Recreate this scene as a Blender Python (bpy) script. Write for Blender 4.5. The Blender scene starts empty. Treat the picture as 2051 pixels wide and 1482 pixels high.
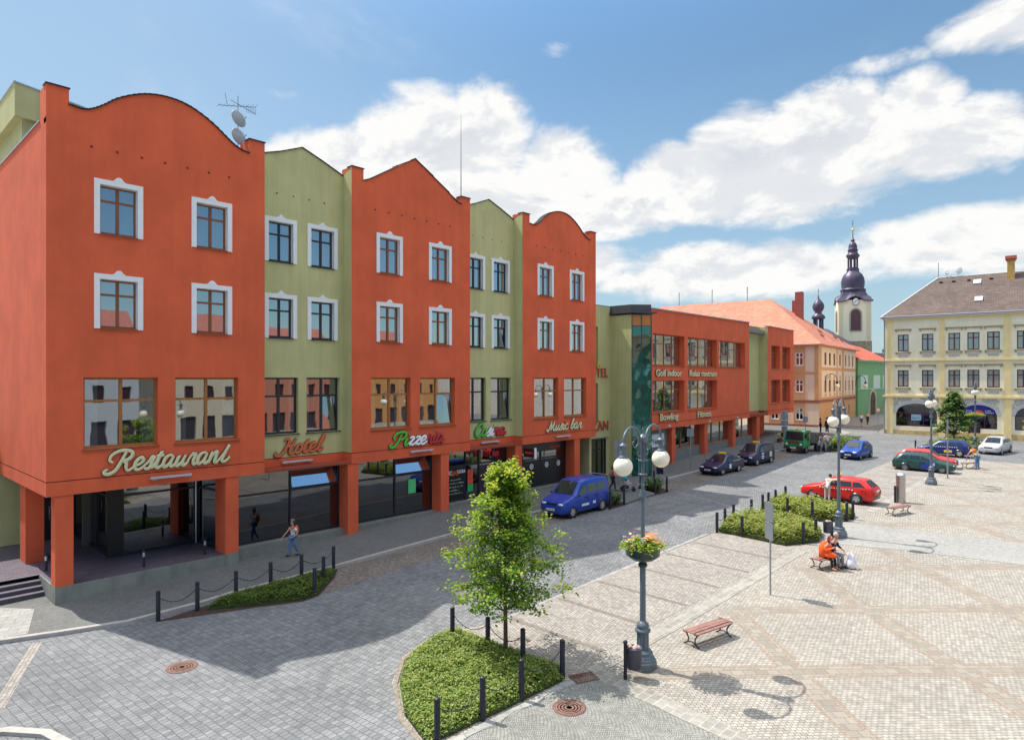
import bpy, bmesh, math, random
from mathutils import Vector, Matrix
R = math.radians
rnd = random.Random(7)
scene = bpy.context.scene
COL = scene.collection

# ---------------- camera, sky, sun, exposure ----------------
cam = bpy.data.cameras.new("camera"); camo = bpy.data.objects.new("camera", cam); COL.objects.link(camo)
camo.location = (0, 0, 8.5); camo.rotation_euler = (R(90), 0, R(43.2 - 90))
cam.sensor_width = 36; cam.lens = 36 * 1319 / 2051; cam.shift_y = 16 / 2051
cam.clip_start = 0.3; cam.clip_end = 6000
scene.camera = camo
scene.render.resolution_x = 1024; scene.render.resolution_y = 739
scene.view_settings.view_transform = 'Standard'; scene.view_settings.look = 'None'
scene.view_settings.gamma = 1; scene.view_settings.use_curve_mapping = False
scene.view_settings.exposure = .98
SUN_EL, SUN_AZ = 59.5, 103.5          # elevation, angle of the sun from world +X
sd = Vector((math.cos(R(SUN_EL)) * math.cos(R(SUN_AZ)), math.cos(R(SUN_EL)) * math.sin(R(SUN_AZ)), math.sin(R(SUN_EL))))
sl = bpy.data.lights.new("sun", 'SUN'); sl.energy = 2.9; sl.angle = R(0.5); sl.color = (1, .945, .86)
so = bpy.data.objects.new("sun", sl); COL.objects.link(so)
so.rotation_euler = sd.to_track_quat('Z', 'Y').to_euler(); so.location = sd * 60

class NT:
    """tiny node-tree helper"""
    def __init__(s, nt): s.nt = nt; nt.nodes.clear()
    def n(s, t, **k):
        o = s.nt.nodes.new(t)
        for a, v in k.items():
            if a[0] == 'i' and a[1:].isdigit(): s.put(o.inputs[int(a[1:])], v)
            elif a.startswith('in_'): s.put(o.inputs[a[3:].replace('_', ' ')], v)
            else: setattr(o, a, v)
        return o
    def put(s, i, v):
        if isinstance(v, bpy.types.NodeSocket): s.nt.links.new(v, i)
        elif isinstance(v, bpy.types.Node): s.nt.links.new(v.outputs[0], i)
        else:
            if isinstance(v, tuple) and len(v) == 3 and len(i.default_value) == 4: v = v + (1,)
            i.default_value = v
    def m(s, op, a, b=0., c=None, clamp=False):
        o = s.n('ShaderNodeMath', operation=op, use_clamp=clamp); s.put(o.inputs[0], a); s.put(o.inputs[1], b)
        if c is not None: s.put(o.inputs[2], c)
        return o.outputs[0]
    def mix(s, f, a, b, mode='MIX'):
        o = s.n('ShaderNodeMix', data_type='RGBA', blend_type=mode)
        s.put(o.inputs[0], f); s.put(o.inputs[6], a); s.put(o.inputs[7], b); return o.outputs[2]
    def noise(s, vec, sc, det=3, rough=.55, dist=0.):
        o = s.n('ShaderNodeTexNoise'); s.put(o.inputs['Vector'], vec)
        o.inputs['Scale'].default_value = sc; o.inputs['Detail'].default_value = det
        o.inputs['Roughness'].default_value = rough; o.inputs['Distortion'].default_value = dist
        return o.outputs[0]
    def rng(s, v, a, b, c=0., d=1.):
        o = s.n('ShaderNodeMapRange', interpolation_type='SMOOTHSTEP'); s.put(o.inputs[0], v)
        for i, x in enumerate((a, b, c, d)): s.put(o.inputs[i + 1], x)
        return o.outputs[0]

def build_world():
    w = bpy.data.worlds.new("World"); scene.world = w; w.use_nodes = True
    t = NT(w.node_tree)
    sky = t.n('ShaderNodeTexSky', sky_type='NISHITA'); sky.sun_disc = False
    sky.sun_elevation = R(SUN_EL); sky.sun_rotation = R(90 - SUN_AZ)
    sky.air_density = 1.15; sky.dust_density = .6; sky.ozone_density = 2.2
    tc = t.n('ShaderNodeTexCoord').outputs['Generated']
    sep = t.n('ShaderNodeSeparateXYZ', i0=tc)
    X, Y, Z = sep.outputs
    az = t.m('ARCTAN2', Y, X); el = t.m('ARCSINE', Z)
    # cloud blobs: azimuth, elevation, half widths (degrees), strength
    blobs = [(50.8, 18.6, 8.5, 6.0, 1.), (45.2, 19.6, 5.5, 5.6, 1.), (58.5, 17.6, 6.5, 3.8, .95), (39, 17.6, 6.5, 4.4, .95), (48, 14.2, 17, 3.6, .85), (35, 14, 7, 3, .75),
             (17.5, 18.3, 7, 4.8, 1.), (24, 18.0, 6, 4.2, 1.), (29.5, 16.6, 5, 3.4, .95), (9.5, 16.6, 7.5, 3.8, .95), (20, 14.6, 13, 3.2, .85), (11.5, 19.5, 4, 3, .9),
             (25, 8.8, 15, 2.9, .8), (8, 10, 11, 3.2, .8), (-1, 13, 8, 4, .7), (38, 9.5, 10, 2.6, .7), (55, 9, 12, 3, .6),
             (5, 23.2, 7, 2.4, .72), (14, 22.6, 4.5, 1.1, .45), (39.6, 26.6, 2.2, .9, .30), (62, 22, 3, .9, .35)]
    f = None
    for a, e, sa, se, st in blobs:
        da = t.m('MULTIPLY', t.m('SUBTRACT', az, R(a)), 1 / R(sa)); de = t.m('MULTIPLY', t.m('SUBTRACT', el, R(e)), 1 / R(se))
        q = t.m('ADD', t.m('MULTIPLY', da, da), t.m('MULTIPLY', de, de))
        v = t.m('MULTIPLY', t.m('SUBTRACT', 1., q, clamp=True), st)
        f = v if f is None else t.m('MAXIMUM', f, v)
    mp = t.n('ShaderNodeMapping', i0=tc); mp.inputs['Scale'].default_value = (1, 1, 1.9)
    n1 = t.noise(mp, 5.5, 8, .6, .25)
    mp2 = t.n('ShaderNodeMapping', i0=tc); mp2.inputs['Scale'].default_value = (1, 1, 1.9); mp2.inputs['Location'].default_value = (.012, .01, .03)
    n1b = t.noise(mp2, 5.5, 8, .6, .25)
    n2 = t.noise(mp, 2.2, 5, .6)
    over = t.rng(el, R(36), R(46))
    gen = t.m('MULTIPLY', t.rng(n2, .36, .62), over)       # unseen bright clouds high overhead, added as neutral fill light
    f = t.m('MAXIMUM', f, t.m('MULTIPLY', gen, .9))
    f2 = t.m('ADD', f, t.m('MULTIPLY', t.m('SUBTRACT', n1, .5), 1.9))
    mask = t.rng(f2, .16, .60)
    mask = t.m('MULTIPLY', mask, t.rng(f, .0, .09))
    wisps = t.m('MULTIPLY', t.rng(t.noise(mp, 3.2, 7, .62, .5), .53, .85), .33)
    mask = t.m('MAXIMUM', mask, wisps)
    # relief: lit tops, greyer undersides
    rel = t.rng(t.m('SUBTRACT', n1, n1b), -.07, .09)
    core = t.rng(f2, .55, 1.5)
    shade = t.m('ADD', t.m('MULTIPLY', rel, .55), t.m('SUBTRACT', .66, t.m('MULTIPLY', core, .30)))
    shade = t.m('MULTIPLY', shade, t.rng(el, R(2), R(20), .93, 1.))
    ccol = t.mix(shade, (1.45, 1.7, 2.1), (3.35, 3.33, 3.28))
    ccol = t.mix(over, ccol, (7.5, 7.4, 7.2))
    lowm = t.rng(el, R(24), R(46), .50, 1.)
    skyc = t.mix(1., sky.outputs[0], (.70, .90, .95), 'MULTIPLY')
    skyc = t.mix(1., skyc, t.n('ShaderNodeCombineColor', i0=lowm, i1=lowm, i2=lowm).outputs[0], 'MULTIPLY')
    back = t.rng(Y, -.35, .15)
    haze = t.m('MULTIPLY', t.rng(el, R(0), R(30), .62, .06), back)
    skyc = t.mix(haze, skyc, (1.55, 2.0, 2.4))
    west = t.m('MULTIPLY', t.rng(az, R(36), R(78), 0., .42), t.m('MULTIPLY', back, t.rng(el, R(30), R(45), 1., 0.)))
    skyc = t.mix(west, skyc, (1.75, 2.2, 2.6))
    c = t.mix(mask, skyc, ccol)
    bg = t.n('ShaderNodeBackground', i0=c, i1=.15)
    wo_ = t.n("ShaderNodeOutputWorld"); t.put(wo_.inputs[0], bg)
build_world()

# ---------------- terrain height ----------------
XS = [-60, -10, 0, 6, 12, 18.5, 25, 31, 37, 43, 52, 62, 72, 90, 130]
GA = [-.4, -.15, -.1, -.03, .06, .33, .60, .66, .68, .70, .85, 1.05, 1.2, 1.45, 1.9]
GB = [-.6, -.15, 0.0, .05, .11, .2, .3, .39, .48, .56, .68, .82, .94, 1.2, 1.7]
def li(x, ys):
    if x <= XS[0]: return ys[0]
    for i in range(len(XS) - 1):
        if x <= XS[i + 1]:
            t = (x - XS[i]) / (XS[i + 1] - XS[i]); return ys[i] + (ys[i + 1] - ys[i]) * t
    return ys[-1]
_c = {}
def smo(x, k):
    key = (round(x, 3), k)
    if key not in _c: _c[key] = sum(li(x + d, GA if k else GB) for d in (-3, -2, -1, 0, 1, 2, 3)) / 7
    return _c[key]
def g(x, y):
    t = max(-.6, min(1.35, (y - 10.6) / 14.1))
    return smo(x, 0) + (smo(x, 1) - smo(x, 0)) * t
SW = .13                                    # pavement height above the road
def gs(x, y): return g(x, y) + SW           # on the pavement

# ---------------- object helpers ----------------
def lk(o, parent=None):
    COL.objects.link(o)
    if parent is not None: o.parent = parent
    return o
def tag(o, label=None, cat=None, group=None, kind=None):
    if label: o["label"] = label
    if cat: o["category"] = cat
    if group: o["group"] = group
    if kind: o["kind"] = kind
    return o
def empty(name, loc, rz=0, label=None, cat=None, group=None):
    o = bpy.data.objects.new(name, None); lk(o); o.location = loc; o.rotation_euler = (0, 0, rz); o.empty_display_size = .3
    return tag(o, label, cat, group)
def copy_tree(o, parent=None):
    c = o.copy(); COL.objects.link(c)
    if parent is not None: c.parent = parent
    for ch in o.children: copy_tree(ch, c)
    return c

class MB:
    def __init__(s, M=None): s.v = []; s.f = []; s.mi = []; s.sm = []; s.M = M
    def add(s, vs, fs, m=0, smooth=False):
        b = len(s.v)
        if s.M is not None: vs = [s.M @ Vector(p) for p in vs]
        s.v += [tuple(p) for p in vs]
        for f in fs: s.f.append(tuple(b + i for i in f)); s.mi.append(m); s.sm.append(smooth)
        return s
    def box(s, x0, y0, z0, x1, y1, z1, m=0):
        return s.add([(x0, y0, z0), (x1, y0, z0), (x1, y1, z0), (x0, y1, z0), (x0, y0, z1), (x1, y0, z1), (x1, y1, z1), (x0, y1, z1)],
                     [(0, 3, 2, 1), (4, 5, 6, 7), (0, 1, 5, 4), (1, 2, 6, 5), (2, 3, 7, 6), (3, 0, 4, 7)], m)
    def poly(s, pts, m=0): return s.add(pts, [tuple(range(len(pts)))], m)
    def extr(s, pts, vec, m=0, smooth=False):
        n = len(pts); v = Vector(vec)
        return s.add(list(pts) + [Vector(p) + v for p in pts],
                     [tuple(range(n))[::-1], tuple(range(n, 2 * n))] , m).add(
                     list(pts) + [Vector(p) + v for p in pts], [(i, (i + 1) % n, n + (i + 1) % n, n + i) for i in range(n)], m, smooth)
    def tube(s, pts, r, n=8, m=0, cap=True, flat=None):
        pts = [Vector(p) for p in pts]; rs = r if isinstance(r, (list, tuple)) else [r] * len(pts)
        vs = []; up = None
        for i, p in enumerate(pts):
            d = (pts[min(i + 1, len(pts) - 1)] - pts[max(i - 1, 0)]).normalized()
            if up is None: up = Vector((0, 0, 1)) if abs(d.z) < .9 else Vector((1, 0, 0))
            a = d.cross(up);
            if a.length < 1e-4: a = d.cross(Vector((0, 1, 0)))
            a.normalize(); b = a.cross(d).normalized(); up = b
            for k in range(n):
                t = 2 * math.pi * k / n; q = (a * math.cos(t) + b * math.sin(t)) * rs[i]
                if flat: q = Vector((q.x * flat[0], q.y * flat[1], q.z * flat[2]))
                vs.append(p + q)
        fs = [(i * n + k, i * n + (k + 1) % n, (i + 1) * n + (k + 1) % n, (i + 1) * n + k) for i in range(len(pts) - 1) for k in range(n)]
        s.add(vs, fs, m, True)
        if cap:
            s.add(vs[:n], [tuple(range(n))], m); s.add(vs[-n:], [tuple(range(n))[::-1]], m)
        return s
    def lathe(s, prof, cx=0, cy=0, n=16, m=0, smooth=True, rot=0, sq=(1, 1)):
        vs = []
        for r, z in prof:
            for k in range(n):
                t = 2 * math.pi * k / n + rot; vs.append((cx + math.cos(t) * r * sq[0], cy + math.sin(t) * r * sq[1], z))
        fs = [(i * n + k, i * n + (k + 1) % n, (i + 1) * n + (k + 1) % n, (i + 1) * n + k) for i in range(len(prof) - 1) for k in range(n)]
        s.add(vs, fs, m, smooth)
        s.add(vs[:n], [tuple(range(n))[::-1]], m); s.add(vs[-n:], [tuple(range(n))], m)
        return s
    def sphere(s, c, r, n=16, m=0, k=8):
        rx, ry, rz = r if isinstance(r, (tuple, list)) else (r, r, r)
        vs = [(c[0], c[1], c[2] - rz)]
        for i in range(1, k):
            a = -math.pi / 2 + math.pi * i / k
            for j in range(n): t = 2 * math.pi * j / n; vs.append((c[0] + rx * math.cos(a) * math.cos(t), c[1] + ry * math.cos(a) * math.sin(t), c[2] + rz * math.sin(a)))
        vs.append((c[0], c[1], c[2] + rz)); L = len(vs) - 1
        fs = [(0, 1 + (j + 1) % n, 1 + j) for j in range(n)]
        for i in range(k - 2):
            for j in range(n): a = 1 + i * n; fs.append((a + j, a + (j + 1) % n, a + n + (j + 1) % n, a + n + j))
        a = 1 + (k - 2) * n; fs += [(a + j, a + (j + 1) % n, L) for j in range(n)]
        return s.add(vs, fs, m, True)
    def disc(s, cx, y, cz, r, t=.03, n=10, m=0, r0=0):
        """short round plug (or ring when r0 > 0) on a wall facing -Y"""
        for k in range(n):
            a, b = 2 * math.pi * k / n, 2 * math.pi * (k + 1) / n
            A, B = (cx + r * math.cos(a), cz + r * math.sin(a)), (cx + r * math.cos(b), cz + r * math.sin(b))
            if r0:
                C, D = (cx + r0 * math.cos(b), cz + r0 * math.sin(b)), (cx + r0 * math.cos(a), cz + r0 * math.sin(a))
                s.poly([(A[0], y - t, A[1]), (B[0], y - t, B[1]), (C[0], y - t, C[1]), (D[0], y - t, D[1])], m)
            else: s.poly([(A[0], y - t, A[1]), (B[0], y - t, B[1]), (cx, y - t, cz)], m)
            s.poly([(A[0], y, A[1]), (B[0], y, B[1]), (B[0], y - t, B[1]), (A[0], y - t, A[1])], m)
        return s
    def build(s, name, mats, parent=None, loc=None, kind=None):
        me = bpy.data.meshes.new(name); me.from_pydata(s.v, [], s.f)
        if not isinstance(mats, (list, tuple)): mats = [mats]
        for x in mats: me.materials.append(x)
        me.polygons.foreach_set('material_index', s.mi); me.polygons.foreach_set('use_smooth', s.sm); me.update()
        o = bpy.data.objects.new(name, me); lk(o, parent)
        if loc: o.location = loc
        if kind: o['kind'] = kind
        return o

def wall_holes(mb, x0, x1, z0, z1, y, holes, depth=.25, m=0, mr=None):
    """front wall (facing -Y) with rectangular openings and their reveals"""
    mr = m if mr is None else mr
    xs = sorted({x0, x1, *[h[0] for h in holes], *[h[1] for h in holes]}); zs = sorted({z0, z1, *[h[2] for h in holes], *[h[3] for h in holes]})
    xs = [x for x in xs if x0 <= x <= x1]; zs = [z for z in zs if z0 <= z <= z1]
    for i in range(len(xs) - 1):
        for j in range(len(zs) - 1):
            cx, cz = (xs[i] + xs[i + 1]) / 2, (zs[j] + zs[j + 1]) / 2
            if any(h[0] < cx < h[1] and h[2] < cz < h[3] for h in holes): continue
            mb.poly([(xs[i], y, zs[j]), (xs[i + 1], y, zs[j]), (xs[i + 1], y, zs[j + 1]), (xs[i], y, zs[j + 1])], m)
    for a, b, c, d in holes:
        for q in ([(a, y, c), (a, y, d), (a, y + depth, d), (a, y + depth, c)], [(b, y, c), (b, y + depth, c), (b, y + depth, d), (b, y, d)],
                  [(a, y, c), (a, y + depth, c), (b, y + depth, c), (b, y, c)], [(a, y, d), (b, y, d), (b, y + depth, d), (a, y + depth, d)]):
            mb.poly(q, mr)

# ---------------- materials ----------------
MATS = {}
def mat(name, col, rough=.7, metal=0., var=0., vscale=3., bump=0., bscale=40., coat=0., spec=.5, streak=0., emit=None):
    if name in MATS: return MATS[name]
    m = bpy.data.materials.new(name); m.use_nodes = True; t = NT(m.node_tree)
    b = t.n('ShaderNodeBsdfPrincipled'); c = tuple(col) + (1,)
    b.inputs['Roughness'].default_value = rough; b.inputs['Metallic'].default_value = metal
    b.inputs['Specular IOR Level'].default_value = spec; b.inputs['Coat Weight'].default_value = coat
    tc = t.n('ShaderNodeTexCoord').outputs['Object']
    cs = None
    if var or streak:
        v = t.rng(t.noise(tc, vscale, 6, .6), .3, .7, 1 - var, 1 + var) if var else 1.
        if streak:
            mp = t.n('ShaderNodeMapping', i0=tc); mp.inputs['Scale'].default_value = (1, 1, .07)
            v = t.m('MULTIPLY', v, t.rng(t.noise(mp, 2.6, 5, .6), .3, .75, 1 + streak * .4, 1 - streak))
        cs = t.mix(1., c, t.n('ShaderNodeCombineColor', i0=v, i1=v, i2=v).outputs[0], 'MULTIPLY')
        t.put(b.inputs['Base Color'], cs)
    else: b.inputs['Base Color'].default_value = c
    if bump:
        bp = t.n('ShaderNodeBump'); bp.inputs['Strength'].default_value = bump; bp.inputs['Distance'].default_value = .02
        t.put(bp.inputs['Height'], t.noise(tc, bscale, 4, .6)); t.put(b.inputs['Normal'], bp.outputs[0])
    if emit: b.inputs['Emission Color'].default_value = c; b.inputs['Emission Strength'].default_value = emit
    o = t.n('ShaderNodeOutputMaterial', i0=b); MATS[name] = m; return m

def glass(name, tint=(.5, .55, .6), base=.22, rough=.015, wav=.0, gcol=(.95, .97, 1.)):
    """window pane: partly see-through, partly mirror"""
    if name in MATS: return MATS[name]
    m = bpy.data.materials.new(name); m.use_nodes = True; t = NT(m.node_tree)
    tr = t.n('ShaderNodeBsdfTransparent', i0=tuple(tint)); gl = t.n('ShaderNodeBsdfGlossy', i0=gcol); gl.inputs['Roughness'].default_value = rough
    if wav:
        bp = t.n('ShaderNodeBump'); bp.inputs['Strength'].default_value = wav; bp.inputs['Distance'].default_value = .05
        t.put(bp.inputs['Height'], t.noise(t.n('ShaderNodeTexCoord').outputs['Object'], .9, 1)); t.put(gl.inputs['Normal'], bp.outputs[0])
    lw = t.n('ShaderNodeLayerWeight'); lw.inputs[0].default_value = .35
    f = t.m('ADD', base, t.m('MULTIPLY', lw.outputs['Facing'], .55), clamp=True)
    mx = t.n('ShaderNodeMixShader', i0=f, i1=tr, i2=gl)
    t.n('ShaderNodeOutputMaterial', i0=mx); MATS[name] = m; return m

def paving(name, c1, c2, mortar, bw, bh, ang=0., off=.5, msize=.012, wob=.02, blotch=.12, dirt=None, bump=.5, rough=.85, fan=False, freq=1, stain=0.):
    m = bpy.data.materials.new(name); m.use_nodes = True; t = NT(m.node_tree)
    tc = t.n('ShaderNodeTexCoord').outputs['Object']
    wn = t.n('ShaderNodeTexNoise'); t.put(wn.inputs['Vector'], tc); wn.inputs['Scale'].default_value = 1.7; wn.inputs['Detail'].default_value = 4
    off3 = t.n('ShaderNodeVectorMath', operation='SUBTRACT'); t.put(off3.inputs[0], wn.outputs['Color']); off3.inputs[1].default_value = (.5, .5, .5)
    sc3 = t.n('ShaderNodeVectorMath', operation='SCALE'); t.put(sc3.inputs[0], off3.outputs[0]); sc3.inputs['Scale'].default_value = wob * 4
    p = t.n('ShaderNodeVectorMath', operation='ADD'); t.put(p.inputs[0], tc); t.put(p.inputs[1], sc3.outputs[0])
    v = p.outputs[0]
    if fan:      # segmental-arch pattern: rows bent into arcs
        s = t.n('ShaderNodeSeparateXYZ', i0=v)
        w = t.m('ABSOLUTE', t.m('SINE', t.m('MULTIPLY', s.outputs[0], math.pi / 1.1)))
        yy = t.m('ADD', s.outputs[1], t.m('MULTIPLY', w, .38))
        v = t.n('ShaderNodeCombineXYZ', i0=s.outputs[0], i1=yy).outputs[0]
    mp = t.n('ShaderNodeMapping', i0=v); mp.inputs['Rotation'].default_value = (0, 0, ang)
    br = t.n('ShaderNodeTexBrick'); br.offset = off; br.offset_frequency = 2; t.put(br.inputs['Vector'], mp.outputs[0])
    br.inputs['Color1'].default_value = tuple(c1) + (1,); br.inputs['Color2'].default_value = tuple(c2) + (1,); br.inputs['Mortar'].default_value = tuple(mortar) + (1,)
    br.inputs['Scale'].default_value = 1; br.inputs['Mortar Size'].default_value = msize; br.inputs['Mortar Smooth'].default_value = .4
    br.inputs['Brick Width'].default_value = bw; br.inputs['Row Height'].default_value = bh; br.inputs['Bias'].default_value = 0
    c = br.outputs['Color']
    v1 = t.rng(t.noise(tc, .35, 5, .62), .3, .7, 1 - blotch, 1 + blotch * .6)
    v2 = t.rng(t.noise(tc, 5., 6, .65), .25, .75, .84, 1.14)
    vv = t.m('MULTIPLY', v1, v2)
    if stain: vv = t.m('MULTIPLY', vv, t.rng(t.noise(tc, .9, 7, .7, .4), .60, .72, 1., 1 - stain))
    c = t.mix(1., c, t.n('ShaderNodeCombineColor', i0=vv, i1=vv, i2=vv).outputs[0], 'MULTIPLY')
    if dirt: c = t.mix(t.m('MULTIPLY', t.rng(t.noise(tc, .8, 6, .7), .5, .8), .55), c, tuple(dirt))
    b = t.n('ShaderNodeBsdfPrincipled'); t.put(b.inputs['Base Color'], c); b.inputs['Roughness'].default_value = rough; b.inputs['Specular IOR Level'].default_value = .3
    bp = t.n('ShaderNodeBump'); bp.inputs['Strength'].default_value = bump; bp.inputs['Distance'].default_value = .015
    h = t.m('ADD', t.m('MULTIPLY', t.m('SUBTRACT', 1., br.outputs['Fac']), 1.), t.m('MULTIPLY', t.noise(tc, 14, 4, .6), .7))
    t.put(bp.inputs['Height'], h); t.put(b.inputs['Normal'], bp.outputs[0])
    t.n('ShaderNodeOutputMaterial', i0=b); MATS[name] = m; return m, t, c, b

RED = mat('red_render', (.70, .118, .044), .88, var=.10, vscale=.45, bump=.35, bscale=55, streak=.06)
RED2 = mat('red_render_mall', (.70, .120, .045), .88, var=.08, vscale=.5, bump=.3, bscale=55, streak=.08)
GRN = mat('green_render', (.52, .49, .235), .88, var=.06, vscale=.7, bump=.35, bscale=55, streak=.10)
WHT = mat('white_trim', (.78, .79, .80), .7, var=.03)
DKM = mat('dark_metal', (.025, .027, .034), .45, metal=.3)
DKF = mat('anthracite_frame', (.018, .02, .028), .4)
BRN = mat('brown_frame', (.24, .075, .022), .45, var=.1, vscale=8)
OCH = mat('ochre_frame', (.34, .13, .028), .45, var=.1, vscale=8)
CUR = mat('curtain', (.62, .66, .68), .9, var=.06)
ROOM = mat('room_dark', (.03, .033, .042), .9)
ROOML = mat('room_wall', (.16, .15, .14), .9)
CONC = mat('concrete', (.23, .235, .205), .9, var=.14, vscale=1.2, bump=.3, bscale=30, streak=.15)
ALU = mat('aluminium', (.55, .56, .60), .35, metal=.8)
LAMP = mat('lamp_iron', (.115, .145, .175), .42, metal=.2, var=.08, vscale=6)
IRON = mat('bollard_iron', (.022, .021, .035), .42, metal=.2)
GL_UP = glass('pane_upper', (.24, .32, .45), .33, wav=.03)
GL_1 = glass('pane_first', (.36, .38, .40), .26, wav=.04)
GL_SH = glass('pane_shop', (.32, .36, .44), .10, wav=.02)
GL_DK = glass('pane_dark', (.25, .27, .30), .10, wav=.02)
SOIL = mat('soil', (.055, .032, .02), .95, var=.3, vscale=9, bump=.6, bscale=30)
BLK = mat('black_panel', (.012, .012, .016), .35, spec=.5)
STONEK = mat('kerb_stone', (.38, .355, .33), .85, var=.12, vscale=4, bump=.3)
CREAM = mat('cream_letters', (.66, .62, .36), .6)
ORL = mat('orange_letters', (.60, .13, .04), .55)
GLET = mat('green_letters', (.06, .50, .035), .5)
WLET = mat('white_letters', (.85, .85, .85), .5)
RLET = mat('crimson_letters', (.50, .018, .03), .5)
LEDGE = mat('letter_edge', (.05, .03, .02), .7)

# ================= SETTING: ground =================
def mk_pave():
    D = {}
    D['road'] = paving('road_setts', (.165, .170, .176), (.238, .241, .243), (.100, .100, .100), .155, .215, ang=R(90 - 4), off=.5, msize=.010, wob=.026, blotch=.16, bump=.7, stain=.16)[0]
    D['bay'] = paving('bay_setts', (0.187, 0.157, 0.128), (0.306, 0.268, 0.230), (0.093, 0.081, 0.068), .105, .105, ang=R(20), msize=.011, wob=.02, blotch=.18, bump=.6)[0]
    D['walk'] = paving('pavement_mosaic', (0.160, 0.164, 0.160), (0.224, 0.224, 0.212), (0.080, 0.080, 0.076), .062, .056, off=.5, msize=.007, wob=.012, blotch=.10, bump=.4, fan=True)[0]
    D['apron'] = paving('apron_mosaic', (0.246, 0.246, 0.221), (0.340, 0.336, 0.306), (0.119, 0.115, 0.102), .066, .06, off=.5, msize=.008, wob=.012, blotch=.10, bump=.4, fan=True)[0]
    D['park'] = paving('parking_setts', (.275, .25, .22), (.40, .365, .33), (.17, .15, .13), .16, .105, ang=R(-68), off=.5, msize=.010, wob=.016, blotch=.10, bump=.5, stain=.22)[0]
    D['gutter'] = paving('gutter_stones', (0.264, 0.246, 0.211), (0.352, 0.330, 0.290), (0.440, 0.422, 0.387), .34, .27, ang=0, msize=.014, wob=.01, blotch=.12, bump=.4)[0]
    D['path'] = paving('path_setts', (0.315, 0.310, 0.289), (0.383, 0.374, 0.348), (0.230, 0.221, 0.208), .09, .09, ang=R(30), msize=.009, wob=.02, blotch=.08, bump=.4)[0]
    D['slab'] = paving('slab', (0.306, 0.302, 0.279), (0.360, 0.356, 0.329), (0.180, 0.176, 0.162), .6, .4, ang=R(20), msize=.012, wob=.0, blotch=.08, bump=.3)[0]
    D['zebra'] = paving('crossing_setts', (0.222, 0.218, 0.211), (0.259, 0.255, 0.248), (0.148, 0.148, 0.148), .2, .12, ang=R(86), msize=.012, wob=.02, blotch=.16, bump=.6)[0]
    D['terrace'] = paving('terrace_pavers', (.075, .062, .085), (.11, .09, .12), (.26, .22, .25), .42, .14, ang=R(-20), off=.5, msize=.009, wob=.0, blotch=.1, bump=.3, rough=.5)[0]
    # square: cream setts crossed by diagonal bands of larger brownish slabs
    m, t, c, b = paving('square_setts', (.305, .280, .240), (.425, .398, .350), (.185, .163, .135), .15, .115, ang=R(45), msize=.013, wob=.02, blotch=.08, dirt=(.33, .27, .21), bump=.55, stain=.14)
    tc = t.n('ShaderNodeTexCoord').outputs['Object']; s = t.n('ShaderNodeSeparateXYZ', i0=tc)
    wob = t.m('MULTIPLY', t.m('SUBTRACT', t.noise(tc, .6, 3), .5), .25)
    dd = t.m('ADD', t.m('SUBTRACT', s.outputs[0], s.outputs[1]), wob); hh = t.m('ADD', t.m('ADD', s.outputs[0], s.outputs[1]), wob)
    def bandset(co, lst):
        f = None
        for a in lst:
            v = t.m('ABSOLUTE', t.m('SUBTRACT', co, a)); f = v if f is None else t.m('MINIMUM', f, v)
        return f
    d = bandset(dd, [-1.6, 5.3, 12.2, 19, 26, 36.7, 43.3, 50, 57, 64, 71]); h = bandset(hh, [12.9, 19.5, 26.1, 32.7, 39.3, 49.8, 56.3, 63, 70, 77, 84])
    bnd = t.m('MINIMUM', d, h)
    inner = t.rng(bnd, .30, .36, 1., 0.); rim = t.m('MULTIPLY', t.rng(bnd, .34, .38), t.rng(bnd, .50, .56, 1., 0.))
    mp = t.n('ShaderNodeMapping', i0=tc); mp.inputs['Rotation'].default_value = (0, 0, R(45))
    br = t.n('ShaderNodeTexBrick'); t.put(br.inputs['Vector'], mp.outputs[0]); br.inputs['Scale'].default_value = 1
    br.inputs['Color1'].default_value = (.25, .225, .19, 1); br.inputs['Color2'].default_value = (.335, .30, .25, 1); br.inputs['Mortar'].default_value = (.21, .165, .12, 1)
    br.inputs['Brick Width'].default_value = .34; br.inputs['Row Height'].default_value = .29; br.inputs['Mortar Size'].default_value = .012
    c2 = t.mix(inner, c, br.outputs['Color'])
    c3 = t.mix(t.m('MULTIPLY', rim, .6), c2, (.27, .19, .135))
    notp = t.rng(s.outputs[1], 10.2, 10.6, 1., 0.)
    c4 = t.mix(notp, c, c3)
    t.put(b.inputs['Base Color'], c4)
    D['square'] = m
    return D
PV = mk_pave()

def add_grid_ground():
    mb = MB()
    def axis(a, b, lo, hi):
        o = [float(i) for i in range(a, b + 1)]; st = 2.
        x = b
        while x < hi: x += st; st *= 1.5; o.append(x)
        x = a; st = 2.; pre = []
        while x > lo: x -= st; st *= 1.5; pre.append(x)
        return pre[::-1] + o
    xs = axis(-12, 100, -2500, 3000); ys = axis(-12, 44, -2500, 3000)
    nx = len(xs)
    vs = [(x, y, g(x, y)) for y in ys for x in xs]
    fs = [(j * nx + i, j * nx + i + 1, (j + 1) * nx + i + 1, (j + 1) * nx + i) for j in range(len(ys) - 1) for i in range(nx - 1)]
    mb.add(vs, fs); mb.build('ground', PV['square'], kind='structure')
add_grid_ground()

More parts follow.
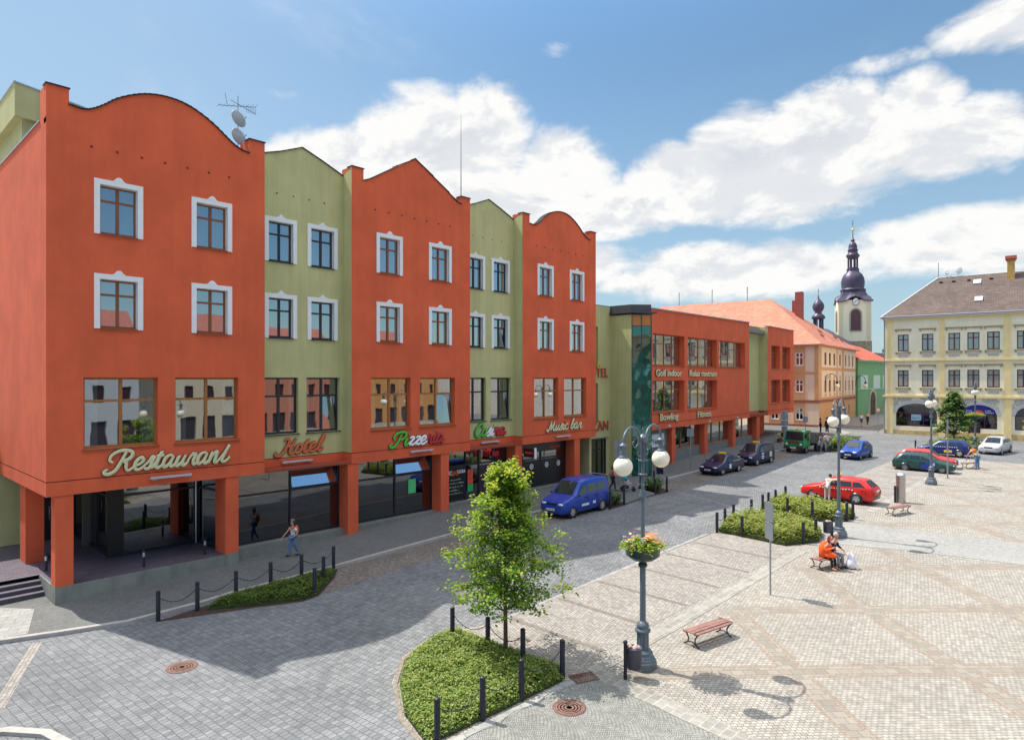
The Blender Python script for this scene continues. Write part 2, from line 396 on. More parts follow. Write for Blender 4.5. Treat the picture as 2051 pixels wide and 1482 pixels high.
def sheet(name, poly, dz, m, skirt=0., kind='structure', parent=None, loc=None):
    bm = bmesh.new(); vs = [bm.verts.new((x, y, 0)) for x, y in poly]; bm.faces.new(vs)
    xs = [p[0] for p in poly]; ys = [p[1] for p in poly]
    for i in range(math.floor(min(xs)), math.ceil(max(xs)) + 1):
        if -12 <= i <= 100: bmesh.ops.bisect_plane(bm, geom=bm.verts[:] + bm.edges[:] + bm.faces[:], plane_co=(i, 0, 0), plane_no=(1, 0, 0))
    for i in range(math.floor(min(ys)), math.ceil(max(ys)) + 1):
        if -12 <= i <= 44: bmesh.ops.bisect_plane(bm, geom=bm.verts[:] + bm.edges[:] + bm.faces[:], plane_co=(0, i, 0), plane_no=(0, 1, 0))
    for v in bm.verts: v.co.z = g(v.co.x, v.co.y) + dz
    if skirt:
        es = [e for e in bm.edges if len(e.link_faces) == 1]
        r = bmesh.ops.extrude_edge_only(bm, edges=es)
        for v in [q for q in r['geom'] if isinstance(q, bmesh.types.BMVert)]: v.co.z -= skirt
    me = bpy.data.meshes.new(name); bm.to_mesh(me); bm.free(); me.materials.append(m)
    o = bpy.data.objects.new(name, me); lk(o, parent)
    if kind: o['kind'] = kind
    return o

ROAD = [(-60, -40), (9.6, -40), (9.6, 11.9), (10.0, 13.2), (11.0, 14.9), (12.2, 16.0), (13.6, 16.5), (14.7, 16.3), (16, 15.7), (31, 15.7), (45, 15.8), (67, 15.8), (73, 15.6), (75.5, -40), (94, -40),
        (100, 9), (94.5, 23), (140, 27), (140, 33.5), (96, 30.5), (92, 26.2), (40, 25.75), (34, 25.1), (15.6, 25.2), (11.2, 25.4), (7.5, 25.2), (5.6, 25.9), (4.2, 26.5), (-5, 28.4), (-60, 33)]
sheet('road', ROAD, .006, PV['road'])
sheet('parking_strip', [(15.3, 11.65), (31.9, 11.65), (32.3, 15.68), (16, 15.68), (14.95, 15.95), (14.75, 13.5)], .006, PV['park'])
sheet('parking_strip', [(43.5, 11.65), (72.5, 11.65), (72.5, 15.5), (44.5, 15.7)], .006, PV['park'])
# bay dividers
def strip(name, pts, w, dz, m, kind='structure'):
    a = []; b = []
    for i, p in enumerate(pts):
        q = Vector(pts[min(i + 1, len(pts) - 1)]) - Vector(pts[max(i - 1, 0)]); q.normalize(); n = Vector((-q.y, q.x)) * w / 2
        a.append((p[0] + n.x, p[1] + n.y)); b.append((p[0] - n.x, p[1] - n.y))
    return sheet(name, a + b[::-1], dz, m, kind=kind)
DIV = mat('divider_setts', (.19, .165, .14), .9, var=.25, vscale=6, bump=.5, bscale=20)
for x in (16.55, 19.15, 21.7, 24.3, 26.95, 29.6): strip('bay_line', [(x, 11.7), (x, 15.6)], .20, .011, DIV)
for x in (46.6, 49.3, 52, 54.7, 57.4, 60.1, 62.8, 65.5, 68.2, 70.9): strip('bay_line', [(x, 11.7), (x, 15.4)], .20, .011, DIV)
strip('gutter', [(15.2, 11.2), (20, 11.15), (31.8, 11.25)], .55, .012, PV['gutter'])
strip('gutter', [(43, 11.3), (57, 11.3), (73, 11.2)], .5, .012, PV['gutter'])
strip('gutter', [(15.25, 10.95), (14.75, 6.5), (14.2, 2.)], .62, .012, PV['gutter'])
sheet('apron', [(9.62, 11.35), (14.2, 11.3), (14.95, 10.9), (14.4, 6.5), (13.8, 0), (9.62, 0)], .008, PV['apron'])
strip('apron_edge', [(9.7, 11.45), (14.2, 11.22), (14.95, 10.95)], .22, .013, PV['slab'])
sheet('bay', [(13.3, 22.75), (17, 22.9), (31.8, 22.75), (33.8, 24.9), (15.75, 25.15), (14.9, 24.1)], .011, PV['bay'])
sheet('bay', [(40.6, 23.15), (60, 23.2), (73.5, 23.4), (73.5, 25.5), (42.2, 25.6)], .011, PV['bay'])
sheet('footpath', [(33.9, 11.0), (37.6, 12.2), (37.9, 16.6), (39.0, 16.6), (39.2, 12), (40, 6), (40.9, 1.0), (41.5, -6), (37.4, -6), (36.6, 1.0), (35.4, 7)], .010, PV['path'])
# crossing stripes in paler setts
for k in range(6): strip('crossing_stripe', [(34.9, 21.9 - k * 1.02), (37.9, 21.9 - k * 1.02)], .5, .012, PV['zebra'])
strip('joint_line', [(40.9, 22.9), (39.3, 19), (37.9, 16.7)], .16, .012, PV['park'])
strip('joint_line', [(3.3, 21.3), (5.0, 25.75)], .30, .012, PV['park'])
strip('road_edge', [(16.2, 15.75), (24, 15.75), (31.5, 15.85)], .16, .012, PV['slab'])
strip('road_edge', [(92.8, 8), (91.6, 18), (91.5, 26)], .30, .012, PV['path'])

# pavement with kerbs
WALK = [(4.2, 26.5), (5.6, 25.9), (7.5, 25.2), (10.1, 25.22), (11.2, 25.38), (15.6, 25.2), (23.7, 25.0), (34.2, 25.05), (34.55, 24.5), (34.9, 22.85), (38.5, 23.1), (39.3, 24.6), (42, 25.65), (68, 25.62), (84, 25.8), (91.5, 27.5),
        (95.0, 31.2), (95, 45), (-12, 45), (-12, 30.2), (-5, 28.4)]
sheet('pavement', WALK, SW, PV['walk'], skirt=.3)
sheet('pavement', [(-12, 28.9), (-5, 27.9), (4.0, 26.75), (4.9, 26.5), (5.6, 29.2), (4.6, 30.5), (-12, 32)], SW + .006, PV['slab'])
def kerb(pts, w=.17, h=SW + .012, m=None):
    """kerb stones: a real step along a line; the stones lie on the +left side of the path"""
    mb = MB(); P = []
    for i in range(len(pts) - 1):
        a, b = Vector(pts[i]), Vector(pts[i + 1]); n = max(1, int((b - a).length / .9))
        for k in range(n): P.append(a.lerp(b, k / n))
    P.append(Vector(pts[-1]))
    L = []
    for i, p in enumerate(P):
        q = (P[min(i + 1, len(P) - 1)] - P[max(i - 1, 0)]).normalized(); n = Vector((-q.y, q.x))
        a, b = p - n * .012, p + n * w
        L.append([(a.x, a.y, g(a.x, a.y) - .1), (a.x, a.y, g(a.x, a.y) + h - .015), (a.x + n.x * .015, a.y + n.y * .015, g(a.x, a.y) + h), (b.x, b.y, g(b.x, b.y) + h), (b.x, b.y, g(b.x, b.y) - .1)])
    for i in range(len(L) - 1):
        for k in range(4): mb.poly([L[i][k], L[i + 1][k], L[i + 1][k + 1], L[i][k + 1]])
    mb.poly(L[0]); mb.poly(L[-1])
    return mb.build('kerb', m or STONEK, kind='structure')
kerb([(-12, 30.2), (-5, 28.4), (4.2, 26.5), (5.6, 25.9), (7.5, 25.2), (10.1, 25.22), (11.2, 25.38), (15.6, 25.2), (23.7, 25.0), (34.2, 25.05)])
kerb([(34.2, 25.05), (34.55, 24.5), (34.9, 22.85)], w=.12); kerb([(38.5, 23.1), (39.3, 24.6), (42, 25.65)], w=.12)
kerb([(42, 25.65), (68, 25.62), (84, 25.8), (91.5, 27.5), (95.0, 31.2)])
# planting-bed kerbs
kerb([(9.55, 11.7), (9.62, 12.1), (9.95, 13.2), (10.95, 14.75), (12.05, 15.85), (13.5, 16.4), (14.6, 16.3)][::-1], w=.11, h=.03, m=mat('bed_edging', (.24, .20, .165), .9, var=.3, vscale=7, bump=.5, bscale=20))

# ================= HOTEL =================
HOT = empty('hotel_building', (5.91, 29.0, 0), 0, 'long building with red and green gabled fronts and white-framed windows', 'building')
HL = Vector((5.91, 29.0, 0))
class LB(MB):
    """mesh builder whose input is in world coordinates and whose result is local to a parent empty at L"""
    def __init__(s, L, M=None): super().__init__(M); s.L = L
    def build(s, name, mats, parent=None, loc=None, kind=None):
        s.v = [(p[0] - s.L[0], p[1] - s.L[1], p[2] - s.L[2]) for p in s.v]
        return super().build(name, mats, parent, loc, kind)
def H(): return LB(HL)
GY = 29.8
RX = [(5.91, 14.28, 1), (18.92, 27.19, 2), (31.89, 39.99, 1)]      # red fronts
GX = [(14.28, 18.92), (27.19, 31.89)]                             # green fronts
ZB, ZG, ZT = 4.12, 4.64, 17.9
def window(parent, x0, x1, z0, z1, y, mk, frame, pane, nv=1, trans=.32, fw=.07, reveal=.16, surround=None, sill=None, curtain=None, room=.9, tilt=False, lab=None, vb=None, deep=.06):
    """casement window set in an opening of a wall whose face is at y (facing -Y): part window > pane, curtain, sill, surround"""
    yf = y + reveal; f = mk()
    f.box(x0, yf, z0, x0 + fw, yf + deep, z1); f.box(x1 - fw, yf, z0, x1, yf + deep, z1)
    f.box(x0 + fw, yf, z1 - fw, x1 - fw, yf + deep, z1); f.box(x0 + fw, yf, z0, x1 - fw, yf + deep, z0 + fw * 1.3)
    zt = z1 - (z1 - z0) * trans
    vs = vb or [x0 + (x1 - x0) * (i + 1) / (nv + 1) for i in range(nv)]
    if trans: f.box(x0 + fw, yf + .003, zt - fw * .55, x1 - fw, yf + deep - .003, zt + fw * .55)
    for v in vs:
        segs = [(z0 + fw * 1.3, zt - fw * .55), (zt + fw * .55, z1 - fw)] if trans else [(z0 + fw * 1.3, z1 - fw)]
        for a, b in segs: f.box(v - fw * .7, yf - .012, a, v + fw * .7, yf + deep, b)
    w = f.build('window', frame, parent)
    if lab: w['label'] = lab
    p = mk(); yp = yf + deep * .6
    if tilt:     # lower right leaf tipped inwards
        cells = [x0] + vs + [x1]
        for i in range(len(cells) - 1):
            a, b = cells[i] + fw * .7, cells[i + 1] - fw * .7
            ti = (i == len(cells) - 2)
            dy = .16 if ti else 0
            p.poly([(a, yp, z0 + fw), (b, yp, z0 + fw), (b, yp + dy, zt), (a, yp + dy, zt)]); p.poly([(a, yp, zt), (b, yp, zt), (b, yp, z1 - fw), (a, yp, z1 - fw)])
    else: p.poly([(x0 + fw, yp, z0 + fw), (x1 - fw, yp, z0 + fw), (x1 - fw, yp, z1 - fw), (x0 + fw, yp, z1 - fw)])
    p.build('pane', pane, w)
    if surround is not None:
        s = mk(); sw = .20; o = .045; top = .2
        s.box(x0 - sw, y - o, z0 - .02, x0, y + .02, z1 + top); s.box(x1, y - o, z0 - .02, x1 + sw, y + .02, z1 + top)
        s.box(x0, y - o, z1, x1, y + .02, z1 + top)
        # inner reveal lining in white
        s.box(x0 - .004, y + .02, z0, x0 + .012, yf, z1); s.box(x1 - .012, y + .02, z0, x1 + .004, yf, z1); s.box(x0, y + .02, z1 - .012, x1, yf, z1 + .004)
        cx = (x0 + x1) / 2; zc = z1 + top
        prof = [(-.24, 0), (-.20, .03), (-.155, .055), (-.11, .12), (-.05, .165), (.05, .165), (.11, .12), (.155, .055), (.20, .03), (.24, 0)] if surround == 'round' else [(-.26, 0), (-.2, .035), (-.13, .05), (-.09, .10), (0, .18), (.09, .10), (.13, .05), (.2, .035), (.26, 0)]
        s.extr([(cx + a, y - o - .006, zc + b) for a, b in prof], (0, o + .02, 0))
        s.build('surround', WHT, w)
    if sill is not None:
        s = mk(); e = .05 if surround is None else .0; s.box(x0 - e, y - .07, z0 - .05, x1 + e, yf, z0 - .002); s.build('sill', sill, w)
    if curtain:
        c = mk(); n = max(8, int((x1 - x0) / .045)); yc = yf + .16; pts = []
        gap = curtain if isinstance(curtain, float) else 0
        for i in range(n + 1):
            u = i / n; x = x0 + .03 + (x1 - x0 - .06) * u
            pts.append((x, yc + .025 * math.sin(i * 1.9 + x * 3) + .012 * math.sin(i * .7)))
        for i in range(n):
            u = (i + .5) / n
            if gap and abs(u - .5) < gap: continue
            (a, ya), (b, yb) = pts[i], pts[i + 1]; c.add([(a, ya, z0 + .03), (b, yb, z0 + .03), (b, yb, z1 - .03), (a, ya, z1 - .03)], [(0, 1, 2, 3)], 0, True)
        c.build('curtain', CUR, w)
    r = mk(); yr = yf + room; ys = yf + deep + .005
    r.poly([(x0 - .1, yr, z0 - .1), (x1 + .1, yr, z0 - .1), (x1 + .1, yr, z1 + .1), (x0 - .1, yr, z1 + .1)])
    for q in ([(x0 - .1, ys, z0 - .1), (x0 - .1, ys, z1 + .1), (x0 - .1, yr, z1 + .1), (x0 - .1, yr, z0 - .1)], [(x1 + .1, ys, z0 - .1), (x1 + .1, yr, z0 - .1), (x1 + .1, yr, z1 + .1), (x1 + .1, ys, z1 + .1)],
              [(x0 - .1, ys, z0 - .1), (x0 - .1, yr, z0 - .1), (x1 + .1, yr, z0 - .1), (x1 + .1, ys, z0 - .1)], [(x0 - .1, ys, z1 + .1), (x1 + .1, ys, z1 + .1), (x1 + .1, yr, z1 + .1), (x0 - .1, yr, z1 + .1)]): r.poly(q)
    r.build('room', ROOM, w)
    return w

def catmull(pts, n=6):
    P = [Vector(p) for p in pts]; out = []
    for i in range(len(P) - 1):
        a, b, c, d = P[max(i - 1, 0)], P[i], P[i + 1], P[min(i + 2, len(P) - 1)]
        for k in range(n):
            t = k / n; out.append(.5 * ((2 * b) + (c - a) * t + (2 * a - 5 * b + 4 * c - d) * t * t + (3 * b - a - 3 * c + d) * t ** 3))
    out.append(P[-1]); return out

def red_top(x0, x1, kind):
    L = x1 - x0; k = L / 8.37
    if kind == 1:      # round gable between two corner piers
        c = [(.73, 18.72), (1.17, 18.68), (1.5, 18.80), (1.9, 19.08), (2.3, 19.42), (2.9, 19.76), (3.5, 19.98), (4.14, 20.07), (4.75, 20.03), (5.33, 19.86), (6.04, 19.49), (6.61, 19.07), (6.95, 18.83), (7.3, 18.67), (7.64, 18.62)]
        c = [(p.x, p.y) for p in catmull([(a, b, 0) for a, b in c], 3)]
    else: c = [(.68, 18.72), (1.25, 18.95), (2.9, 19.98), (4.15, 20.66), (5.4, 19.98), (6.65, 19.28), (7.25, 18.90), (7.6, 18.80)]
    a0, a1 = .72, 7.64
    pts = [(0, 19.31), (a0, 19.31), (a0, c[0][1])] + c[1:-1] + [(a1, c[-1][1]), (a1, 19.27), (8.37, 19.27)]
    return [(x0 + p[0] * k, p[1]) for p in pts]
def grn_top(x0, x1):
    L = x1 - x0; return [(x0, 18.98), (x0 + L * .25, 19.36), (x0 + L * .5, 19.84), (x0 + L * .75, 19.42), (x1, 18.95)]

UP = [(14.08, 15.98), (10.43, 12.33)]
UPX = [(1.73, 3.05), (5.33, 6.65)]              # glass openings of the upper windows, from the front's left end
FZ = (5.77, 8.52)
for ri, (x0, x1, kind) in enumerate(RX):
    k = (x1 - x0) / 8.37
    ux = [(x0 + a * k, x0 + b * k) for a, b in UPX]
    fx = [(x0 + 1.19 * k, x0 + 3.82 * k), (x0 + 4.48 * k, x0 + 7.14 * k)]
    holes = [(a, b, c, d) for a, b in ux for c, d in UP] + [(a, b, FZ[0], FZ[1]) for a, b in fx]
    w = H(); wall_holes(w, x0, x1, ZG + .03, ZT, 29.0, holes, .3)
    top = red_top(x0, x1, kind)
    w.extr([(x0, 29.0, ZT)] + [(a, 29.0, b) for a, b in top] + [(x1, 29.0, ZT)], (0, .34, 0))
    # corner pier returns towards the roof
    w.box(x0 + .003, 29.344, ZT, x0 + .72 * k, 29.9, 19.305); w.box(x1 - .73 * k, 29.344, ZT, x1 - .003, 29.9, 19.265)
    # vent holes row under the gable
    wo = w.build('wall', RED, HOT); wo['label'] = ['red front with round gable above the cream script sign', 'red front with pointed gable', 'red front with round gable at the far end'][ri]
    v = H()
    for i in range(7):
        v.disc(x0 + (1.45 + i * .88) * k, 29.0, 17.35 - .0 * i, .05, .012)
    v.build('vent_hole', mat('vent_dark', (.16, .03, .015), .9), HOT)
    # coping
    cp = H(); seq = top
    for i in range(len(seq) - 1):
        (a, za), (b, zb) = seq[i], seq[i + 1]
        if abs(a - b) < .02: cp.build('coping', DKM, HOT); cp = H(); continue
        cp.extr([(a - .03, 28.94, za + .004), (b + .03, 28.94, zb + .004), (b + .03, 28.94, zb + .045), (a - .03, 28.94, za + .045)], (0, .47, 0))
    cp.build('coping', DKM, HOT)
    for wi, (a, b) in enumerate(ux):
        for c, d in UP:
            window(HOT, a, b, c, d, 29.0, H, BRN, GL_UP, 1, .31, .075, .17, 'round', BRN, .04 if (wi + ri) % 2 else True)
    for wi, (a, b) in enumerate(fx): window(HOT, a, b, FZ[0], FZ[1], 29.0, H, OCH, GL_1, 1, .33, .085, .2, None, BRN, .3, tilt=(ri == 1 and wi == 1))
GLB = []
for gi, (x0, x1) in enumerate(GX):
    w = H(); L = 4.67
    ux = [(x0 + .66, x0 + 1.98), (x0 + 2.93, x0 + 4.23)] if gi == 0 else [(x0 + .66, x0 + 1.98), (x0 + 2.93, x0 + 4.23)]
    ux = [(x0 + .58, x0 + 1.83), (x0 + 2.80, x0 + 4.10)]
    fx = [(x0 + .25, x0 + 2.12), (x0 + 2.56, x0 + 4.43)]
    holes = [(a, b, c, d) for a, b in ux for c, d in UP] + [(a, b, FZ[0] + .02, FZ[1]) for a, b in fx]
    wall_holes(w, x0 + .004, x1 - .004, ZG + .03, ZT, GY, holes, .3)
    top = grn_top(x0 + .004, x1 - .004); w.extr([(x0 + .004, GY, ZT)] + [(a, GY, b) for a, b in top] + [(x1 - .004, GY, ZT)], (0, .34, 0))
    wo = w.build('wall', GRN, HOT); wo['label'] = 'green recessed front with pointed gable'
    rt = H(); X = x1
    rt.poly([(X - .003, 29.005, ZG + .03), (X - .003, GY, ZG + .03), (X - .003, GY, 18.95), (X - .003, 29.005, 19.30)])
    rt.poly([(x0 + .003, 29.005, ZG + .03), (x0 + .003, GY, ZG + .03), (x0 + .003, GY, 18.95), (x0 + .003, 29.005, 19.26)])
    rt.build('return_wall', GRN, HOT)
    cp = H()
    for i in range(len(top) - 1):
        (a, za), (b, zb) = top[i], top[i + 1]
        cp.extr([(a, GY - .06, za + .004), (b, GY - .06, zb + .004), (b, GY - .06, zb + .045), (a, GY - .06, za + .045)], (0, .47, 0))
    cp.build('coping', DKM, HOT)
    v = H()
    for i in range(4):
        v.disc(x0 + 1.0 + i * .85, GY, 17.35, .045, .012)
    v.build('vent_hole', mat('vent_dark_green', (.15, .14, .06), .9), HOT)
    for wi, (a, b) in enumerate(ux):
        for ci, (c, d) in enumerate(UP): window(HOT, a, b, c, d, GY, H, DKF, GL_UP, 1, .31, .075, .17, 'point', DKF, True, tilt=(gi == 1 and wi == 1 and ci == 1))
    for wi, (a, b) in enumerate(fx): window(HOT, a, b, FZ[0] + .02, FZ[1], GY, H, DKF, GL_1, 1, .33, .085, .2, None, DKF, .32, tilt=(wi == 1))
# side wall, back, roof
w = H()
w.poly([(5.91, 29.0, ZG + .03), (5.91, 41.5, ZG + .03), (5.91, 41.5, 18.1), (5.91, 29.0, 18.1)])
w.box(5.912, 29.9, 18.1, 6.15, 41.5, 18.14); w.build('side_wall', RED, HOT)
cp = H(); cp.box(5.87, 29.92, 18.142, 6.2, 41.5, 18.20); cp.build('coping', ALU, HOT)
rf = H(); rf.box(6.16, 30.16, 17.6, 39.7, 41.29, 17.88)
for (x0, x1, kind) in RX:      # dark roof slopes just behind the gables
    k = (x1 - x0) / 8.37
    rf.extr([(x0 + .75 * k, 30.0, 17.9), (x0 + .75 * k, 30.0, 19.0), (x0 + 2.2 * k, 30.0, 18.98), (x0 + 4.1 * k, 30.0, 19.55), (x0 + 6.3 * k, 30.0, 19.0), (x0 + 7.6 * k, 30.0, 18.85), (x0 + 7.6 * k, 30.0, 17.9)], (0, 11, 0))
rf.build('roof', mat('roof_sheet', (.03, .028, .04), .6, var=.1), HOT)
b = H(); b.box(6.0, 41.3, 0, 39.99, 41.6, 17.9); b.box(39.75, 29.4, 0, 39.985, 41.3, 18.3); b.build('back_wall', GRN, HOT)
# link block face on the right side of the last red front
# fascia band with shadow groove, following the recesses
f = H(); gr = H()
def band(mb, z0, z1, dy):
    line = [(5.91, 41.5), (5.91, 29.0)]
    for i, (x0, x1, _) in enumerate(RX):
        line += [(x0, 29.0), (x1, 29.0)] if i == 0 else [(x0, GY), (x0, 29.0), (x1, 29.0)]
        if i < 2: line += [(x1, GY)]
    line += [(39.99, 31)]
    ln = []
    for p in line:
        if not ln or (Vector(p) - Vector(ln[-1])).length > .01: ln.append(p)
    for i in range(len(ln) - 1):
        (a, b_), (c, d_) = ln[i], ln[i + 1]
        o = Vector((0, 0))
        if abs(b_ - d_) < .001: p, q = (a, b_ + dy), (c, d_ + dy)
        else:
            s = -1 if (i == 0) else 1
            ox = dy if i == 0 else (dy if d_ < b_ else -dy)
            p, q = (a + ox, b_), (c + ox, d_)
        mb.poly([(p[0], p[1], z0), (q[0], q[1], z0), (q[0], q[1], z1), (p[0], p[1], z1)])
band(f, ZB, ZG, .0); f.build('fascia', RED, HOT)
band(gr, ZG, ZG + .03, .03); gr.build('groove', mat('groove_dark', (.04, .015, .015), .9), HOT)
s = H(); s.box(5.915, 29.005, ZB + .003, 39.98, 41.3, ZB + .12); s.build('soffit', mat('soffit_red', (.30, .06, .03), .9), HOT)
# columns
CXS = [(6.2, 6.78), (12.5, 13.08), (18.72, 19.34), (24.92, 25.54), (31.25, 31.88), (37.45, 38.1)]
for i, (a, b) in enumerate(CXS):
    c = H(); zb = g(a, 29.2) + SW; base = .74 if i < 2 else zb - .1
    c.box(a, 29.04, base, b, 29.66 if i == 0 else 30.1, ZB)
    o = c.build('column', RED, HOT)
    if i < 2:
        c = H(); c.box(a - .005, 29.03, zb - .3, b + .005, 29.67, base - .002); c.build('column_base', CONC, HOT)
c = H(); c.box(6.15, 33.7, .7, 6.8, 34.75, ZB); c.build('column', RED, HOT)
# terrace under the first front, steps, plinth
t = H(); t.poly([(6.25, 29.1, .72), (12.6, 29.1, .72), (12.6, 41, .72), (6.25, 41, .72)]); t.poly([(-12, 31.55, .72), (6.25, 31.55, .72), (6.25, 41, .72), (-12, 41, .72)])
t.build('terrace', PV['terrace'], HOT)
p = H(); p.box(6.2, 29.05, -.4, 12.5, 29.25, .716); p.box(6.2, 29.25, -.4, 6.4, 31.6, .714); p.build('plinth', CONC, HOT)
st = H(); e = H()
for j in range(4):
    y0 = 31.55 - .3 * (3 - j); zt = .255 + .155 * j
    if j < 3: st.box(-12, y0, -.3 - j * .01, 6.19 - j * .002, 31.552 + j * .002, zt)
    e.box(-12, y0 - .012, zt - .03, 6.185, y0 + .03, zt + .004)
so_ = st.build('steps', mat('step_stone', (.075, .066, .09), .5, var=.2, vscale=6), HOT)
e.build('step_edge', mat('step_edge', (.30, .27, .30), .6), so_)

# ---------------- hotel ground floor ----------------
def shopglass(parent, x0, x1, z0, z1, y, mk, splits, transom, frame=DKF, pane=None, roomcol=ROOM, depth=2.2, lab=None, fw=.08, open_top=None, back=True):
    """storefront: frame with mullions at splits, a transom rail, glass and a room behind"""
    f = mk(); f.box(x0, y, z0, x1, y + .09, z0 + .14); f.box(x0, y, z1 - .10, x1, y + .09, z1)
    xs = [x0] + list(splits) + [x1]
    f.box(x0, y - .003, z0 + .14, x0 + fw, y + .09, z1 - .1); f.box(x1 - fw, y - .003, z0 + .14, x1, y + .09, z1 - .1)
    for x in splits: f.box(x - fw / 2, y - .02, z0 + .14, x + fw / 2, y + .09, z1 - .1)
    for i in range(len(xs) - 1):
        a = xs[i] + (fw if i == 0 else fw / 2); b = xs[i + 1] - (fw if i == len(xs) - 2 else fw / 2)
        if transom: f.box(a, y - .006, transom - .045, b, y + .085, transom + .045)
    w = f.build('shop_window', frame, parent)
    if lab: w['label'] = lab
    p = mk(); yp = y + .05
    if transom: p.poly([(x0, yp, z0 + .1), (x1, yp, z0 + .1), (x1, yp, transom), (x0, yp, transom)]); 
    t0 = transom or z0 + .1
    for i in range(len(xs) - 1):
        if open_top is not None and i == open_top:
            q = mk(); a, b = xs[i] + fw * .6, xs[i + 1] - fw * .6
            yt, zt = y + .30, z1 - .12
            q.poly([(a, y + .03, transom + .06), (b, y + .03, transom + .06), (b, yt, zt), (a, yt, zt)], 0)
            for (u, v_) in ((a, a + .05), (b - .05, b)): q.extr([(u, y + .02, transom + .04), (v_, y + .02, transom + .04), (v_, yt - .01, zt), (u, yt - .01, zt)], (0, -.03, .01), 1)
            q.extr([(a, y + .02, transom + .04), (b, y + .02, transom + .04), (b, y + .06, transom + .1), (a, y + .06, transom + .1)], (0, -.03, .01), 1)
            q.extr([(a, yt - .05, zt - .06), (b, yt - .05, zt - .06), (b, yt, zt), (a, yt, zt)], (0, -.03, .01), 1)
            q.build('vent_leaf', [mat('vent_mirror', (.75, .80, .88), .04, metal=1.), frame], w)
            continue
        p.poly([(xs[i], yp, t0), (xs[i + 1], yp, t0), (xs[i + 1], yp, z1 - .05), (xs[i], yp, z1 - .05)])
    p.build('pane', pane or GL_SH, w)
    if back:
        r = mk(); yr = y + depth; ys = y + .12
        r.poly([(x0, yr, z0), (x1, yr, z0), (x1, yr, z1), (x0, yr, z1)]); r.poly([(x0, ys, z0), (x0, ys, z1), (x0, yr, z1), (x0, yr, z0)]); r.poly([(x1, ys, z0), (x1, yr, z0), (x1, yr, z1), (x1, ys, z1)])
        r.poly([(x0, ys, z0 + .02), (x0, yr, z0 + .02), (x1, yr, z0 + .02), (x1, ys, z0 + .02)], 1); r.poly([(x0, ys, z1), (x1, ys, z1), (x1, yr, z1), (x0, yr, z1)])
        r.build('room', [roomcol, mat('room_floor', (.10, .095, .09), .5)], w)
    return w
YS = 29.84
FLOOR = mat('grey_plinth', (.20, .205, .175), .9, var=.12, vscale=2, bump=.3, streak=.12)
pl = H()
for x0, x1 in ((13.08, 18.72), (19.34, 24.92), (25.54, 31.25), (31.88, 37.45)):
    n = 6
    for i in range(n):
        a = x0 + (x1 - x0) * i / n; b = x0 + (x1 - x0) * (i + 1) / n
        pl.poly([(a, YS - .5, -.3), (b, YS - .5, -.3), (b, YS - .5, .80 if x0 < 20 else 1.02), (a, YS - .5, .80 if x0 < 20 else 1.02)])
    zt = .80 if x0 < 20 else 1.02
    pl.poly([(x0, YS - .5, zt), (x1, YS - .5, zt), (x1, YS + .2, zt), (x0, YS + .2, zt)])
pl.build('plinth', FLOOR, HOT)
shopglass(HOT, 13.08, 18.72, .80, ZB, YS, H, [16.0], 3.05, open_top=1, lab='dark shop window with tipped blue-reflecting vent')
sw2 = shopglass(HOT, 19.34, 24.92, .80, ZB, YS, H, [22.25], 3.05, open_top=1)
# bar entrance with printed dark panels
sb = shopglass(HOT, 25.54, 31.25, 1.02, ZB, YS, H, [27.6, 28.75, 30.0], 3.15, pane=GL_DK)
sr = shopglass(HOT, 31.88, 37.45, 1.02, ZB, YS, H, [34.7], 2.95, pane=GL_SH)
def textmesh(parent, s, x, z, y, size, m, mk, name='lettering', ext=.012, cx=False, sx=1., shear=0., bold=.0, sp=1.):
    cu = bpy.data.curves.new('t', 'FONT'); cu.body = s; cu.size = size; cu.extrude = ext; cu.shear = shear; cu.offset = bold; cu.space_character = sp
    if cx: cu.align_x = 'CENTER'
    cu.resolution_u = 3
    o = bpy.data.objects.new('t', cu); COL.objects.link(o)
    dg = bpy.context.evaluated_depsgraph_get(); me = bpy.data.meshes.new_from_object(o.evaluated_get(dg)); bpy.data.objects.remove(o)
    b = mk(); b.add([(x + v.co.x * sx, y - v.co.z, z + v.co.y) for v in me.vertices], [tuple(p.vertices) for p in me.polygons]); bpy.data.meshes.remove(me)
    return b.build(name, m, parent)
# printed texts on the bar windows
pb = H(); pb.box(25.64, YS - .012, 1.18, 27.54, YS + .03, 3.08); dk = pb.build('window_film', BLK, sb)
textmesh(dk, 'MUSIC', 25.66, 2.66, YS - .018, .34, WLET, H, sx=.82, bold=.008)
textmesh(dk, 'BAR', 26.42, 2.60, YS - .018, .40, mat('hot_orange', (.80, .14, .02), .5), H, sx=.80, bold=.01)
textmesh(dk, 'EUORA', 26.86, 2.70, YS - .018, .30, WLET, H, sx=.70, bold=.006)
b = H(); b.extr([(25.66, YS - .014, 2.34), (26.25, YS - .014, 2.42), (26.25, YS - .014, 2.55), (25.66, YS - .014, 2.47)], (0, .005, 0)); b.build('red_stripe', RLET, dk)
pale = mat('pale_green_print', (.40, .47, .30), .6)
rr = random.Random(3)
b = H()
for z, segs in ((2.28, 5), (2.08, 7), (1.86, 6), (1.66, 3), (1.46, 7)):      # small unreadable print
    x = 25.75 + (.5 if segs == 3 else 0)
    for k in range(segs * 3):
        wd = rr.uniform(.03, .08); h = rr.uniform(.04, .10)
        if x + wd > 27.42: break
        b.box(x, YS - .016, z + rr.uniform(0, .03), x + wd, YS - .0125, z + h); x += wd + rr.uniform(.015, .05)
b.build('small_print', pale, dk)
b = H(); b.box(27.75, YS - .03, 1.95, 28.2, YS - .012, 2.85); b.build('poster', mat('poster_red', (.70, .09, .04), .6, var=.2, vscale=9), sb)
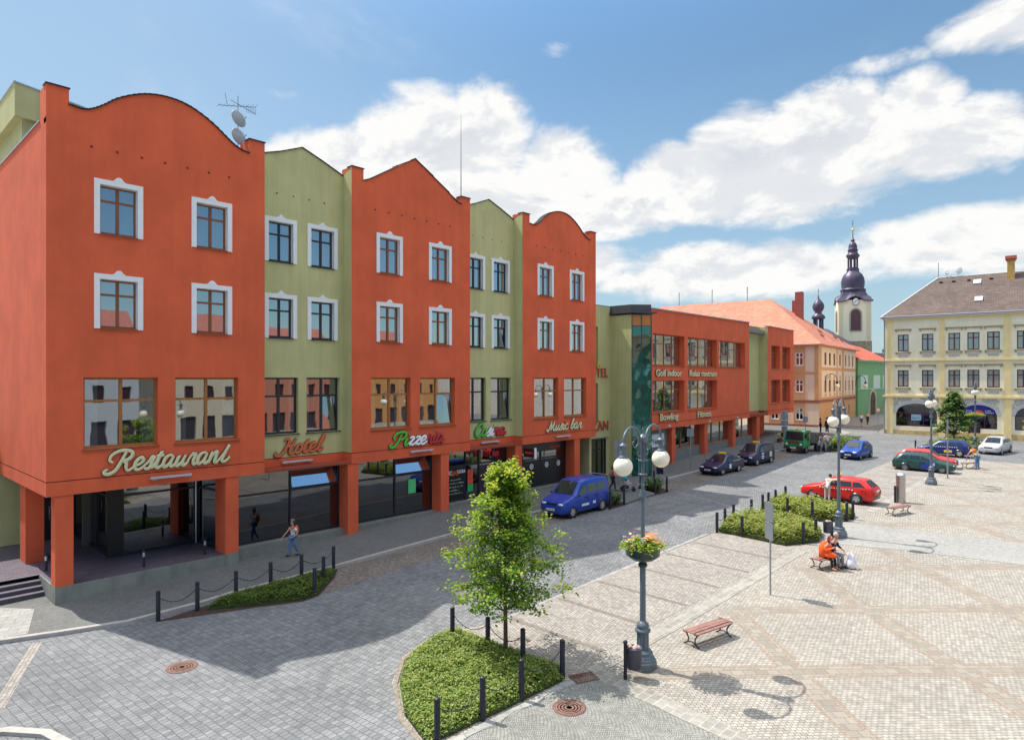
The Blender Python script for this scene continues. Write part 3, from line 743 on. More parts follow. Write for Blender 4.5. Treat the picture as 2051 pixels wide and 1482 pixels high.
b = H(); b.box(27.75, YS - .03, 1.5, 28.2, YS - .012, 1.93); b.build('poster', mat('poster_green', (.03, .42, .13), .6), sb)
b = H(); b.box(28.8, YS - .015, 1.2, 29.95, YS + .03, 3.0); b.box(30.05, YS - .015, 1.2, 31.15, YS + .03, 3.0); b.build('window_film', mat('purple_film', (.035, .02, .05), .4, var=.6, vscale=3), sb)
b = H(); b.box(29.9, YS - .03, 3.5, 30.5, YS - .012, 3.8); b.build('poster', mat('pink_print', (.65, .03, .09), .6), sb)
b = H(); b.box(31.96, YS - .02, 1.15, 34.64, YS + .02, 2.85); b.box(34.76, YS - .02, 1.15, 37.37, YS + .02, 2.85); film = b.build('window_film', BLK, sr)
b = H()
for x in (32.6, 33.7, 35.3, 36.6):
    for q in range(14):
        a0, a1 = q * 2 * math.pi / 14, (q + 1) * 2 * math.pi / 14
        for ra, rb in ((.13, .19), (.04, .08)):
            b.poly([(x + math.cos(a0) * ra, YS - .024, 2.45 + math.sin(a0) * ra), (x + math.cos(a0) * rb, YS - .024, 2.45 + math.sin(a0) * rb), (x + math.cos(a1) * rb, YS - .024, 2.45 + math.sin(a1) * rb), (x + math.cos(a1) * ra, YS - .024, 2.45 + math.sin(a1) * ra)])
b.build('ring_print', WLET, film)
b = H(); b.box(31.9, YS - .05, 3.42, 37.43, YS - .006, 3.98); bd = b.build('sign_board', BLK, HOT)
textmesh(bd, 'Eldorádo', 35.6, 3.58, YS - .065, .30, mat('sign_red_on_black', (.75, .05, .02), .5), H, bold=.006)
# projecting black sign board
PJ = empty('projecting_sign', (32.05, 28.7, 3.62), 0, 'black projecting sign board with red writing and white edge over the bar pavement', 'sign')
b = MB(); b.box(-.05, -.62, -.28, .05, .30, .30); q = b.build('board', BLK, PJ)
b = MB(); b.box(-.07, -.72, -.34, .07, -.625, .36); b.build('edge_light', WLET, PJ)
b = MB(); b.box(-.055, -.5, -.05, -.0505, .2, .06); b.build('lettering', mat('sign_red_on_black', (.75, .05, .02), .5), q)
# green sticker and red figure in the second shop window
b = H(); b.box(23.2, YS - .005, 1.95, 23.72, YS + .04, 2.75); b.build('poster', mat('sticker_green', (.10, .62, .22), .6), sw2)
b = H(); b.sphere((24.2, YS + .25, 2.35), (.32, .05, .16), 10, 0, 6); b.build('poster', mat('red_sticker', (.62, .02, .03), .6), sw2)

# recessed glass entrance of the corner restaurant
ZF = .725
e1 = shopglass(HOT, 9.35, 12.48, ZF, ZB, 32.25, H, [], 3.35, pane=glass('pane_entry', (.30, .32, .34), .22, wav=.02), roomcol=ROOML, depth=3.0, lab='wide glass panel of the restaurant entrance')
c = H(); c.box(8.82, 32.2, ZF, 9.345, 32.5, ZB); c.build('corner_post', mat('post_black', (.014, .014, .018), .5), HOT)
M90 = Matrix.Translation(Vector((8.86, 32.5, 0))) @ Matrix.Rotation(R(90), 4, 'Z')     # local x -> +Y, local -y -> +X ... mirrored below
def HS():      # facade facing -X: local x runs from back (far) to front, along -Y
    m = Matrix.Translation(Vector((8.86, 38.0, 0))) @ Matrix.Rotation(R(-90), 4, 'Z'); return LB(HL, m)
shopglass(HOT, 0.0, 5.5, ZF, ZB, 0., HS, [1.9, 3.7], 3.35, pane=GL_SH, roomcol=ROOML, depth=1.6, lab='glass side screen of the restaurant entrance', back=False)
def HS2():
    m = Matrix.Translation(Vector((12.55, 32.3, 0))) @ Matrix.Rotation(R(-86), 4, 'Z'); return LB(HL, m)
shopglass(HOT, 0.0, 2.75, ZF, ZB, 0., HS2, [], 3.35, pane=GL_SH, roomcol=ROOML, depth=.5, back=False)
c = H(); c.tube([(12.46, 32.18, ZF), (12.46, 32.18, ZB)], .04, 10); c.build('chrome_post', ALU, HOT)
wl = H(); wl.box(13.06, 29.7, 0, 13.1, 41, ZB); wl.box(8.6, 35.25, ZF, 13.0, 35.4, ZB); wl.build('inner_wall', ROOML, HOT)
# dining room seen through the entry glass
c = H(); c.box(9.6, 34.2, ZF, 10.4, 34.6, 1.9); c.box(11.8, 34.0, ZF, 12.1, 34.3, 4.1, 1); c.box(10.9, 33.8, ZF, 11.5, 34.4, 1.5, 2); c.build('interior_fittings', [mat('blue_box', (.05, .06, .25), .6), RED, mat('counter', (.15, .09, .05), .6)], HOT)
gw = H(); gw.box(-12, 38.0, ZF, 7.55, 38.2, ZB + 2); gw.box(-12, 38.2, 0, -11.8, 41, 6); gw.build('side_wall', GRN, HOT)
d = H(); d.box(7.6, 37.9, ZF, 8.85, 38.0, ZB); dd = d.build('door', BLK, HOT)
d = H(); d.tube([(7.82, 37.86, 1.75), (7.82, 37.72, 1.75), (7.82, 37.72, 2.35), (7.82, 37.86, 2.35)], .02, 6); d.build('handle', ALU, dd)
# penthouse behind the left end
p = H(); p.box(6.62, 37.0, 17.5, 9.6, 44, 20.6); p.extr([(6.3, 36.7, 20.35), (10.2, 36.7, 20.1), (10.2, 36.7, 21.3), (6.3, 36.7, 21.85)], (0, 9, 0)); p.build('penthouse', GRN, HOT)
p = H(); p.extr([(6.26, 36.66, 21.855), (10.24, 36.66, 21.305), (10.24, 36.66, 21.36), (6.26, 36.66, 21.91)], (0, 9.1, 0)); p.build('coping', ALU, HOT)
# floodlight bars on the fascia
def lightbar(x, y):
    b = H(); b.box(x - .8, y - .16, 4.40, x + .8, y - .05, 4.49); b.box(x - .75, y - .05, 4.38, x - .6, y + .0, 4.46); b.box(x + .6, y - .05, 4.38, x + .75, y, 4.46)
    for s_ in (-.68, -.58, .58, .68): b.sphere((x + s_, y - .11, 4.37), .035, 8, 0, 5)
    b.build('floodlight_bar', mat('bar_white', (.50, .50, .54), .4, metal=.3), HOT)
for x, y in ((10.2, 29.0), (16.3, GY), (23.4, 29.0), (29.6, GY), (36.0, 29.0)): lightbar(x, y)

# ---------------- script lettering (strokes) ----------------
G_ = {
 'R': ([[(-.25, .25), (-.42, .12), (-.35, -.08), (-.05, -.12), (.25, .15), (.42, .75), (.55, 1.35), (.62, 1.62)], [(-.05, .75), (-.28, .95), (-.22, 1.35), (.12, 1.62), (.55, 1.66), (.95, 1.5), (1.0, 1.15), (.78, .88), (.48, .82), (.75, .7), (.82, .3), (.98, .02), (1.2, .18), (1.36, .4)]], 1.3),
 'H': ([[(-.35, .32), (-.5, .12), (-.35, -.1), (0, -.02), (.2, .4), (.36, 1.0), (.4, 1.5), (.18, 1.62), (.0, 1.42)], [(.95, 1.66), (.78, 1.1), (.66, .5), (.72, .06), (.95, .02), (1.15, .3)], [(.15, .72), (.5, .86), (.95, .80)]], 1.12),
 'P': ([[(-.2, .3), (-.4, .1), (-.2, -.12), (.1, .0), (.32, .6), (.48, 1.4)], [(-.02, .7), (-.2, 1.1), (.1, 1.55), (.6, 1.66), (.98, 1.4), (.9, .95), (.55, .75), (.35, .8)]], 1.02),
 'C': ([[(.72, 1.2), (.9, 1.42), (.75, 1.62), (.4, 1.55), (.1, 1.1), (.02, .5), (.25, .04), (.6, .06), (.86, .36)]], .88),
 'M': ([[(-.2, .28), (-.3, .08), (-.12, -.06), (.08, .2), (.22, .9), (.32, 1.5)], [(.32, 1.5), (.42, .8), (.46, .05), (.62, .6), (.86, 1.5)], [(.86, 1.5), (.84, .7), (.92, .06), (1.1, .05), (1.28, .3)]], 1.22),
 'e': ([[(0, .35), (.3, .45), (.5, .72), (.36, .98), (.12, .82), (.02, .4), (.18, .04), (.45, .08), (.72, .4)]], .66),
 's': ([[(-.05, .3), (.2, .6), (.34, .98), (.5, .9), (.42, .72), (.4, .45), (.34, .1), (.12, .02), (.02, .18)], [(.34, .1), (.5, .14), (.66, .38)]], .6),
 't': ([[(.0, .35), (.18, .8), (.3, 1.4), (.18, .8), (.12, .2), (.28, .02), (.48, .18), (.6, .4)], [(.0, 1.0), (.5, 1.04)]], .55),
 'T': ([[(.0, .3), (.3, .9), (.5, 1.5), (.3, .8), (.2, .2), (.36, .02), (.6, .2), (.74, .46)]], .6),
 'a': ([[(.56, .86), (.36, 1.0), (.1, .8), (.02, .35), (.16, .03), (.4, .25), (.6, .9)], [(.6, .9), (.5, .35), (.58, .04), (.76, .14), (.88, .4)]], .82),
 'u': ([[(.0, .38), (.16, .92), (.06, .3), (.16, .02), (.4, .28), (.58, .92)], [(.58, .92), (.48, .35), (.56, .03), (.74, .14), (.86, .4)]], .8),
 'r': ([[(.0, .38), (.2, .9), (.18, 1.04), (.34, .88), (.5, .92), (.4, .4), (.46, .05), (.62, .1), (.76, .4)]], .68),
 'n': ([[(.0, .4), (.14, .95), (.08, .4), (.02, .02)], [(.05, .3), (.3, .9), (.48, .95), (.46, .5), (.44, .1), (.6, .03), (.8, .4)]], .76),
 'o': ([[(.4, .95), (.12, .8), (.02, .35), (.18, .02), (.44, .2), (.5, .65), (.36, .95), (.5, .84), (.7, .82)]], .64),
 'l': ([[(.0, .3), (.26, .8), (.46, 1.5), (.34, 1.66), (.2, 1.1), (.12, .3), (.24, .02), (.42, .14), (.56, .38)]], .52),
 'i': ([[(.0, .38), (.16, .92), (.06, .3), (.16, .02), (.32, .14), (.44, .4)], [(.22, 1.28), (.25, 1.32)]], .4),
 'z': ([[(.05, .82), (.2, .98), (.5, .86), (.3, .5), (.05, .1), (.3, .12), (.5, .02), (.68, .3)]], .62),
 'c': ([[(.5, .8), (.34, 1.0), (.1, .8), (.02, .35), (.2, .02), (.44, .1), (.64, .4)]], .58),
 'b': ([[(.0, .35), (.24, .9), (.4, 1.5), (.28, 1.66), (.14, 1.0), (.06, .3), (.22, .02), (.44, .25), (.44, .75), (.3, .9)], [(.44, .75), (.7, .8)]], .66)}
def script_sign(name, word, x, z, y, xh, width, mats, label, rise=0., wt=.13):
    """hand-lettering sign on a facade; mats: one material per letter"""
    tot = sum(G_[c][1] for c in word if c != ' ') + .5 * word.count(' ')
    k = width / (tot * xh)
    e = empty(name, (x, y, z), 0, label, 'sign')
    cx = 0
    for i, ch in enumerate(word):
        if ch == ' ': cx += .5; continue
        mb, eb = MB(), MB()
        for st in G_[ch][0]:
            P = catmull([((cx + a + .38 * b * .55) * xh * k, 0, b * xh) for a, b in st], 4)
            P = [(p.x, -.09 + .0015 * (i % 3), p.z + rise * p.x) for p in P]
            n = len(P); big = xh * wt
            rs = [big * (.62 + .38 * math.sin(math.pi * min(1, max(0, j / (n - 1))))) for j in range(n)]
            mb.tube(P, rs, 8, flat=(1, .30, 1)); eb.tube([(a, -.05 + .0015 * (i % 3), b) for a, _, b in P], [r_ * 1.28 for r_ in rs], 8, flat=(1, .30, 1))
        lt = mb.build('letter', mats[i], e); eb.build('letter_edge', LEDGE, lt); cx += G_[ch][1]
    return e
script_sign('restaurant_sign', 'RestaurantT'[:9] + 'T', 8.0, 4.83, 29.0, .49, 4.5, [CREAM] * 10, 'large cream script sign reading Restaurant under the corner windows', 0., .155)
script_sign('hotel_sign', 'Hotel', 15.45, 4.80, GY, .45, 2.2, [ORL] * 5, 'orange script sign reading Hotel on the green front', 0.02, .17)
script_sign('pizzeria_sign', 'Pizzeria', 21.5, 4.80, 29.0, .45, 3.5, [GLET] * 2 + [WLET] * 3 + [RLET] * 3, 'green, white and red script sign reading Pizzeria', .0, .17)
script_sign('casino_sign', 'Cosina', 28.25, 4.82, GY, .47, 2.75, [GLET] * 2 + [WLET] * 2 + [RLET] * 2, 'green, white and red script sign reading Cosina', .0, .18)
script_sign('music_bar_sign', 'Music bar', 34.4, 4.88, 29.0, .42, 3.7, [CREAM] * 9, 'cream script sign reading Music bar', .0, .17)

# ---------------- rooftop aerial, dishes and rod ----------------
AN = empty('roof_aerial', (13.62, 30.3, 17.88), 0, 'rooftop mast with aerials and two grey satellite dishes behind the first gable', 'antenna')
b = MB(); b.tube([(0, 0, 0), (0, 0, 3.75)], .022, 6); b.build('mast', ALU, AN)
b = MB(); b.tube([(-.9, 0, 3.05), (.95, .2, 3.55)], .014, 5)
for i in range(9):
    t_ = -.9 + i * .22; b.tube([(t_, -.22, 3.05 + (t_ + .9) * .27), (t_ + .02, .22, 3.05 + (t_ + .9) * .27)], .008, 4)
b.tube([(-.35, 0, 3.45), (.8, -.1, 3.1)], .012, 5)
for i in range(6): b.tube([(.35 + i * .09, -.12, 3.05), (.42 + i * .09, .05, 3.42)], .008, 4)
b.tube([(-.6, 0, 3.7), (-.5, 0, 3.2)], .01, 4); b.build('aerial', DKM, AN)
for z in (1.83, 2.66):
    b = MB(Matrix.Translation(Vector((0, -.1, z))) @ Matrix.Rotation(R(18), 4, 'Z') @ Matrix.Rotation(R(78), 4, 'X'))
    b.lathe([(.001, .07), (.15, .06), (.28, .03), (.40, 0), (.41, -.01), (.28, .015), (.001, .05)], 0, 0, 20); b.tube([(0, -.38, 0), (0, -.12, .42)], .01, 4); b.sphere((0, -.1, .43), .04, 6, 0, 4)
    b.build('satellite_dish', mat('dish_grey', (.30, .32, .34), .5), AN)
ROD = tag(MB().tube([(0, 0, 0), (0, 0, 5.2)], [.03, .008], 5).build('lightning_rod', DKM, None, (27.0, 29.6, 19.27)), 'thin lightning rod on the pier beside the pointed red gable', 'lightning rod')

# ================= MALL =================
MA = R(3.5); ML = Vector((52, 29.3, 0))
MALL = empty('shopping_building', tuple(ML), MA, 'low red building with wide brown windows and cream letters beyond the glass shaft', 'building')
def Q(): return MB()       # local coordinates: x along the front, y inwards
mz0, mz1 = 4.15, 14.35
wins = [(-3.9, 2.16, 9.57, 12.25), (2.83, 9.57, 9.57, 12.25), (10.05, 17.13, 9.60, 12.25), (-3.9, 2.16, 5.56, 8.29), (2.83, 9.57, 5.56, 8.29)]
def ztop(s): return 14.25 + .012 * (s + 5)
w = Q(); wall_holes(w, -5.6, 18.37, 4.66, 14.2, 0, wins, .62)
w.poly([(-5.6, 0, 14.2), (18.37, 0, 14.2), (18.37, 0, ztop(18.37)), (-5.6, 0, ztop(-5.6))]); w.poly([(-5.6, 0, 4.66), (-5.6, 0, 14.3), (-5.6, 8, 14.3), (-5.6, 8, 4.66)]); w.poly([(18.37, 0, 4.66), (18.37, 1.2, 4.66), (18.37, 1.2, 14.5), (18.37, 0, 14.5)])
w.build('wall', RED2, MALL)
for i, (a, b, c, d) in enumerate(wins):
    n = 3 if i != 99 else 1; pitch = (b - a) / 4
    window(MALL, a, b, c, d, 0, Q, OCH, GL_1, 3, .30, .07, .5, None, BRN, .05, room=1.1, vb=[a + pitch, a + 2 * pitch, a + 3 * pitch])
w2 = [(25.5, 28.7, 9.6, 12.35), (29.5, 32.7, 9.6, 12.35), (25.5, 28.8, 5.5, 8.28), (29.5, 32.7, 5.5, 8.28)]
w = Q(); wall_holes(w, 24.3, 34.05, 4.66, 14.5, 0, w2, .62); w.poly([(34.05, 0, 4.66), (34.05, 10, 4.66), (34.05, 10, 14.6), (34.05, 0, 14.6)]); w.build('wall', RED2, MALL)['label'] = 'narrow red end front'
for a, b, c, d in w2: window(MALL, a, b, c, d, 0, Q, OCH, GL_1, 1, .30, .07, .5, None, BRN, .05, room=1.1)
w = Q(); w.box(18.38, 1.0, 4.66, 24.29, 1.3, 14.35); w.poly([(24.296, .01, 4.66), (24.296, 1.0, 4.66), (24.296, 1.0, 14.42), (24.296, .01, 14.45)]); w.build('wall', GRN, MALL)['label'] = 'green recessed front'
c = Q()
c.extr([(-5.9, -.12, ztop(-5.6) + .004), (18.4, -.12, ztop(18.4) + .004), (18.4, -.12, ztop(18.4) + .09), (-5.9, -.12, ztop(-5.6) + .09)], (0, .5, 0)); CG_ = mat('coping_grey', (.36, .35, .36), .6); c.build('coping', CG_, MALL)
c = Q(); c.box(18.41, .88, 14.355, 24.25, 1.4, 14.44); c.build('coping', CG_, MALL); c = Q(); c.box(24.26, -.12, 14.505, 34.2, .4, 14.59); c.build('coping', CG_, MALL)
r = Q(); r.box(-5.5, .3, 13.6, 34.0, 14, 14.0); r.build('roof', mat('flat_roof', (.22, .21, .22), .9), MALL)
f = Q(); f.box(-5.7, -.03, mz0, 18.4, .3, 4.62); f.box(18.41, .97, mz0, 24.27, 1.3, 4.62); f.box(24.28, -.03, mz0, 34.05, .3, 4.62); f.build('fascia', RED2, MALL)
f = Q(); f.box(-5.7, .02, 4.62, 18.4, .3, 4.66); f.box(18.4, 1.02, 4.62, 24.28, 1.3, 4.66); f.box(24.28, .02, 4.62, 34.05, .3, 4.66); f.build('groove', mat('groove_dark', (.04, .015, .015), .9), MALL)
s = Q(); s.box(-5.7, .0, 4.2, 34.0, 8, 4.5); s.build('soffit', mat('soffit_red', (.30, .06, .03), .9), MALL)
for a, b in ((-.25, .48), (6.7, 7.4), (13.8, 14.6), (20.9, 21.8)): c = Q(); c.box(a, .06, .4, b, .7, mz0 - .003); c.build('column', RED2, MALL)
c = Q(); c.box(28.0, 2.3, .4, 29.9, 2.9, mz0 - .003); c.build('column', RED2, MALL)
b = Q(); b.box(-5.6, 13, 0, 34, 13.3, 14); b.box(33.8, 8, 0, 34.04, 13, 14.2); b.build('back_wall', RED2, MALL)
p = Q(); p.box(-5.6, .5, .2, 21.0, .62, 2.0); p.build('plinth', mat('mall_plinth', (.19, .195, .19), .9, var=.12), MALL)
shopc = mat('shop_interior', (.09, .075, .075), .8, var=.8, vscale=2.5)
for a, b, sp in ((.48, 6.7, [2.5, 4.6]), (7.4, 13.8, [9.5, 11.6]), (14.6, 20.9, [17.7])):
    w_ = shopglass(MALL, a, b, 2.0, mz0, .55, Q, sp, None, frame=OCH, pane=GL_1, roomcol=shopc, depth=2.0)
    rr = random.Random(int(a * 10)); k = Q()
    for _ in range(16):
        x = rr.uniform(a + .2, b - .4); h = rr.uniform(.3, 1.3); k.box(x, rr.uniform(.9, 1.7), 2.05, x + rr.uniform(.12, .5), 1.9, 2.05 + h, rr.randrange(3))
    k.build('display_goods', [mat('goods_dark', (.05, .04, .06), .7), mat('goods_pale', (.45, .42, .38), .7), mat('goods_red', (.35, .06, .05), .7)], w_)
w_ = Q(); w_.box(-5.6, .52, .2, -.25, .62, mz0); w_.build('wall', mat('mall_plinth', (.19, .195, .19), .9), MALL)
b = Q(); b.box(-3.4, .46, 2.6, -.9, .515, 3.7); bb = b.build('notice_board', WHT, MALL); textmesh(bb, 'Hemy', -3.0, 2.85, .45, .62, mat('teal_print', (.06, .22, .24), .5), Q, bold=.01)
b = Q(); b.box(7.6, .5, 3.3, 8.5, .54, 3.95); b.build('poster', mat('lime_poster', (.25, .65, .05), .6), MALL)
for x in (-1.6, 6.9, 14.1): q = Q(); q.tube([(x, -.03, 4.3), (x, -.3, 4.35)], .02, 5); q.sphere((x, -.36, 4.36), (.22, .12, .10), 10, 0, 6); q.build('spotlight', mat('bar_white', (.50, .50, .54), .4), MALL)
def sans_sign(name, s, x, z, size, sx, label):
    e = empty(name, MALL.matrix_basis @ Vector((0, 0, 0)), MA, label, 'sign'); e.location = ML + Matrix.Rotation(MA, 3, 'Z') @ Vector((x, 0, z))
    a = textmesh(e, s, 0, 0, -.10, size, CREAM, Q, 'lettering', .03, sx=sx, bold=.014)
    textmesh(a, s, .0, -.0, -.04, size, LEDGE, Q, 'letter_edge', .02, sx=sx, bold=.034)
    return e
sans_sign('golf_sign', 'Golf indoor', -3.55, 8.66, .80, 1.28, 'cream sign reading Golf indoor between the window rows')
sans_sign('relax_sign', 'Relax centrum', 2.95, 8.66, .80, 1.31, 'cream sign reading Relax centrum between the window rows')
sans_sign('bowling_sign', 'Bowling', -2.85, 4.88, .82, 1.34, 'cream sign reading Bowling above the ground-floor columns')
sans_sign('fitness_sign', 'Fitness', 4.7, 4.82, .80, 1.42, 'cream sign reading Fitness above the ground-floor columns')

# link block: green wall with hotel lettering, side wall, glass tower
LK = Vector((43.57, 28.2, 0))
LINK = empty('link_building', tuple(LK), 0, 'green link building with entrance doors and a teal glass corner shaft', 'building')
def K(): return LB(LK)
YL = 30.2
w = K(); wall_holes(w, 39.99, 43.56, 3.85, 14.12, YL, [(40.2, 41.95, 9.2, 12.5), (40.6, 41.95, 5.2, 8.1)], .5); w.box(43.05, YL, .3, 43.56, YL + .3, 3.845)
w.build('wall', GRN, LINK)
w = K(); w.poly([(43.57, 28.2, .3), (43.57, YL + .4, .3), (43.57, YL + .4, 13.42), (43.57, 28.2, 13.42)]); w.build('side_wall', GRN, LINK)
w = K(); w.box(40.2, YL + .3, 9.2, 41.95, YL + .5, 12.5); w.build('niche_wall', GRN, LINK)
window(LINK, 40.6, 41.95, 5.2, 8.1, YL, K, DKF, GL_1, 1, .3, .08, .2, None, DKF, None)
c = K(); c.box(39.99, YL - .1, 3.78, 43.3, YL + .0, 3.86); c.build('canopy_edge', CONC, LINK)
shopglass(LINK, 39.95, 43.05, .75, 3.78, YL + .05, K, [41.1, 41.9, 42.6], 2.95, pane=GL_DK)
textmesh(LINK, 'HOTEL', 40.12, 8.58, YL - .06, .96, mat('rust_letters', (.42, .085, .04), .6), K, 'lettering', .03, bold=.02, sx=1.02)['label'] = 'rust red letters of the word HOTEL'
textmesh(LINK, 'RŮŽAN', 39.72, 4.42, YL - .06, 1.02, mat('rust_letters', (.42, .085, .04), .6), K, 'lettering', .03, bold=.02, sx=1.02)['label'] = 'rust red letters of the word RŮŽAN'
b = K(); b.disc(42.0, YL, 9.45, .2, .05, 12, 0, .1)
b.build('star_emblem', mat('gold_star', (.65, .50, .04), .5), LINK)
# glass shaft turned towards the square
SH = empty('stair_shaft', (43.57, 28.2, 0), R(43.2 - 90), 'tall teal glass stair shaft on the corner beside the lettered red front', 'glass tower')
gt = glass('pane_teal', (.20, .55, .50), .13, wav=.25, gcol=(.55, .95, .90))
f = MB(); W_ = 1.56
zs = [.75, 2.3, 3.85, 5.2, 6.55, 7.9, 9.25, 10.6, 11.6, 12.5, 13.38]
for z in zs: f.box(0, -.03, z, W_, .05, z + .05)
for x in (0, W_ / 2 - .03, W_ - .06): f.box(x, -.04, .75, x + .06, .056, 13.43)
fo = f.build('frame', mat('teal_frame', (.02, .05, .055), .4), SH)
p = MB(); p.poly([(0, 0, .8), (W_, 0, .8), (W_, 0, 12.5), (0, 0, 12.5)]); p.poly([(W_, 0, .8), (W_, 1.9, .8), (W_, 1.9, 12.5), (W_, 0, 12.5)]); p.build('pane', gt, fo)
p = MB(); p.box(.02, .005, 12.55, W_ - .02, .03, 13.38); p.build('top_panel', mat('orange_panel', (.50, .19, .05), .6), SH)
p = MB(); p.box(.05, 1.2, .7, W_, 1.25, 13.3); p.box(.02, .06, .7, .06, 1.2, 13.3)
for z in (4.0, 7.9, 11.8): p.box(.06, .2, z, W_ - .05, 1.2, z + .1)
p.build('inner_wall', mat('shaft_inner', (.22, .46, .43), .8, var=.4, vscale=2), SH)
rf = K(); rf.extr([(43.4, YL + .5, 13.55), (43.4, 28.0, 13.55), (44.85, 26.7, 13.5), (45.3, 27.4, 13.5), (46.6, 29.6, 13.6), (46.6, YL + .5, 13.6)], (0, 0, .10)); rf.extr([(43.6, YL + .4, 13.66), (43.6, 28.3, 13.66), (44.8, 27.2, 13.66), (46.5, 29.6, 13.66), (46.5, YL + .4, 13.66)], (0, 0, .55))
rf.build('roof', mat('canopy_roof', (.07, .07, .08), .5), LINK)
rf = K(); rf.box(39.99, YL + .02, 14.125, 46.5, YL + 9, 14.2); rf.box(46.4, YL, 4, 46.6, YL + 9, 14.1); rf.build('roof_slab', mat('flat_roof', (.22, .21, .22), .9), LINK)
bt = tag(MB().box(-.04, -.3, 0, .04, .3, 2.0).build('advert_board', mat('advert_print', (.03, .03, .06), .5, var=.9, vscale=5), None, (46.1, 27.2, gs(46.1, 27.2))), 'dark advertising board standing beside the glass shaft', 'sign board')

# ================= PALE YELLOW BUILDING (right) =================
YA = R(-84.7); YO = Vector((94.11, 22.99, 0))
YB = empty('yellow_building', tuple(YO), YA, 'pale yellow three-storey building with brown hipped roof and arched shop windows', 'building')
YW = mat('pale_yellow', (.90, .83, .62), .9, var=.05, vscale=.6, bump=.2, streak=.06)
YP = mat('yellow_pilaster', (.88, .70, .35), .9, var=.05, vscale=.6, streak=.06)
YG_ = mat('grey_stucco', (.50, .50, .47), .9, var=.12, vscale=5, bump=.5, bscale=18)
YS_ = mat('stone_sill', (.40, .35, .22), .85, var=.1)
PUR = mat('purple_frame', (.11, .022, .035), .5)
LEN = 22.0
yx = [(1.51, 2.70), (4.12, 5.33), (6.87, 8.06), (8.77, 9.96), (10.70, 11.90), (13.5, 14.7), (15.4, 16.6), (17.3, 18.5)]
holes = [(a, b, 11.85, 13.96) for a, b in yx] + [(a, b, 7.38, 9.48) for a, b in yx]
w = Q(); wall_holes(w, 0, LEN, 6.28, 16.0, 0, holes, .3)
arches = [(1.30, 5.72), (8.0, 11.66), (13.3, 17.3)]
def arch_wall(mb, z0, z1, y, cells, spring, rise, sill, depth):
    """ground-floor wall with segmental arches"""
    x = 0
    for a, b in cells:
        mb.poly([(x, y, z0), (a, y, z0), (a, y, z1), (x, y, z1)]); n = 16
        cur = [(a + (b - a) * i / n, spring + rise * (1 - (2 * i / n - 1) ** 2) ** .5) for i in range(n + 1)]
        for i in range(n):
            (p, zp), (q, zq) = cur[i], cur[i + 1]
            mb.poly([(p, y, zp), (q, y, zq), (q, y, z1), (p, y, z1)]); mb.poly([(p, y, zp), (p, y + depth, zp), (q, y + depth, zq), (q, y, zq)])
        mb.poly([(a, y, z0), (b, y, z0), (b, y, sill), (a, y, sill)]); mb.poly([(a, y, sill), (b, y, sill), (b, y + depth, sill), (a, y + depth, sill)])
        mb.poly([(a, y, sill), (a, y + depth, sill), (a, y + depth, spring), (a, y, spring)]); mb.poly([(b, y, sill), (b, y + depth, sill), (b, y + depth, spring), (b, y, spring)])
        x = b
    mb.poly([(x, y, z0), (LEN, y, z0), (LEN, y, z1), (x, y, z1)])
arch_wall(w, .5, 6.28, 0, arches, 4.1, 1.2, 2.45, .45)
w.poly([(0, 0, .5), (0, 14, .5), (0, 14, 16), (0, 0, 16)]); w.poly([(LEN, 0, .5), (LEN, 14, .5), (LEN, 14, 16), (LEN, 0, 16)]); w.poly([(0, 14, .5), (LEN, 14, .5), (LEN, 14, 16), (0, 14, 16)])
w.build('wall', YW, YB)
for i, (a, b, c, d) in enumerate(holes):
    w_ = window(YB, a, b, c, d, 0, Q, PUR, GL_UP if i < 8 else GL_1, 1, .3, .10, .16, None, None, .1 if i % 3 else True, room=.8)
    m_ = (a + b) / 2; L = (b - a) / 2 + .33
    t = Q(); t.box(m_ - L, -.16, d + .60, m_ + L, .0, d + .70); t.box(m_ - L + .03, -.12, d + .52, m_ + L - .03, 0, d + .6)
    for s_ in (-1, 1): t.box(m_ + s_ * (L - .16) - .07, -.11, d + .33, m_ + s_ * (L - .16) + .07, 0, d + .52)
    t.build('window_cornice', YS_, w_)
    t = Q(); t.box(m_ - L + .08, -.18, c - .17, m_ + L - .08, .0, c - .06)
    for s_ in (-1, 1): t.box(m_ + s_ * (L - .22) - .07, -.12, c - .38, m_ + s_ * (L - .22) + .07, 0, c - .17)
    t.build('sill', YS_, w_)
    t = Q(); t.box(a + .06, -.04, c - .75, b - .06, 0, c - .42); t.build('stucco_panel', YG_, w_)
for a, b in ((.35, .95), (5.95, 6.5), (12.3, 12.95), (18.9, 19.5)):
    t = Q(); t.box(a, -.10, 6.34, b, 0, 10.62); t.box(a, -.10, 10.80, b, 0, 15.70); t.box(a - .05, -.12, .9, b + .05, 0, 6.12); t.build('pilaster', YP, YB)
t = Q(); t.box(-.15, -.2, 10.62, LEN, 0, 10.80); t.box(-.15, -.22, 6.12, LEN, 0, 6.34); t.box(0, -.06, 15.7, LEN, 0, 15.97); t.build('cornice', YP, YB)
t = Q(); t.box(0, -.05, .5, LEN, 0, 1.95); t.build('plinth', mat('ochre_plinth', (.58, .42, .18), .9, var=.2, vscale=1.5), YB)
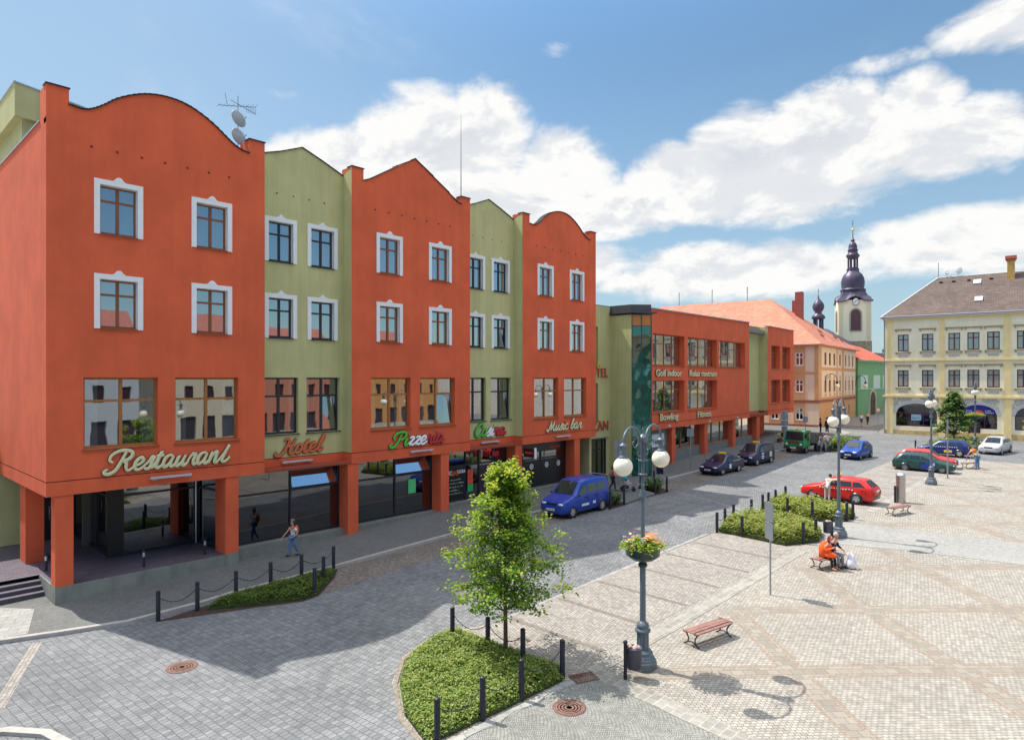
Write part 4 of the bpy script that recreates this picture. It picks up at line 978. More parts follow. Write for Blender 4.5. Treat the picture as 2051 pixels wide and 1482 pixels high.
# arch surrounds in grey stucco, shops
rr = random.Random(5)
for a, b in arches:
    gs_ = Q(); orn = Q()
    n = 18; c_ = (a + b) / 2; h_ = (b - a) / 2
    def arc(k, off): th = math.pi * k / n; return (c_ - math.cos(th) * (h_ + off), 4.1 + math.sin(th) * (1.2 + off))
    for k in range(n):
        p, q, r_, s_ = arc(k, .03), arc(k + 1, .03), arc(k + 1, .42), arc(k, .42)
        gs_.poly([(p[0], -.07, p[1]), (q[0], -.07, q[1]), (r_[0], -.07, r_[1]), (s_[0], -.07, s_[1])]); gs_.poly([(s_[0], -.07, s_[1]), (r_[0], -.07, r_[1]), (r_[0], 0, r_[1]), (s_[0], 0, s_[1])])
        gs_.poly([(p[0], -.07, p[1]), (q[0], -.07, q[1]), (q[0], .02, q[1]), (p[0], .02, p[1])])
    for s_ in (-1, 1):       # leafy stucco in the spandrels
        for _ in range(60):
            u, v = rr.uniform(.25, 1.08), rr.uniform(0, 1)
            x = c_ + s_ * u * h_; zl = 4.1 + 1.2 * max(0, 1 - u * u) ** .5 + .50
            if zl > 5.9: continue
            z = zl + (5.95 - zl) * v; r2 = rr.uniform(.05, .12); orn.sphere((x, -.02, z), (r2 * 1.4, .06, r2), 6, 0, 4)
    as_ = gs_.build('arch_surround', mat('arch_grey', (.56, .57, .56), .85, var=.06), YB); orn.build('stucco_ornament', YG_, as_)
for i, (a, b) in enumerate(arches):
    n = 16; f = Q(); p = Q(); cur = [(a + (b - a) * k / n, 4.1 + 1.2 * (1 - (2 * k / n - 1) ** 2) ** .5) for k in range(n + 1)]
    y = .36
    for k in range(n): p.poly([(cur[k][0], y, 4.1), (cur[k + 1][0], y, 4.1), (cur[k + 1][0], y, cur[k + 1][1]), (cur[k][0], y, cur[k][1])])
    p.poly([(a, y, 2.45), (b, y, 2.45), (b, y, 4.1), (a, y, 4.1)])
    f.box(a, .30, 4.05, b, .42, 4.16); f.box(a, .31, 2.45, b, .41, 2.56); f.box(a, .31, 2.56, a + .08, .41, 4.05); f.box(b - .08, .31, 2.56, b, .41, 4.05)
    for k in (1, 2): f.box(a + (b - a) * k / 3 - .035, .32, 2.56, a + (b - a) * k / 3 + .035, .40, 4.05)
    so_ = f.build('shop_window', PUR if i != 2 else mat('navy_frame', (.03, .03, .12), .5), YB); p.build('pane', GL_SH, so_)
    r = Q(); r.poly([(a, 1.4, 2.4), (b, 1.4, 2.4), (b, 1.4, 5.4), (a, 1.4, 5.4)]); r.poly([(a, .45, 2.44), (b, .45, 2.44), (b, 1.4, 2.44), (a, 1.4, 2.44)])
    r.build('shop_back', mat('shop_back_red' if i == 0 else 'shop_back', (.13, .012, .03) if i == 0 else (.05, .05, .09), .8, var=.7, vscale=2), so_)
    k = Q(); rr = random.Random(20 + i)
    for _ in range(14):
        x = rr.uniform(a + .15, b - .4); h = rr.uniform(.15, .6); k.box(x, .6, 2.45, x + rr.uniform(.1, .35), rr.uniform(.7, 1.2), 2.45 + h, rr.randrange(3))
    k.build('display_goods', [mat('goods_dark', (.05, .04, .06), .7), mat('goods_pale', (.45, .42, .38), .7), mat('goods_red', (.35, .06, .05), .7)], so_)
b = Q(); b.box(2.95, .31, 3.2, 4.0, .355, 3.95); bb = b.build('poster', mat('poster_blue', (.35, .55, .70), .6), YB); textmesh(bb, 'Sport', 3.05, 3.4, .30, .36, mat('poster_ink', (.05, .18, .30), .6), Q, sx=1.)
b = Q(); n = 16; a, b2 = arches[1]; cur = [(a + (b2 - a) * k / n, 4.17 + 1.12 * (1 - (2 * k / n - 1) ** 2) ** .5) for k in range(n + 1)]
for k in range(n): b.poly([(cur[k][0], .33, 4.17), (cur[k + 1][0], .33, 4.17), (cur[k + 1][0], .33, cur[k + 1][1]), (cur[k][0], .33, cur[k][1])])
bb = b.build('arched_sign', mat('arched_sign_blue', (.03, .03, .38), .5), YB)
b = Q(); c_ = (a + b2) / 2
for k in range(12):
    t0, t1 = math.pi * k / 12, math.pi * (k + 1) / 12; b.poly([(c_ + math.cos(t0) * .55, .32, 4.18 + math.sin(t0) * .5), (c_ + math.cos(t1) * .55, .32, 4.18 + math.sin(t1) * .5), (c_, .32, 4.18)])
b.build('sun_emblem', mat('hot_orange', (.80, .14, .02), .5), bb)
b = Q(); rr = random.Random(9)
for s_, z in ((-1, 4.3), (-1, 4.52), (1, 4.3), (1, 4.52)):
    x = .7
    while x < 1.45 - (z - 4.3): wd = rr.uniform(.05, .1); b.box(c_ + s_ * x - wd / 2, .318, z, c_ + s_ * x + wd / 2, .325, z + .13); x += .15
b.build('small_print', WLET, bb)
b = Q(); b.box(14.0, .3, 2.6, 17.0, .34, 3.0); b.box(14.0, .3, 3.45, 17.0, .34, 3.6); b.build('yellow_band', mat('yellow_print', (.75, .62, .02), .5), YB)
b = Q(); b.box(8.85, -.02, 1.35, 10.05, .28, 3.3); dd = b.build('door', mat('dark_door', (.035, .012, .02), .5), YB); b = Q(); b.box(8.8, -.3, .9, 10.15, -.03, 1.33); b.build('door_step', CONC, YB)
# roof
def LX(p): return YO + Matrix.Rotation(YA, 3, 'Z') @ Vector(p)
rf = Q(); e = .35; RZ = 21.65
A0, A1, R0, R1 = (-e, -e, 16.22), (LEN + e, -e, 16.22), (5.2, 7, RZ), (LEN - 5.2, 7, RZ); B0, B1 = (-e, 14 + e, 16.22), (LEN + e, 14 + e, 16.22)
rf.poly([A0, A1, R1, R0]); rf.poly([B0, B1, R1, R0]); rf.poly([A0, B0, R0]); rf.poly([A1, B1, R1])
def tiles(name, col, col2, bw, bh, ax=(0, 1)):
    m = bpy.data.materials.new(name); m.use_nodes = True; t = NT(m.node_tree)
    tc = t.n('ShaderNodeTexCoord').outputs['Object']; s = t.n('ShaderNodeSeparateXYZ', i0=tc); v = t.n('ShaderNodeCombineXYZ', i0=s.outputs[ax[0]], i1=s.outputs[2]).outputs[0]
    if ax[1] == 9: v = t.n('ShaderNodeCombineXYZ', i0=t.m('ADD', s.outputs[0], s.outputs[1]), i1=s.outputs[2]).outputs[0]
    br = t.n('ShaderNodeTexBrick'); t.put(br.inputs['Vector'], v); br.inputs['Scale'].default_value = 1
    br.inputs['Color1'].default_value = col + (1,); br.inputs['Color2'].default_value = col2 + (1,); br.inputs['Mortar'].default_value = tuple(c * .45 for c in col) + (1,)
    br.inputs['Brick Width'].default_value = bw; br.inputs['Row Height'].default_value = bh; br.inputs['Mortar Size'].default_value = .02; br.inputs['Mortar Smooth'].default_value = .6
    f = t.rng(t.noise(tc, .5, 6, .7), .3, .7, .82, 1.12); f2 = t.rng(t.noise(tc, 4, 4, .7), .3, .7, .88, 1.1); f = t.m('MULTIPLY', f, f2)
    c = t.mix(1., br.outputs[0], t.n('ShaderNodeCombineColor', i0=f, i1=f, i2=f).outputs[0], 'MULTIPLY')
    b = t.n('ShaderNodeBsdfPrincipled'); t.put(b.inputs['Base Color'], c); b.inputs['Roughness'].default_value = .85
    bp = t.n('ShaderNodeBump'); bp.inputs['Strength'].default_value = .6; bp.inputs['Distance'].default_value = .04; t.put(bp.inputs['Height'], t.m('SUBTRACT', 1., br.outputs['Fac'])); t.put(b.inputs['Normal'], bp.outputs[0])
    t.n('ShaderNodeOutputMaterial', i0=b); return m
BROOF = tiles('brown_shingle', (.125, .088, .074), (.17, .122, .104), .5, .16); OROOF = tiles('orange_tile', (.58, .20, .12), (.66, .25, .16), .32, .26, (0, 9))
rfo = rf.build('roof', BROOF, YB)
b = Q(); b.box(-e - .1, -e - .1, 16.0, LEN + e, 0, 16.19); b.build('eave', WHT, YB)
b = Q(); b.tube([(-e, -e - .16, 16.2), (LEN + e, -e - .16, 16.2)], .09, 8); b.tube([(-.05, -e - .1, 16.1), (.05, -.14, 15.6), (.05, -.14, 1.5)], .07, 8); b.build('gutter_pipe', mat('zinc', (.33, .34, .38), .4, metal=.5), YB)
b = Q(); b.tube([A0, R0, R1], .09, 6); b.build('ridge_cap', mat('ridge_white', (.62, .60, .58), .6), rfo)
b = Q(); b.box(12.5, 5.6, 20.3, 13.25, 6.4, 22.9); ch = b.build('chimney', mat('yellow_brick', (.50, .33, .10), .9, var=.25, vscale=5), rfo); 
b = Q(); b.box(12.4, 5.5, 22.9, 13.35, 6.5, 23.05); b.box(12.3, 5.4, 23.1, 13.45, 6.6, 23.5); b.box(12.35, 5.4, 20.0, 13.4, 5.58, 20.5); b.build('chimney_cap', mat('cap_red', (.50, .13, .09), .9), YB)
def on_roof(x, z): return (z - 16.22) / (RZ - 16.22) * (7 + e) - e
for x, z, w_ in ((9.5, 20.6, .8), (9.8, 18.1, .8)):
    y = on_roof(x, z); b = Q(); b.extr([(x - w_ / 2, y - .5, z - .32), (x + w_ / 2, y - .5, z - .32), (x + w_ / 2, y + .25, z + .22), (x - w_ / 2, y + .25, z + .22)], (0, -.06, .12)); sk = b.build('skylight', mat('skylight_white', (.70, .72, .74), .3), rfo)
b = Q()
for x in (5.6, 7.0, 8.6, 10.9): y = on_roof(x, 20.9); b.box(x - .18, y - .2, 20.85, x + .18, y + .1, 21.0)
b.build('roof_vent', DKM, rfo)
for x, z, r_ in ((6.1, 22.35, .38), (7.4, 22.45, .5)):
    d = empty('satellite_dish', tuple(LX((x, 6.9, 21.6))), 0, 'small white satellite dish on the brown roof ridge, the %s one' % ('left' if x < 7 else 'larger right'), 'satellite dish')
    b = MB(Matrix.Translation(Vector((0, -.1, z - 21.6))) @ Matrix.Rotation(R(50 if x < 7 else -60), 4, 'Z') @ Matrix.Rotation(R(80), 4, 'X')); b.lathe([(.001, .06), (r_ * .6, .04), (r_, 0), (r_ * 1.02, -.01), (r_ * .6, .02), (.001, .04)], 0, 0, 18, sq=(.8, 1)); b.build('dish', WHT, d)
    MB().tube([(0, 0, -.1), (0, 0, z - 21.6)], .03, 5).build('mast', ALU, d)
tag(MB().tube([(0, 0, 0), (0, 0, 2)], .03, 4).build('lightning_rod', DKM, None, tuple(LX((5.25, 7, RZ)))), 'thin rod at the left end of the brown roof ridge', 'lightning rod')

# ================= ORANGE CORNER HOUSE =================
OA = R(5.9); OC = Vector((95.42, 31.41, 0)); OL = 26.6; OD = 30
OB = empty('orange_house', tuple(OC), OA, 'orange and cream corner house with salmon tiled hip roof, behind the low red building', 'building')
OW = mat('orange_wall', (.62, .31, .14), .9, var=.05, streak=.06); OP = mat('peach_panel', (.78, .57, .42), .9, var=.04, streak=.05); OBN = mat('brown_band', (.30, .10, .06), .9)
rw = [(3.2, 4.7), (6.05, 7.6), (9.05, 10.55), (13.2, 14.6), (17.6, 18.85), (20.3, 21.55), (23.25, 24.6)]
rw = [(a + .15, b - .15) for a, b in rw]
h_ = [(a, b, 10.35, 12.15) for a, b in rw] + [(a, b, 6.45, 8.2) for a, b in rw] + [(20.6, 21.4, 2.7, 4.2)]
w = Q(); wall_holes(w, 0, OL, .8, 13.2, 0, h_, .22); w.poly([(OL, 0, .8), (OL, OD, .8), (OL, OD, 13.2), (OL, 0, 13.2)]); w.build('wall', OW, OB)
for a, b, c, d in h_: window(OB, a, b, c, d, 0, Q, mat('tan_frame', (.20, .08, .03), .6), glass('pane_brown', (.30, .22, .16), .06), 0, 0, .1, .1, None, None, None, room=.4)
oc = [(1.43, 11.2), (12.0, 15.2), (16.6, 26.2)]
for (a, b), ww in zip(oc, ((0, 1, 2), (3,), (4, 5, 6))):
    for z0, z1 in ((10.02, 12.85), (5.75, 9.55)):
        hs = [(rw[i][0] - .0, rw[i][1] + .0, 10.35 if z0 > 9 else 6.45, 12.15 if z0 > 9 else 8.2) for i in ww]
        p = Q(); wall_holes(p, a, b, z0, z1, -.03, hs, .03); p.build('panel', OP, OB)
for a, b in rw: p = Q(); p.box(a + .1, -.05, 8.35, b - .1, -.031, 8.85); p.build('ornament', OW, OB); p = Q(); p.box(a + .1, -.05, 5.85, b - .1, -.031, 6.3); p.build('ornament', OW, OB)
p = Q(); p.box(-.06, -.08, 5.05, OL, -.0, 5.42); p.build('string_course', OBN, OB); p = Q(); p.box(-.05, -.06, 12.95, OL, 0, 13.2); p.build('cornice', OW, OB)
# left facade (facing the camera): local x runs towards the corner
def LF():
    return MB(Matrix.Rotation(R(-90), 4, 'Z') @ Matrix.Translation(Vector((-OD, 0, 0))))
lw = [(OD - 3.05, OD - 2.03), (OD - 6.4, OD - 5.35), (OD - 9.7, OD - 8.7)]
h2 = [(a, b, z0, z1) for a, b in lw for z0, z1 in ((10.25, 12.03), (6.5, 8.22), (2.6, 4.27))]
w = LF(); wall_holes(w, 0, OD - .003, 2.0, 13.2, 0, h2, .2); w.build('wall', OP, OB)['label'] = 'peach wall towards the street'
for a, b, c, d in h2: window(OB, a, b, c, d, 0, LF, WHT, GL_UP, 1, .35, .10, .08, None, WHT, None, room=.5)
for a, b, z0, z1 in h2:
    w = LF(); w.box(a - .25, -.05, z0 - .85, b + .25, 0, z0 - .12); w.box(a - .25, -.05, z1 + .1, b + .25, 0, z1 + .75); w.box(a - .25, -.05, z0 - .12, a - .03, 0, z1 + .1); w.box(b + .03, -.05, z0 - .12, b + .25, 0, z1 + .1); w.build('window_surround', OW, OB)
w = LF(); w.box(OD - .55, -.05, 5.5, OD - .05, 0, 12.9); w.box(0, -.05, 12.9, OD, 0, 13.2); w.box(0, -.05, 9.05, OD - .55, 0, 9.35); w.build('cornice', OW, OB)
w = LF(); w.box(0, -.09, 5.05, OD + .07, -.0, 5.42); w.build('string_course', OBN, OB)
w = LF(); w.box(0, -.10, .8, OD + .02, -.0, 1.99); w.build('plinth', mat('brick_plinth', (.26, .11, .07), .9, var=.4, vscale=4, bump=.5), OB)
r = Q(); e = .5; pk = (OL / 2, 10.3, 21.4); rl = (OL / 2, OD - .5, 21.4)
c1, c2, c3, c4 = (-e, -e, 13.2), (OL + e, -e, 13.2), (-e, OD, 13.2), (OL + e, OD, 13.2)
r.poly([c1, c2, pk]); r.poly([c1, pk, rl, c3]); r.poly([c2, c4, rl, pk]); r.poly([c3, rl, c4]); orf = r.build('roof', OROOF, OB)
b = Q(); b.box(-e, -e, 13.05, OL + e, 0, 13.19); b.box(-e, 0, 13.06, 0, OD, 13.188); b.build('eave', mat('eave_pink', (.50, .22, .16), .8), OB)
for x, y, z1, w_ in ((15.0, 6.2, 22.4, 1.1), (17.2, 7.4, 21.3, .8)): b = Q(); b.box(x - w_ / 2, y - w_ / 2, 15, x + w_ / 2, y + w_ / 2, z1); b.build('chimney', mat('chimney_red', (.33, .09, .07), .9, var=.15), orf)
for x, y in ((-e + 7.5, 18.0),): b = Q(); z = 13.2 + (x + e) / (OL / 2 + e) * 8.2; b.extr([(x - .6, y - .6, z - .45), (x - .6, y + .6, z - .45), (x + .6, y + .6, z + .40), (x + .6, y - .6, z + .40)], (-.1, 0, .2)); b.build('skylight', mat('skylight_white', (.70, .72, .74), .3), orf)
b = Q()
for x, y in ((8, 1.6), (12, 2.8), (19, 2.0), (21.5, 1.5)): z = 13.2 + (y + e) / (10.3 + e) * 8.2; b.extr([(x, y - .3, z - .1), (x + 1.6, y - .3, z - .1), (x + 1.6, y, z + .2), (x, y, z + .2)], (0, -.05, .1))
b.build('snow_guard', mat('guard_red', (.25, .07, .05), .8), orf)
for y in (14, 20, 26): 
    a_ = empty('roof_aerial', tuple(OC + Matrix.Rotation(OA, 3, 'Z') @ Vector((OL / 2, y, 21.3))), 0, ['aerial on the salmon roof ridge nearest the red chimneys', 'second aerial along the salmon roof ridge', 'farthest aerial on the salmon roof ridge'][int((y - 14) / 6)], 'antenna', 'aerials on the salmon roof')
    MB().tube([(0, 0, 0), (0, 0, 2.4)], .05, 4).build('mast', DKM, a_); b = MB()
    for z in (1.5, 1.9, 2.2): b.tube([(-.4, -.3, z), (.4, .3, z)], .035, 4)
    b.build('aerial', DKM, a_)
# wall lamps
def wall_lamp(p, ang, label):
    e = empty('wall_lamp', tuple(p), ang, label, 'lamp', 'arched wall lamps')
    b = MB(); pts = [(0, -.05, -.9), (0, -.12, 0)] + [(0, -.12 - 1.05 * (1 - math.cos(a)), .9 * math.sin(a)) for a in [math.pi * k / 10 for k in range(1, 10)]] + [(0, -2.2, -.1)]
    b.tube(pts, .05, 6); b.tube([(0, -.1, .1), (0, -.6, .35), (0, -1.1, .8)], .03, 5); b.lathe([(.06, -.1), (.16, -.2), (.16, -.5), (.1, -.55)], 0, -2.2, 8); b.build('bracket', IRON, e)
    MB().sphere((0, -2.2, -.86), .36, 14, 0, 8).build('globe', GLOBE, e)
def globe_mat():
    m = bpy.data.materials.new('globe'); m.use_nodes = True; t = NT(m.node_tree)
    b = t.n('ShaderNodeBsdfPrincipled'); b.inputs['Base Color'].default_value = (.86, .80, .66, 1); b.inputs['Roughness'].default_value = .22
    b.inputs['Subsurface Weight'].default_value = .6; b.inputs['Subsurface Radius'].default_value = (.3, .25, .15); b.inputs['Subsurface Scale'].default_value = .3; t.n('ShaderNodeOutputMaterial', i0=b); return m
GLOBE = globe_mat()
wall_lamp(OC + Matrix.Rotation(OA, 3, 'Z') @ Vector((3.6, 0, 8.2)), OA + R(55), 'arched wall lamp on the orange house near its corner')
wall_lamp(OC + Matrix.Rotation(OA, 3, 'Z') @ Vector((26.3, 0, 8.0)), OA + R(55), 'arched wall lamp at the far end of the orange house')

# ================= GREEN HOUSE and alley end =================
GA_ = R(-2); GO = Vector((122.4, 33.9, 0))
GH = empty('green_house', tuple(GO), GA_, 'narrow green house with arched door and red roof at the alley', 'building')
GW = mat('green_wall', (.20, .38, .17), .9, var=.06, streak=.05)
w = Q(); wall_holes(w, 0, 17, 1.2, 11.5, 0, [(6.3, 9.2, 1.2, 4.6), (13.8, 14.8, 3.3, 4.6)], .3); w.poly([(0, 0, 1.2), (0, 9, 1.2), (0, 9, 11.5), (0, 0, 11.5)]); w.build('wall', GW, GH)
w = Q(); w.box(0, -.08, 6.5, 17, 0, 6.62); w.box(-.1, -.1, 11.4, 17, 0, 11.7); w.box(16.2, -.06, 1.2, 17.0, 0, 11.4); w.build('band', mat('pale_band', (.45, .58, .46), .9), GH)
w = Q(); w.box(1.2, -.05, 6.65, 5.0, 0, 9.0); w.box(8.0, -.05, 6.65, 11.8, 0, 9.0); w.box(13.4, -.05, 6.65, 15.6, 0, 9.0); w.build('shutter', mat('pale_panel', (.55, .64, .54), .8), GH)
w = Q(); n = 10
for k in range(n):
    a0, a1 = math.pi * k / n, math.pi * (k + 1) / n; c = 7.75
    w.poly([(c - math.cos(a0) * 1.5, -.06, 4.4 + math.sin(a0) * 1.7), (c - math.cos(a1) * 1.5, -.06, 4.4 + math.sin(a1) * 1.7), (c - math.cos(a1) * 2.0, -.06, 4.4 + math.sin(a1) * 2.3), (c - math.cos(a0) * 2.0, -.06, 4.4 + math.sin(a0) * 2.3)])
w.box(5.75, -.06, 1.2, 6.25, 0, 4.4); w.box(9.25, -.06, 1.2, 9.75, 0, 4.4); w.build('door_surround', mat('sandstone', (.50, .42, .30), .9), GH)
w = Q(); w.box(6.3, .1, 1.2, 9.2, .2, 4.4)
for k in range(n):
    a0, a1 = math.pi * k / n, math.pi * (k + 1) / n; w.poly([(7.75 - math.cos(a0) * 1.5, -.05, 4.4 + math.sin(a0) * 1.7), (7.75 - math.cos(a1) * 1.5, -.05, 4.4 + math.sin(a1) * 1.7), (7.75, -.05, 4.4)])
w.build('door', mat('brown_door', (.10, .045, .03), .6), GH)
r = Q(); r.poly([(-.3, -.5, 11.6), (17.3, -.5, 11.6), (15, 4.5, 14.5), (-.3, 4.5, 15)]); r.poly([(-.3, 9.5, 11.6), (17.3, 9.5, 11.6), (15, 4.5, 14.5), (-.3, 4.5, 15)]); r.poly([(17.3, -.5, 11.6), (17.3, 9.5, 11.6), (15, 4.5, 14.5)]); r.build('roof', tiles('red_tile', (.62, .13, .07), (.70, .17, .09), .3, .24, (0, 9)), GH)
MH = empty('maroon_house', (140.5, 32.2, 0), R(-3), 'narrow maroon and white house at the end of the alley', 'building')
w = Q(); w.box(0, 0, 1.2, 9, 8, 9.4); w.build('wall', mat('maroon_wall', (.30, .10, .12), .9), MH); w = Q(); w.box(1.5, -.05, 5.5, 2.6, 0, 7.4); w.box(4.2, -.05, 5.5, 5.3, 0, 7.4); w.box(3.8, -.05, 1.3, 5.2, 0, 4.0); w.build('window', mat('dull_pane', (.05, .045, .05), .3), MH)
w = Q(); w.extr([(0, -.1, 9.4), (0, 4, 13.2), (0, 8.1, 9.4)], (.4, 0, 0)); w.extr([(-.05, -.02, 9.41), (-.05, -.02, 10.5), (-.05, 8, 10.5), (-.05, 8, 9.41)], (.02, 0, 0)); w.build('gable', WHT, MH); w = Q(); w.extr([(.42, -.4, 9.3), (.42, 4, 13.4), (.42, 8.4, 9.3)], (8.6, 0, 0)); w.build('roof', mat('dark_roof', (.07, .04, .04), .8), MH)
OV = empty('olive_house', (149, 29.4, 0), R(0), 'small olive house glimpsed at the alley end', 'building')
w = Q(); w.box(0, -4, 1.2, 8, 6, 8.5); w.build('wall', mat('olive_wall', (.28, .26, .08), .9), OV); w = Q(); w.extr([(-.3, -4.4, 8.45), (-.3, 1, 12), (-.3, 6.4, 8.45)], (8.6, 0, 0)); w.build('roof', mat('dark_roof', (.07, .04, .04), .8), OV); w = Q(); w.box(-.04, 1.2, 2.0, 0, 2.2, 4.0); w.box(-.04, -2, 5.5, 0, -1, 7.2); w.build('window', mat('dull_pane', (.05, .045, .05), .3), OV)

# ================= CHURCH =================
CT = empty('church_tower', (162.5, 46.1, 2.0), R(-67), 'cream church tower with clock, purple baroque dome, lantern and spire', 'church tower')
CT.scale = (.82, .82, 1); TW = mat('church_wall', (.90, .84, .62), .9, var=.05, streak=.08); TD = mat('church_dome', (.075, .062, .105), .45, metal=.3, var=.15, vscale=1.5); TT = mat('church_trim', (.72, .66, .46), .9)
def px(dx): return dx * 150 / 1319          # helper: sizes measured as pixels at the tower's distance
hw = 4.0
w = MB(); w.box(-hw, -hw, 0, hw, hw, 23.9); w.build('wall', TW, CT)
w = MB(); w.box(-hw - .12, -hw - .12, 0, hw + .12, hw + .12, 14.7); w.build('base', mat('church_stone', (.36, .31, .20), .9, var=.3, vscale=2), CT)
for s_ in (-1, 1):
    t = MB(); t.box(s_ * 3.4 - .5, -hw - .13, 15.2, s_ * 3.4 + .5, -hw, 23.6); t.build('pilaster', TT, CT)
    t = MB(); t.box(-hw - .13, s_ * 3.3 - .4, 15.2, -hw, s_ * 3.3 + .4, 23.6); t.build('pilaster', TT, CT)
def archpoly(cx, z0, z1, r, n=10): return [(cx - r, z0), (cx + r, z0)] + [(cx + math.cos(math.pi * k / n) * r, z1 + math.sin(math.pi * k / n) * r) for k in range(n + 1)]
t = MB(); t.extr([(a, -hw - .15, b) for a, b in archpoly(.2, 16.9, 20.6, 1.55)], (0, .1, 0)); CGY = mat('church_grey', (.42, .38, .30), .9); t.build('window_surround', CGY, CT); t = MB(); t.extr([(-hw - .15, a, b) for a, b in archpoly(0, 16.9, 20.6, 1.55)], (.1, 0, 0)); t.build('window_surround', CGY, CT)
t = MB(); t.extr([(a, -hw - .19, b) for a, b in archpoly(.2, 17.1, 20.6, 1.2)], (0, .05, 0)); LV = mat('louvre_purple', (.12, .06, .07), .8, var=.3, vscale=6); t.build('louvre', LV, CT); t = MB(); t.extr([(-hw - .19, a, b) for a, b in archpoly(0, 17.1, 20.6, 1.2)], (.05, 0, 0)); t.build('louvre', LV, CT)
t = MB()
for k in range(14): t.box(-.95, -hw - .23, 17.2 + k * .3, 1.35, -hw - .195, 17.26 + k * .3)
t.build('slat', mat('louvre_slat', (.20, .11, .12), .8), CT)
c = MB(); c.disc(.2, -hw - .15, 23.5, .88, .12, 24); ck = c.build('clock', WLET, CT)
c = MB(); c.disc(.2, -hw - .27, 23.5, .88, .02, 24, 0, .78)
for k in range(12):
    a = math.pi * k / 6; c.box(.2 + math.sin(a) * .72 - .04, -hw - .30, 23.6 + math.cos(a) * .72 - .04, .2 + math.sin(a) * .72 + .04, -hw - .275, 23.6 + math.cos(a) * .72 + .04)
c.tube([(.2, -hw - .31, 23.6), (.2 + .62, -hw - .31, 24.0)], .04, 4); c.tube([(.2, -hw - .31, 23.6), (.2 - .45, -hw - .31, 23.35)], .05, 4); c.build('clock_hand', BLK, ck)
TM = Matrix.Translation(Vector((0, 0, 23.6))) @ Matrix.Diagonal(Vector((.93, .93, .82, 1))) @ Matrix.Translation(Vector((0, 0, -23.6)))
# flared roof with the eyebrow cornice over the clock, then dome, lantern, small dome, spire
d = MB(TM)
prof = [(5.0, 0), (4.9, .25), (4.4, .8), (3.8, 1.4), (3.3, 2.2), (3.05, 3.2)]
n = 4
for z, r_ in ((0, 4.65), ): pass
def sqring(r_, z, bulge=0):
    pts = []
    for side in range(4):
        for k in range(8):
            u = -1 + 2 * k / 8; x, y = u * r_, -r_
            zz = z + (bulge * max(0, math.cos(u * math.pi / 1.1)) ** 1.2 if abs(u) < .55 else 0)
            a = side * math.pi / 2; pts.append((x * math.cos(a) - y * math.sin(a), x * math.sin(a) + y * math.cos(a), zz))
    return pts
rings = [sqring(3.98, 23.7, 1.3), sqring(4.75, 23.5, 1.35), sqring(4.8, 23.75, 1.35), sqring(4.2, 24.4, 1.1), sqring(3.5, 25.2, .6), sqring(3.05, 26.2, .2), sqring(2.95, 27.1, 0)]
vs = [p for r_ in rings for p in r_]; m_ = 32
d.add(vs, [(i * m_ + k, i * m_ + (k + 1) % m_, (i + 1) * m_ + (k + 1) % m_, (i + 1) * m_ + k) for i in range(len(rings) - 1) for k in range(m_)])
d.lathe([(3.45, 26.9), (3.5, 27.2), (3.05, 27.35), (3.0, 27.6), (3.15, 28.4), (3.2, 29.3), (3.0, 30.4), (2.5, 31.4), (1.9, 31.9), (1.75, 32.1), (1.6, 32.5)], 0, 0, 16, 0, True, R(11))
d.lathe([(1.6, 32.3), (1.75, 32.4), (1.75, 33.0), (1.5, 33.1)], 0, 0, 8, 0, False, R(22.5)); d.build('dome', TD, CT)
d = MB(TM)
for k in range(8): a = R(22.5 + 45 * k); d.lathe([(.2, 33.0), (.2, 36.1)], math.cos(a) * 1.28, math.sin(a) * 1.28, 6)
d.lathe([(1.45, 32.9), (1.5, 33.3), (1.35, 33.32)], 0, 0, 8, 0, False, R(22.5)); d.lathe([(1.35, 35.8), (1.5, 36.0), (1.85, 36.5), (1.9, 36.7), (1.5, 37.1), (1.25, 37.7), (1.4, 38.1), (1.5, 38.2), (1.15, 38.5), (1.2, 39.2), (1.0, 39.9), (.6, 40.4), (.35, 40.6), (.62, 40.8), (.62, 41.0), (.3, 41.2), (.12, 42.0), (.08, 43.6)], 0, 0, 12)
d.build('lantern', TD, CT); d = MB(TM); d.sphere((0, 0, 43.9), .42, 12, 0, 8); d.build('gilt_ball', mat('gilt', (.75, .60, .20), .35, metal=.6), CT)
d = MB(TM); d.box(-.05, -.05, 44.2, .05, .05, 46.6); d.box(-.35, -.05, 45.4, .35, .05, 45.5); d.box(-.2, -.05, 46.0, .2, .05, 46.1); d.build('cross', mat('cross_iron', (.15, .14, .15), .5), CT)
C2 = empty('ridge_turret', (141.4, 46.64, .9), 0, 'small dark onion-domed turret left of the church tower', 'church turret')
d = MB(); 
for k in range(6): a = R(60 * k); d.lathe([(.16, 17.0), (.16, 19.8)], math.cos(a) * .85, math.sin(a) * .85, 6)
d.lathe([(1.2, 16.2), (1.2, 17.1), (1.0, 17.12)], 0, 0, 8, 0, False); d.build('lantern', TD, C2)
d = MB(); d.lathe([(.95, 19.6), (1.35, 19.8), (1.2, 20.3), (.75, 20.7), (.6, 21.0), (.95, 21.5), (1.15, 22.1), (1.0, 22.8), (.55, 23.4), (.2, 23.9), (.05, 24.6)], 0, 0, 14); d.build('dome', TD, C2)
d = MB(); d.tube([(0, 0, 24.5), (0, 0, 26)], .05, 4); d.box(-.25, -.04, 25.3, .25, .04, 25.4); d.build('cross', mat('cross_iron', (.15, .14, .15), .5), C2)
CN = empty('church_nave', (150, 49, 1), R(5), 'church nave with steep tiled roof behind the orange house', 'church')
d = MB(); d.box(-10, -6, 0, 9, 7, 14); d.build('wall', TW, CN); d = MB(); d.extr([(-10.3, -6.5, 14), (-10.3, .5, 18.6), (-10.3, 7.5, 14)], (19.6, 0, 0)); d.build('roof', TD, CN)

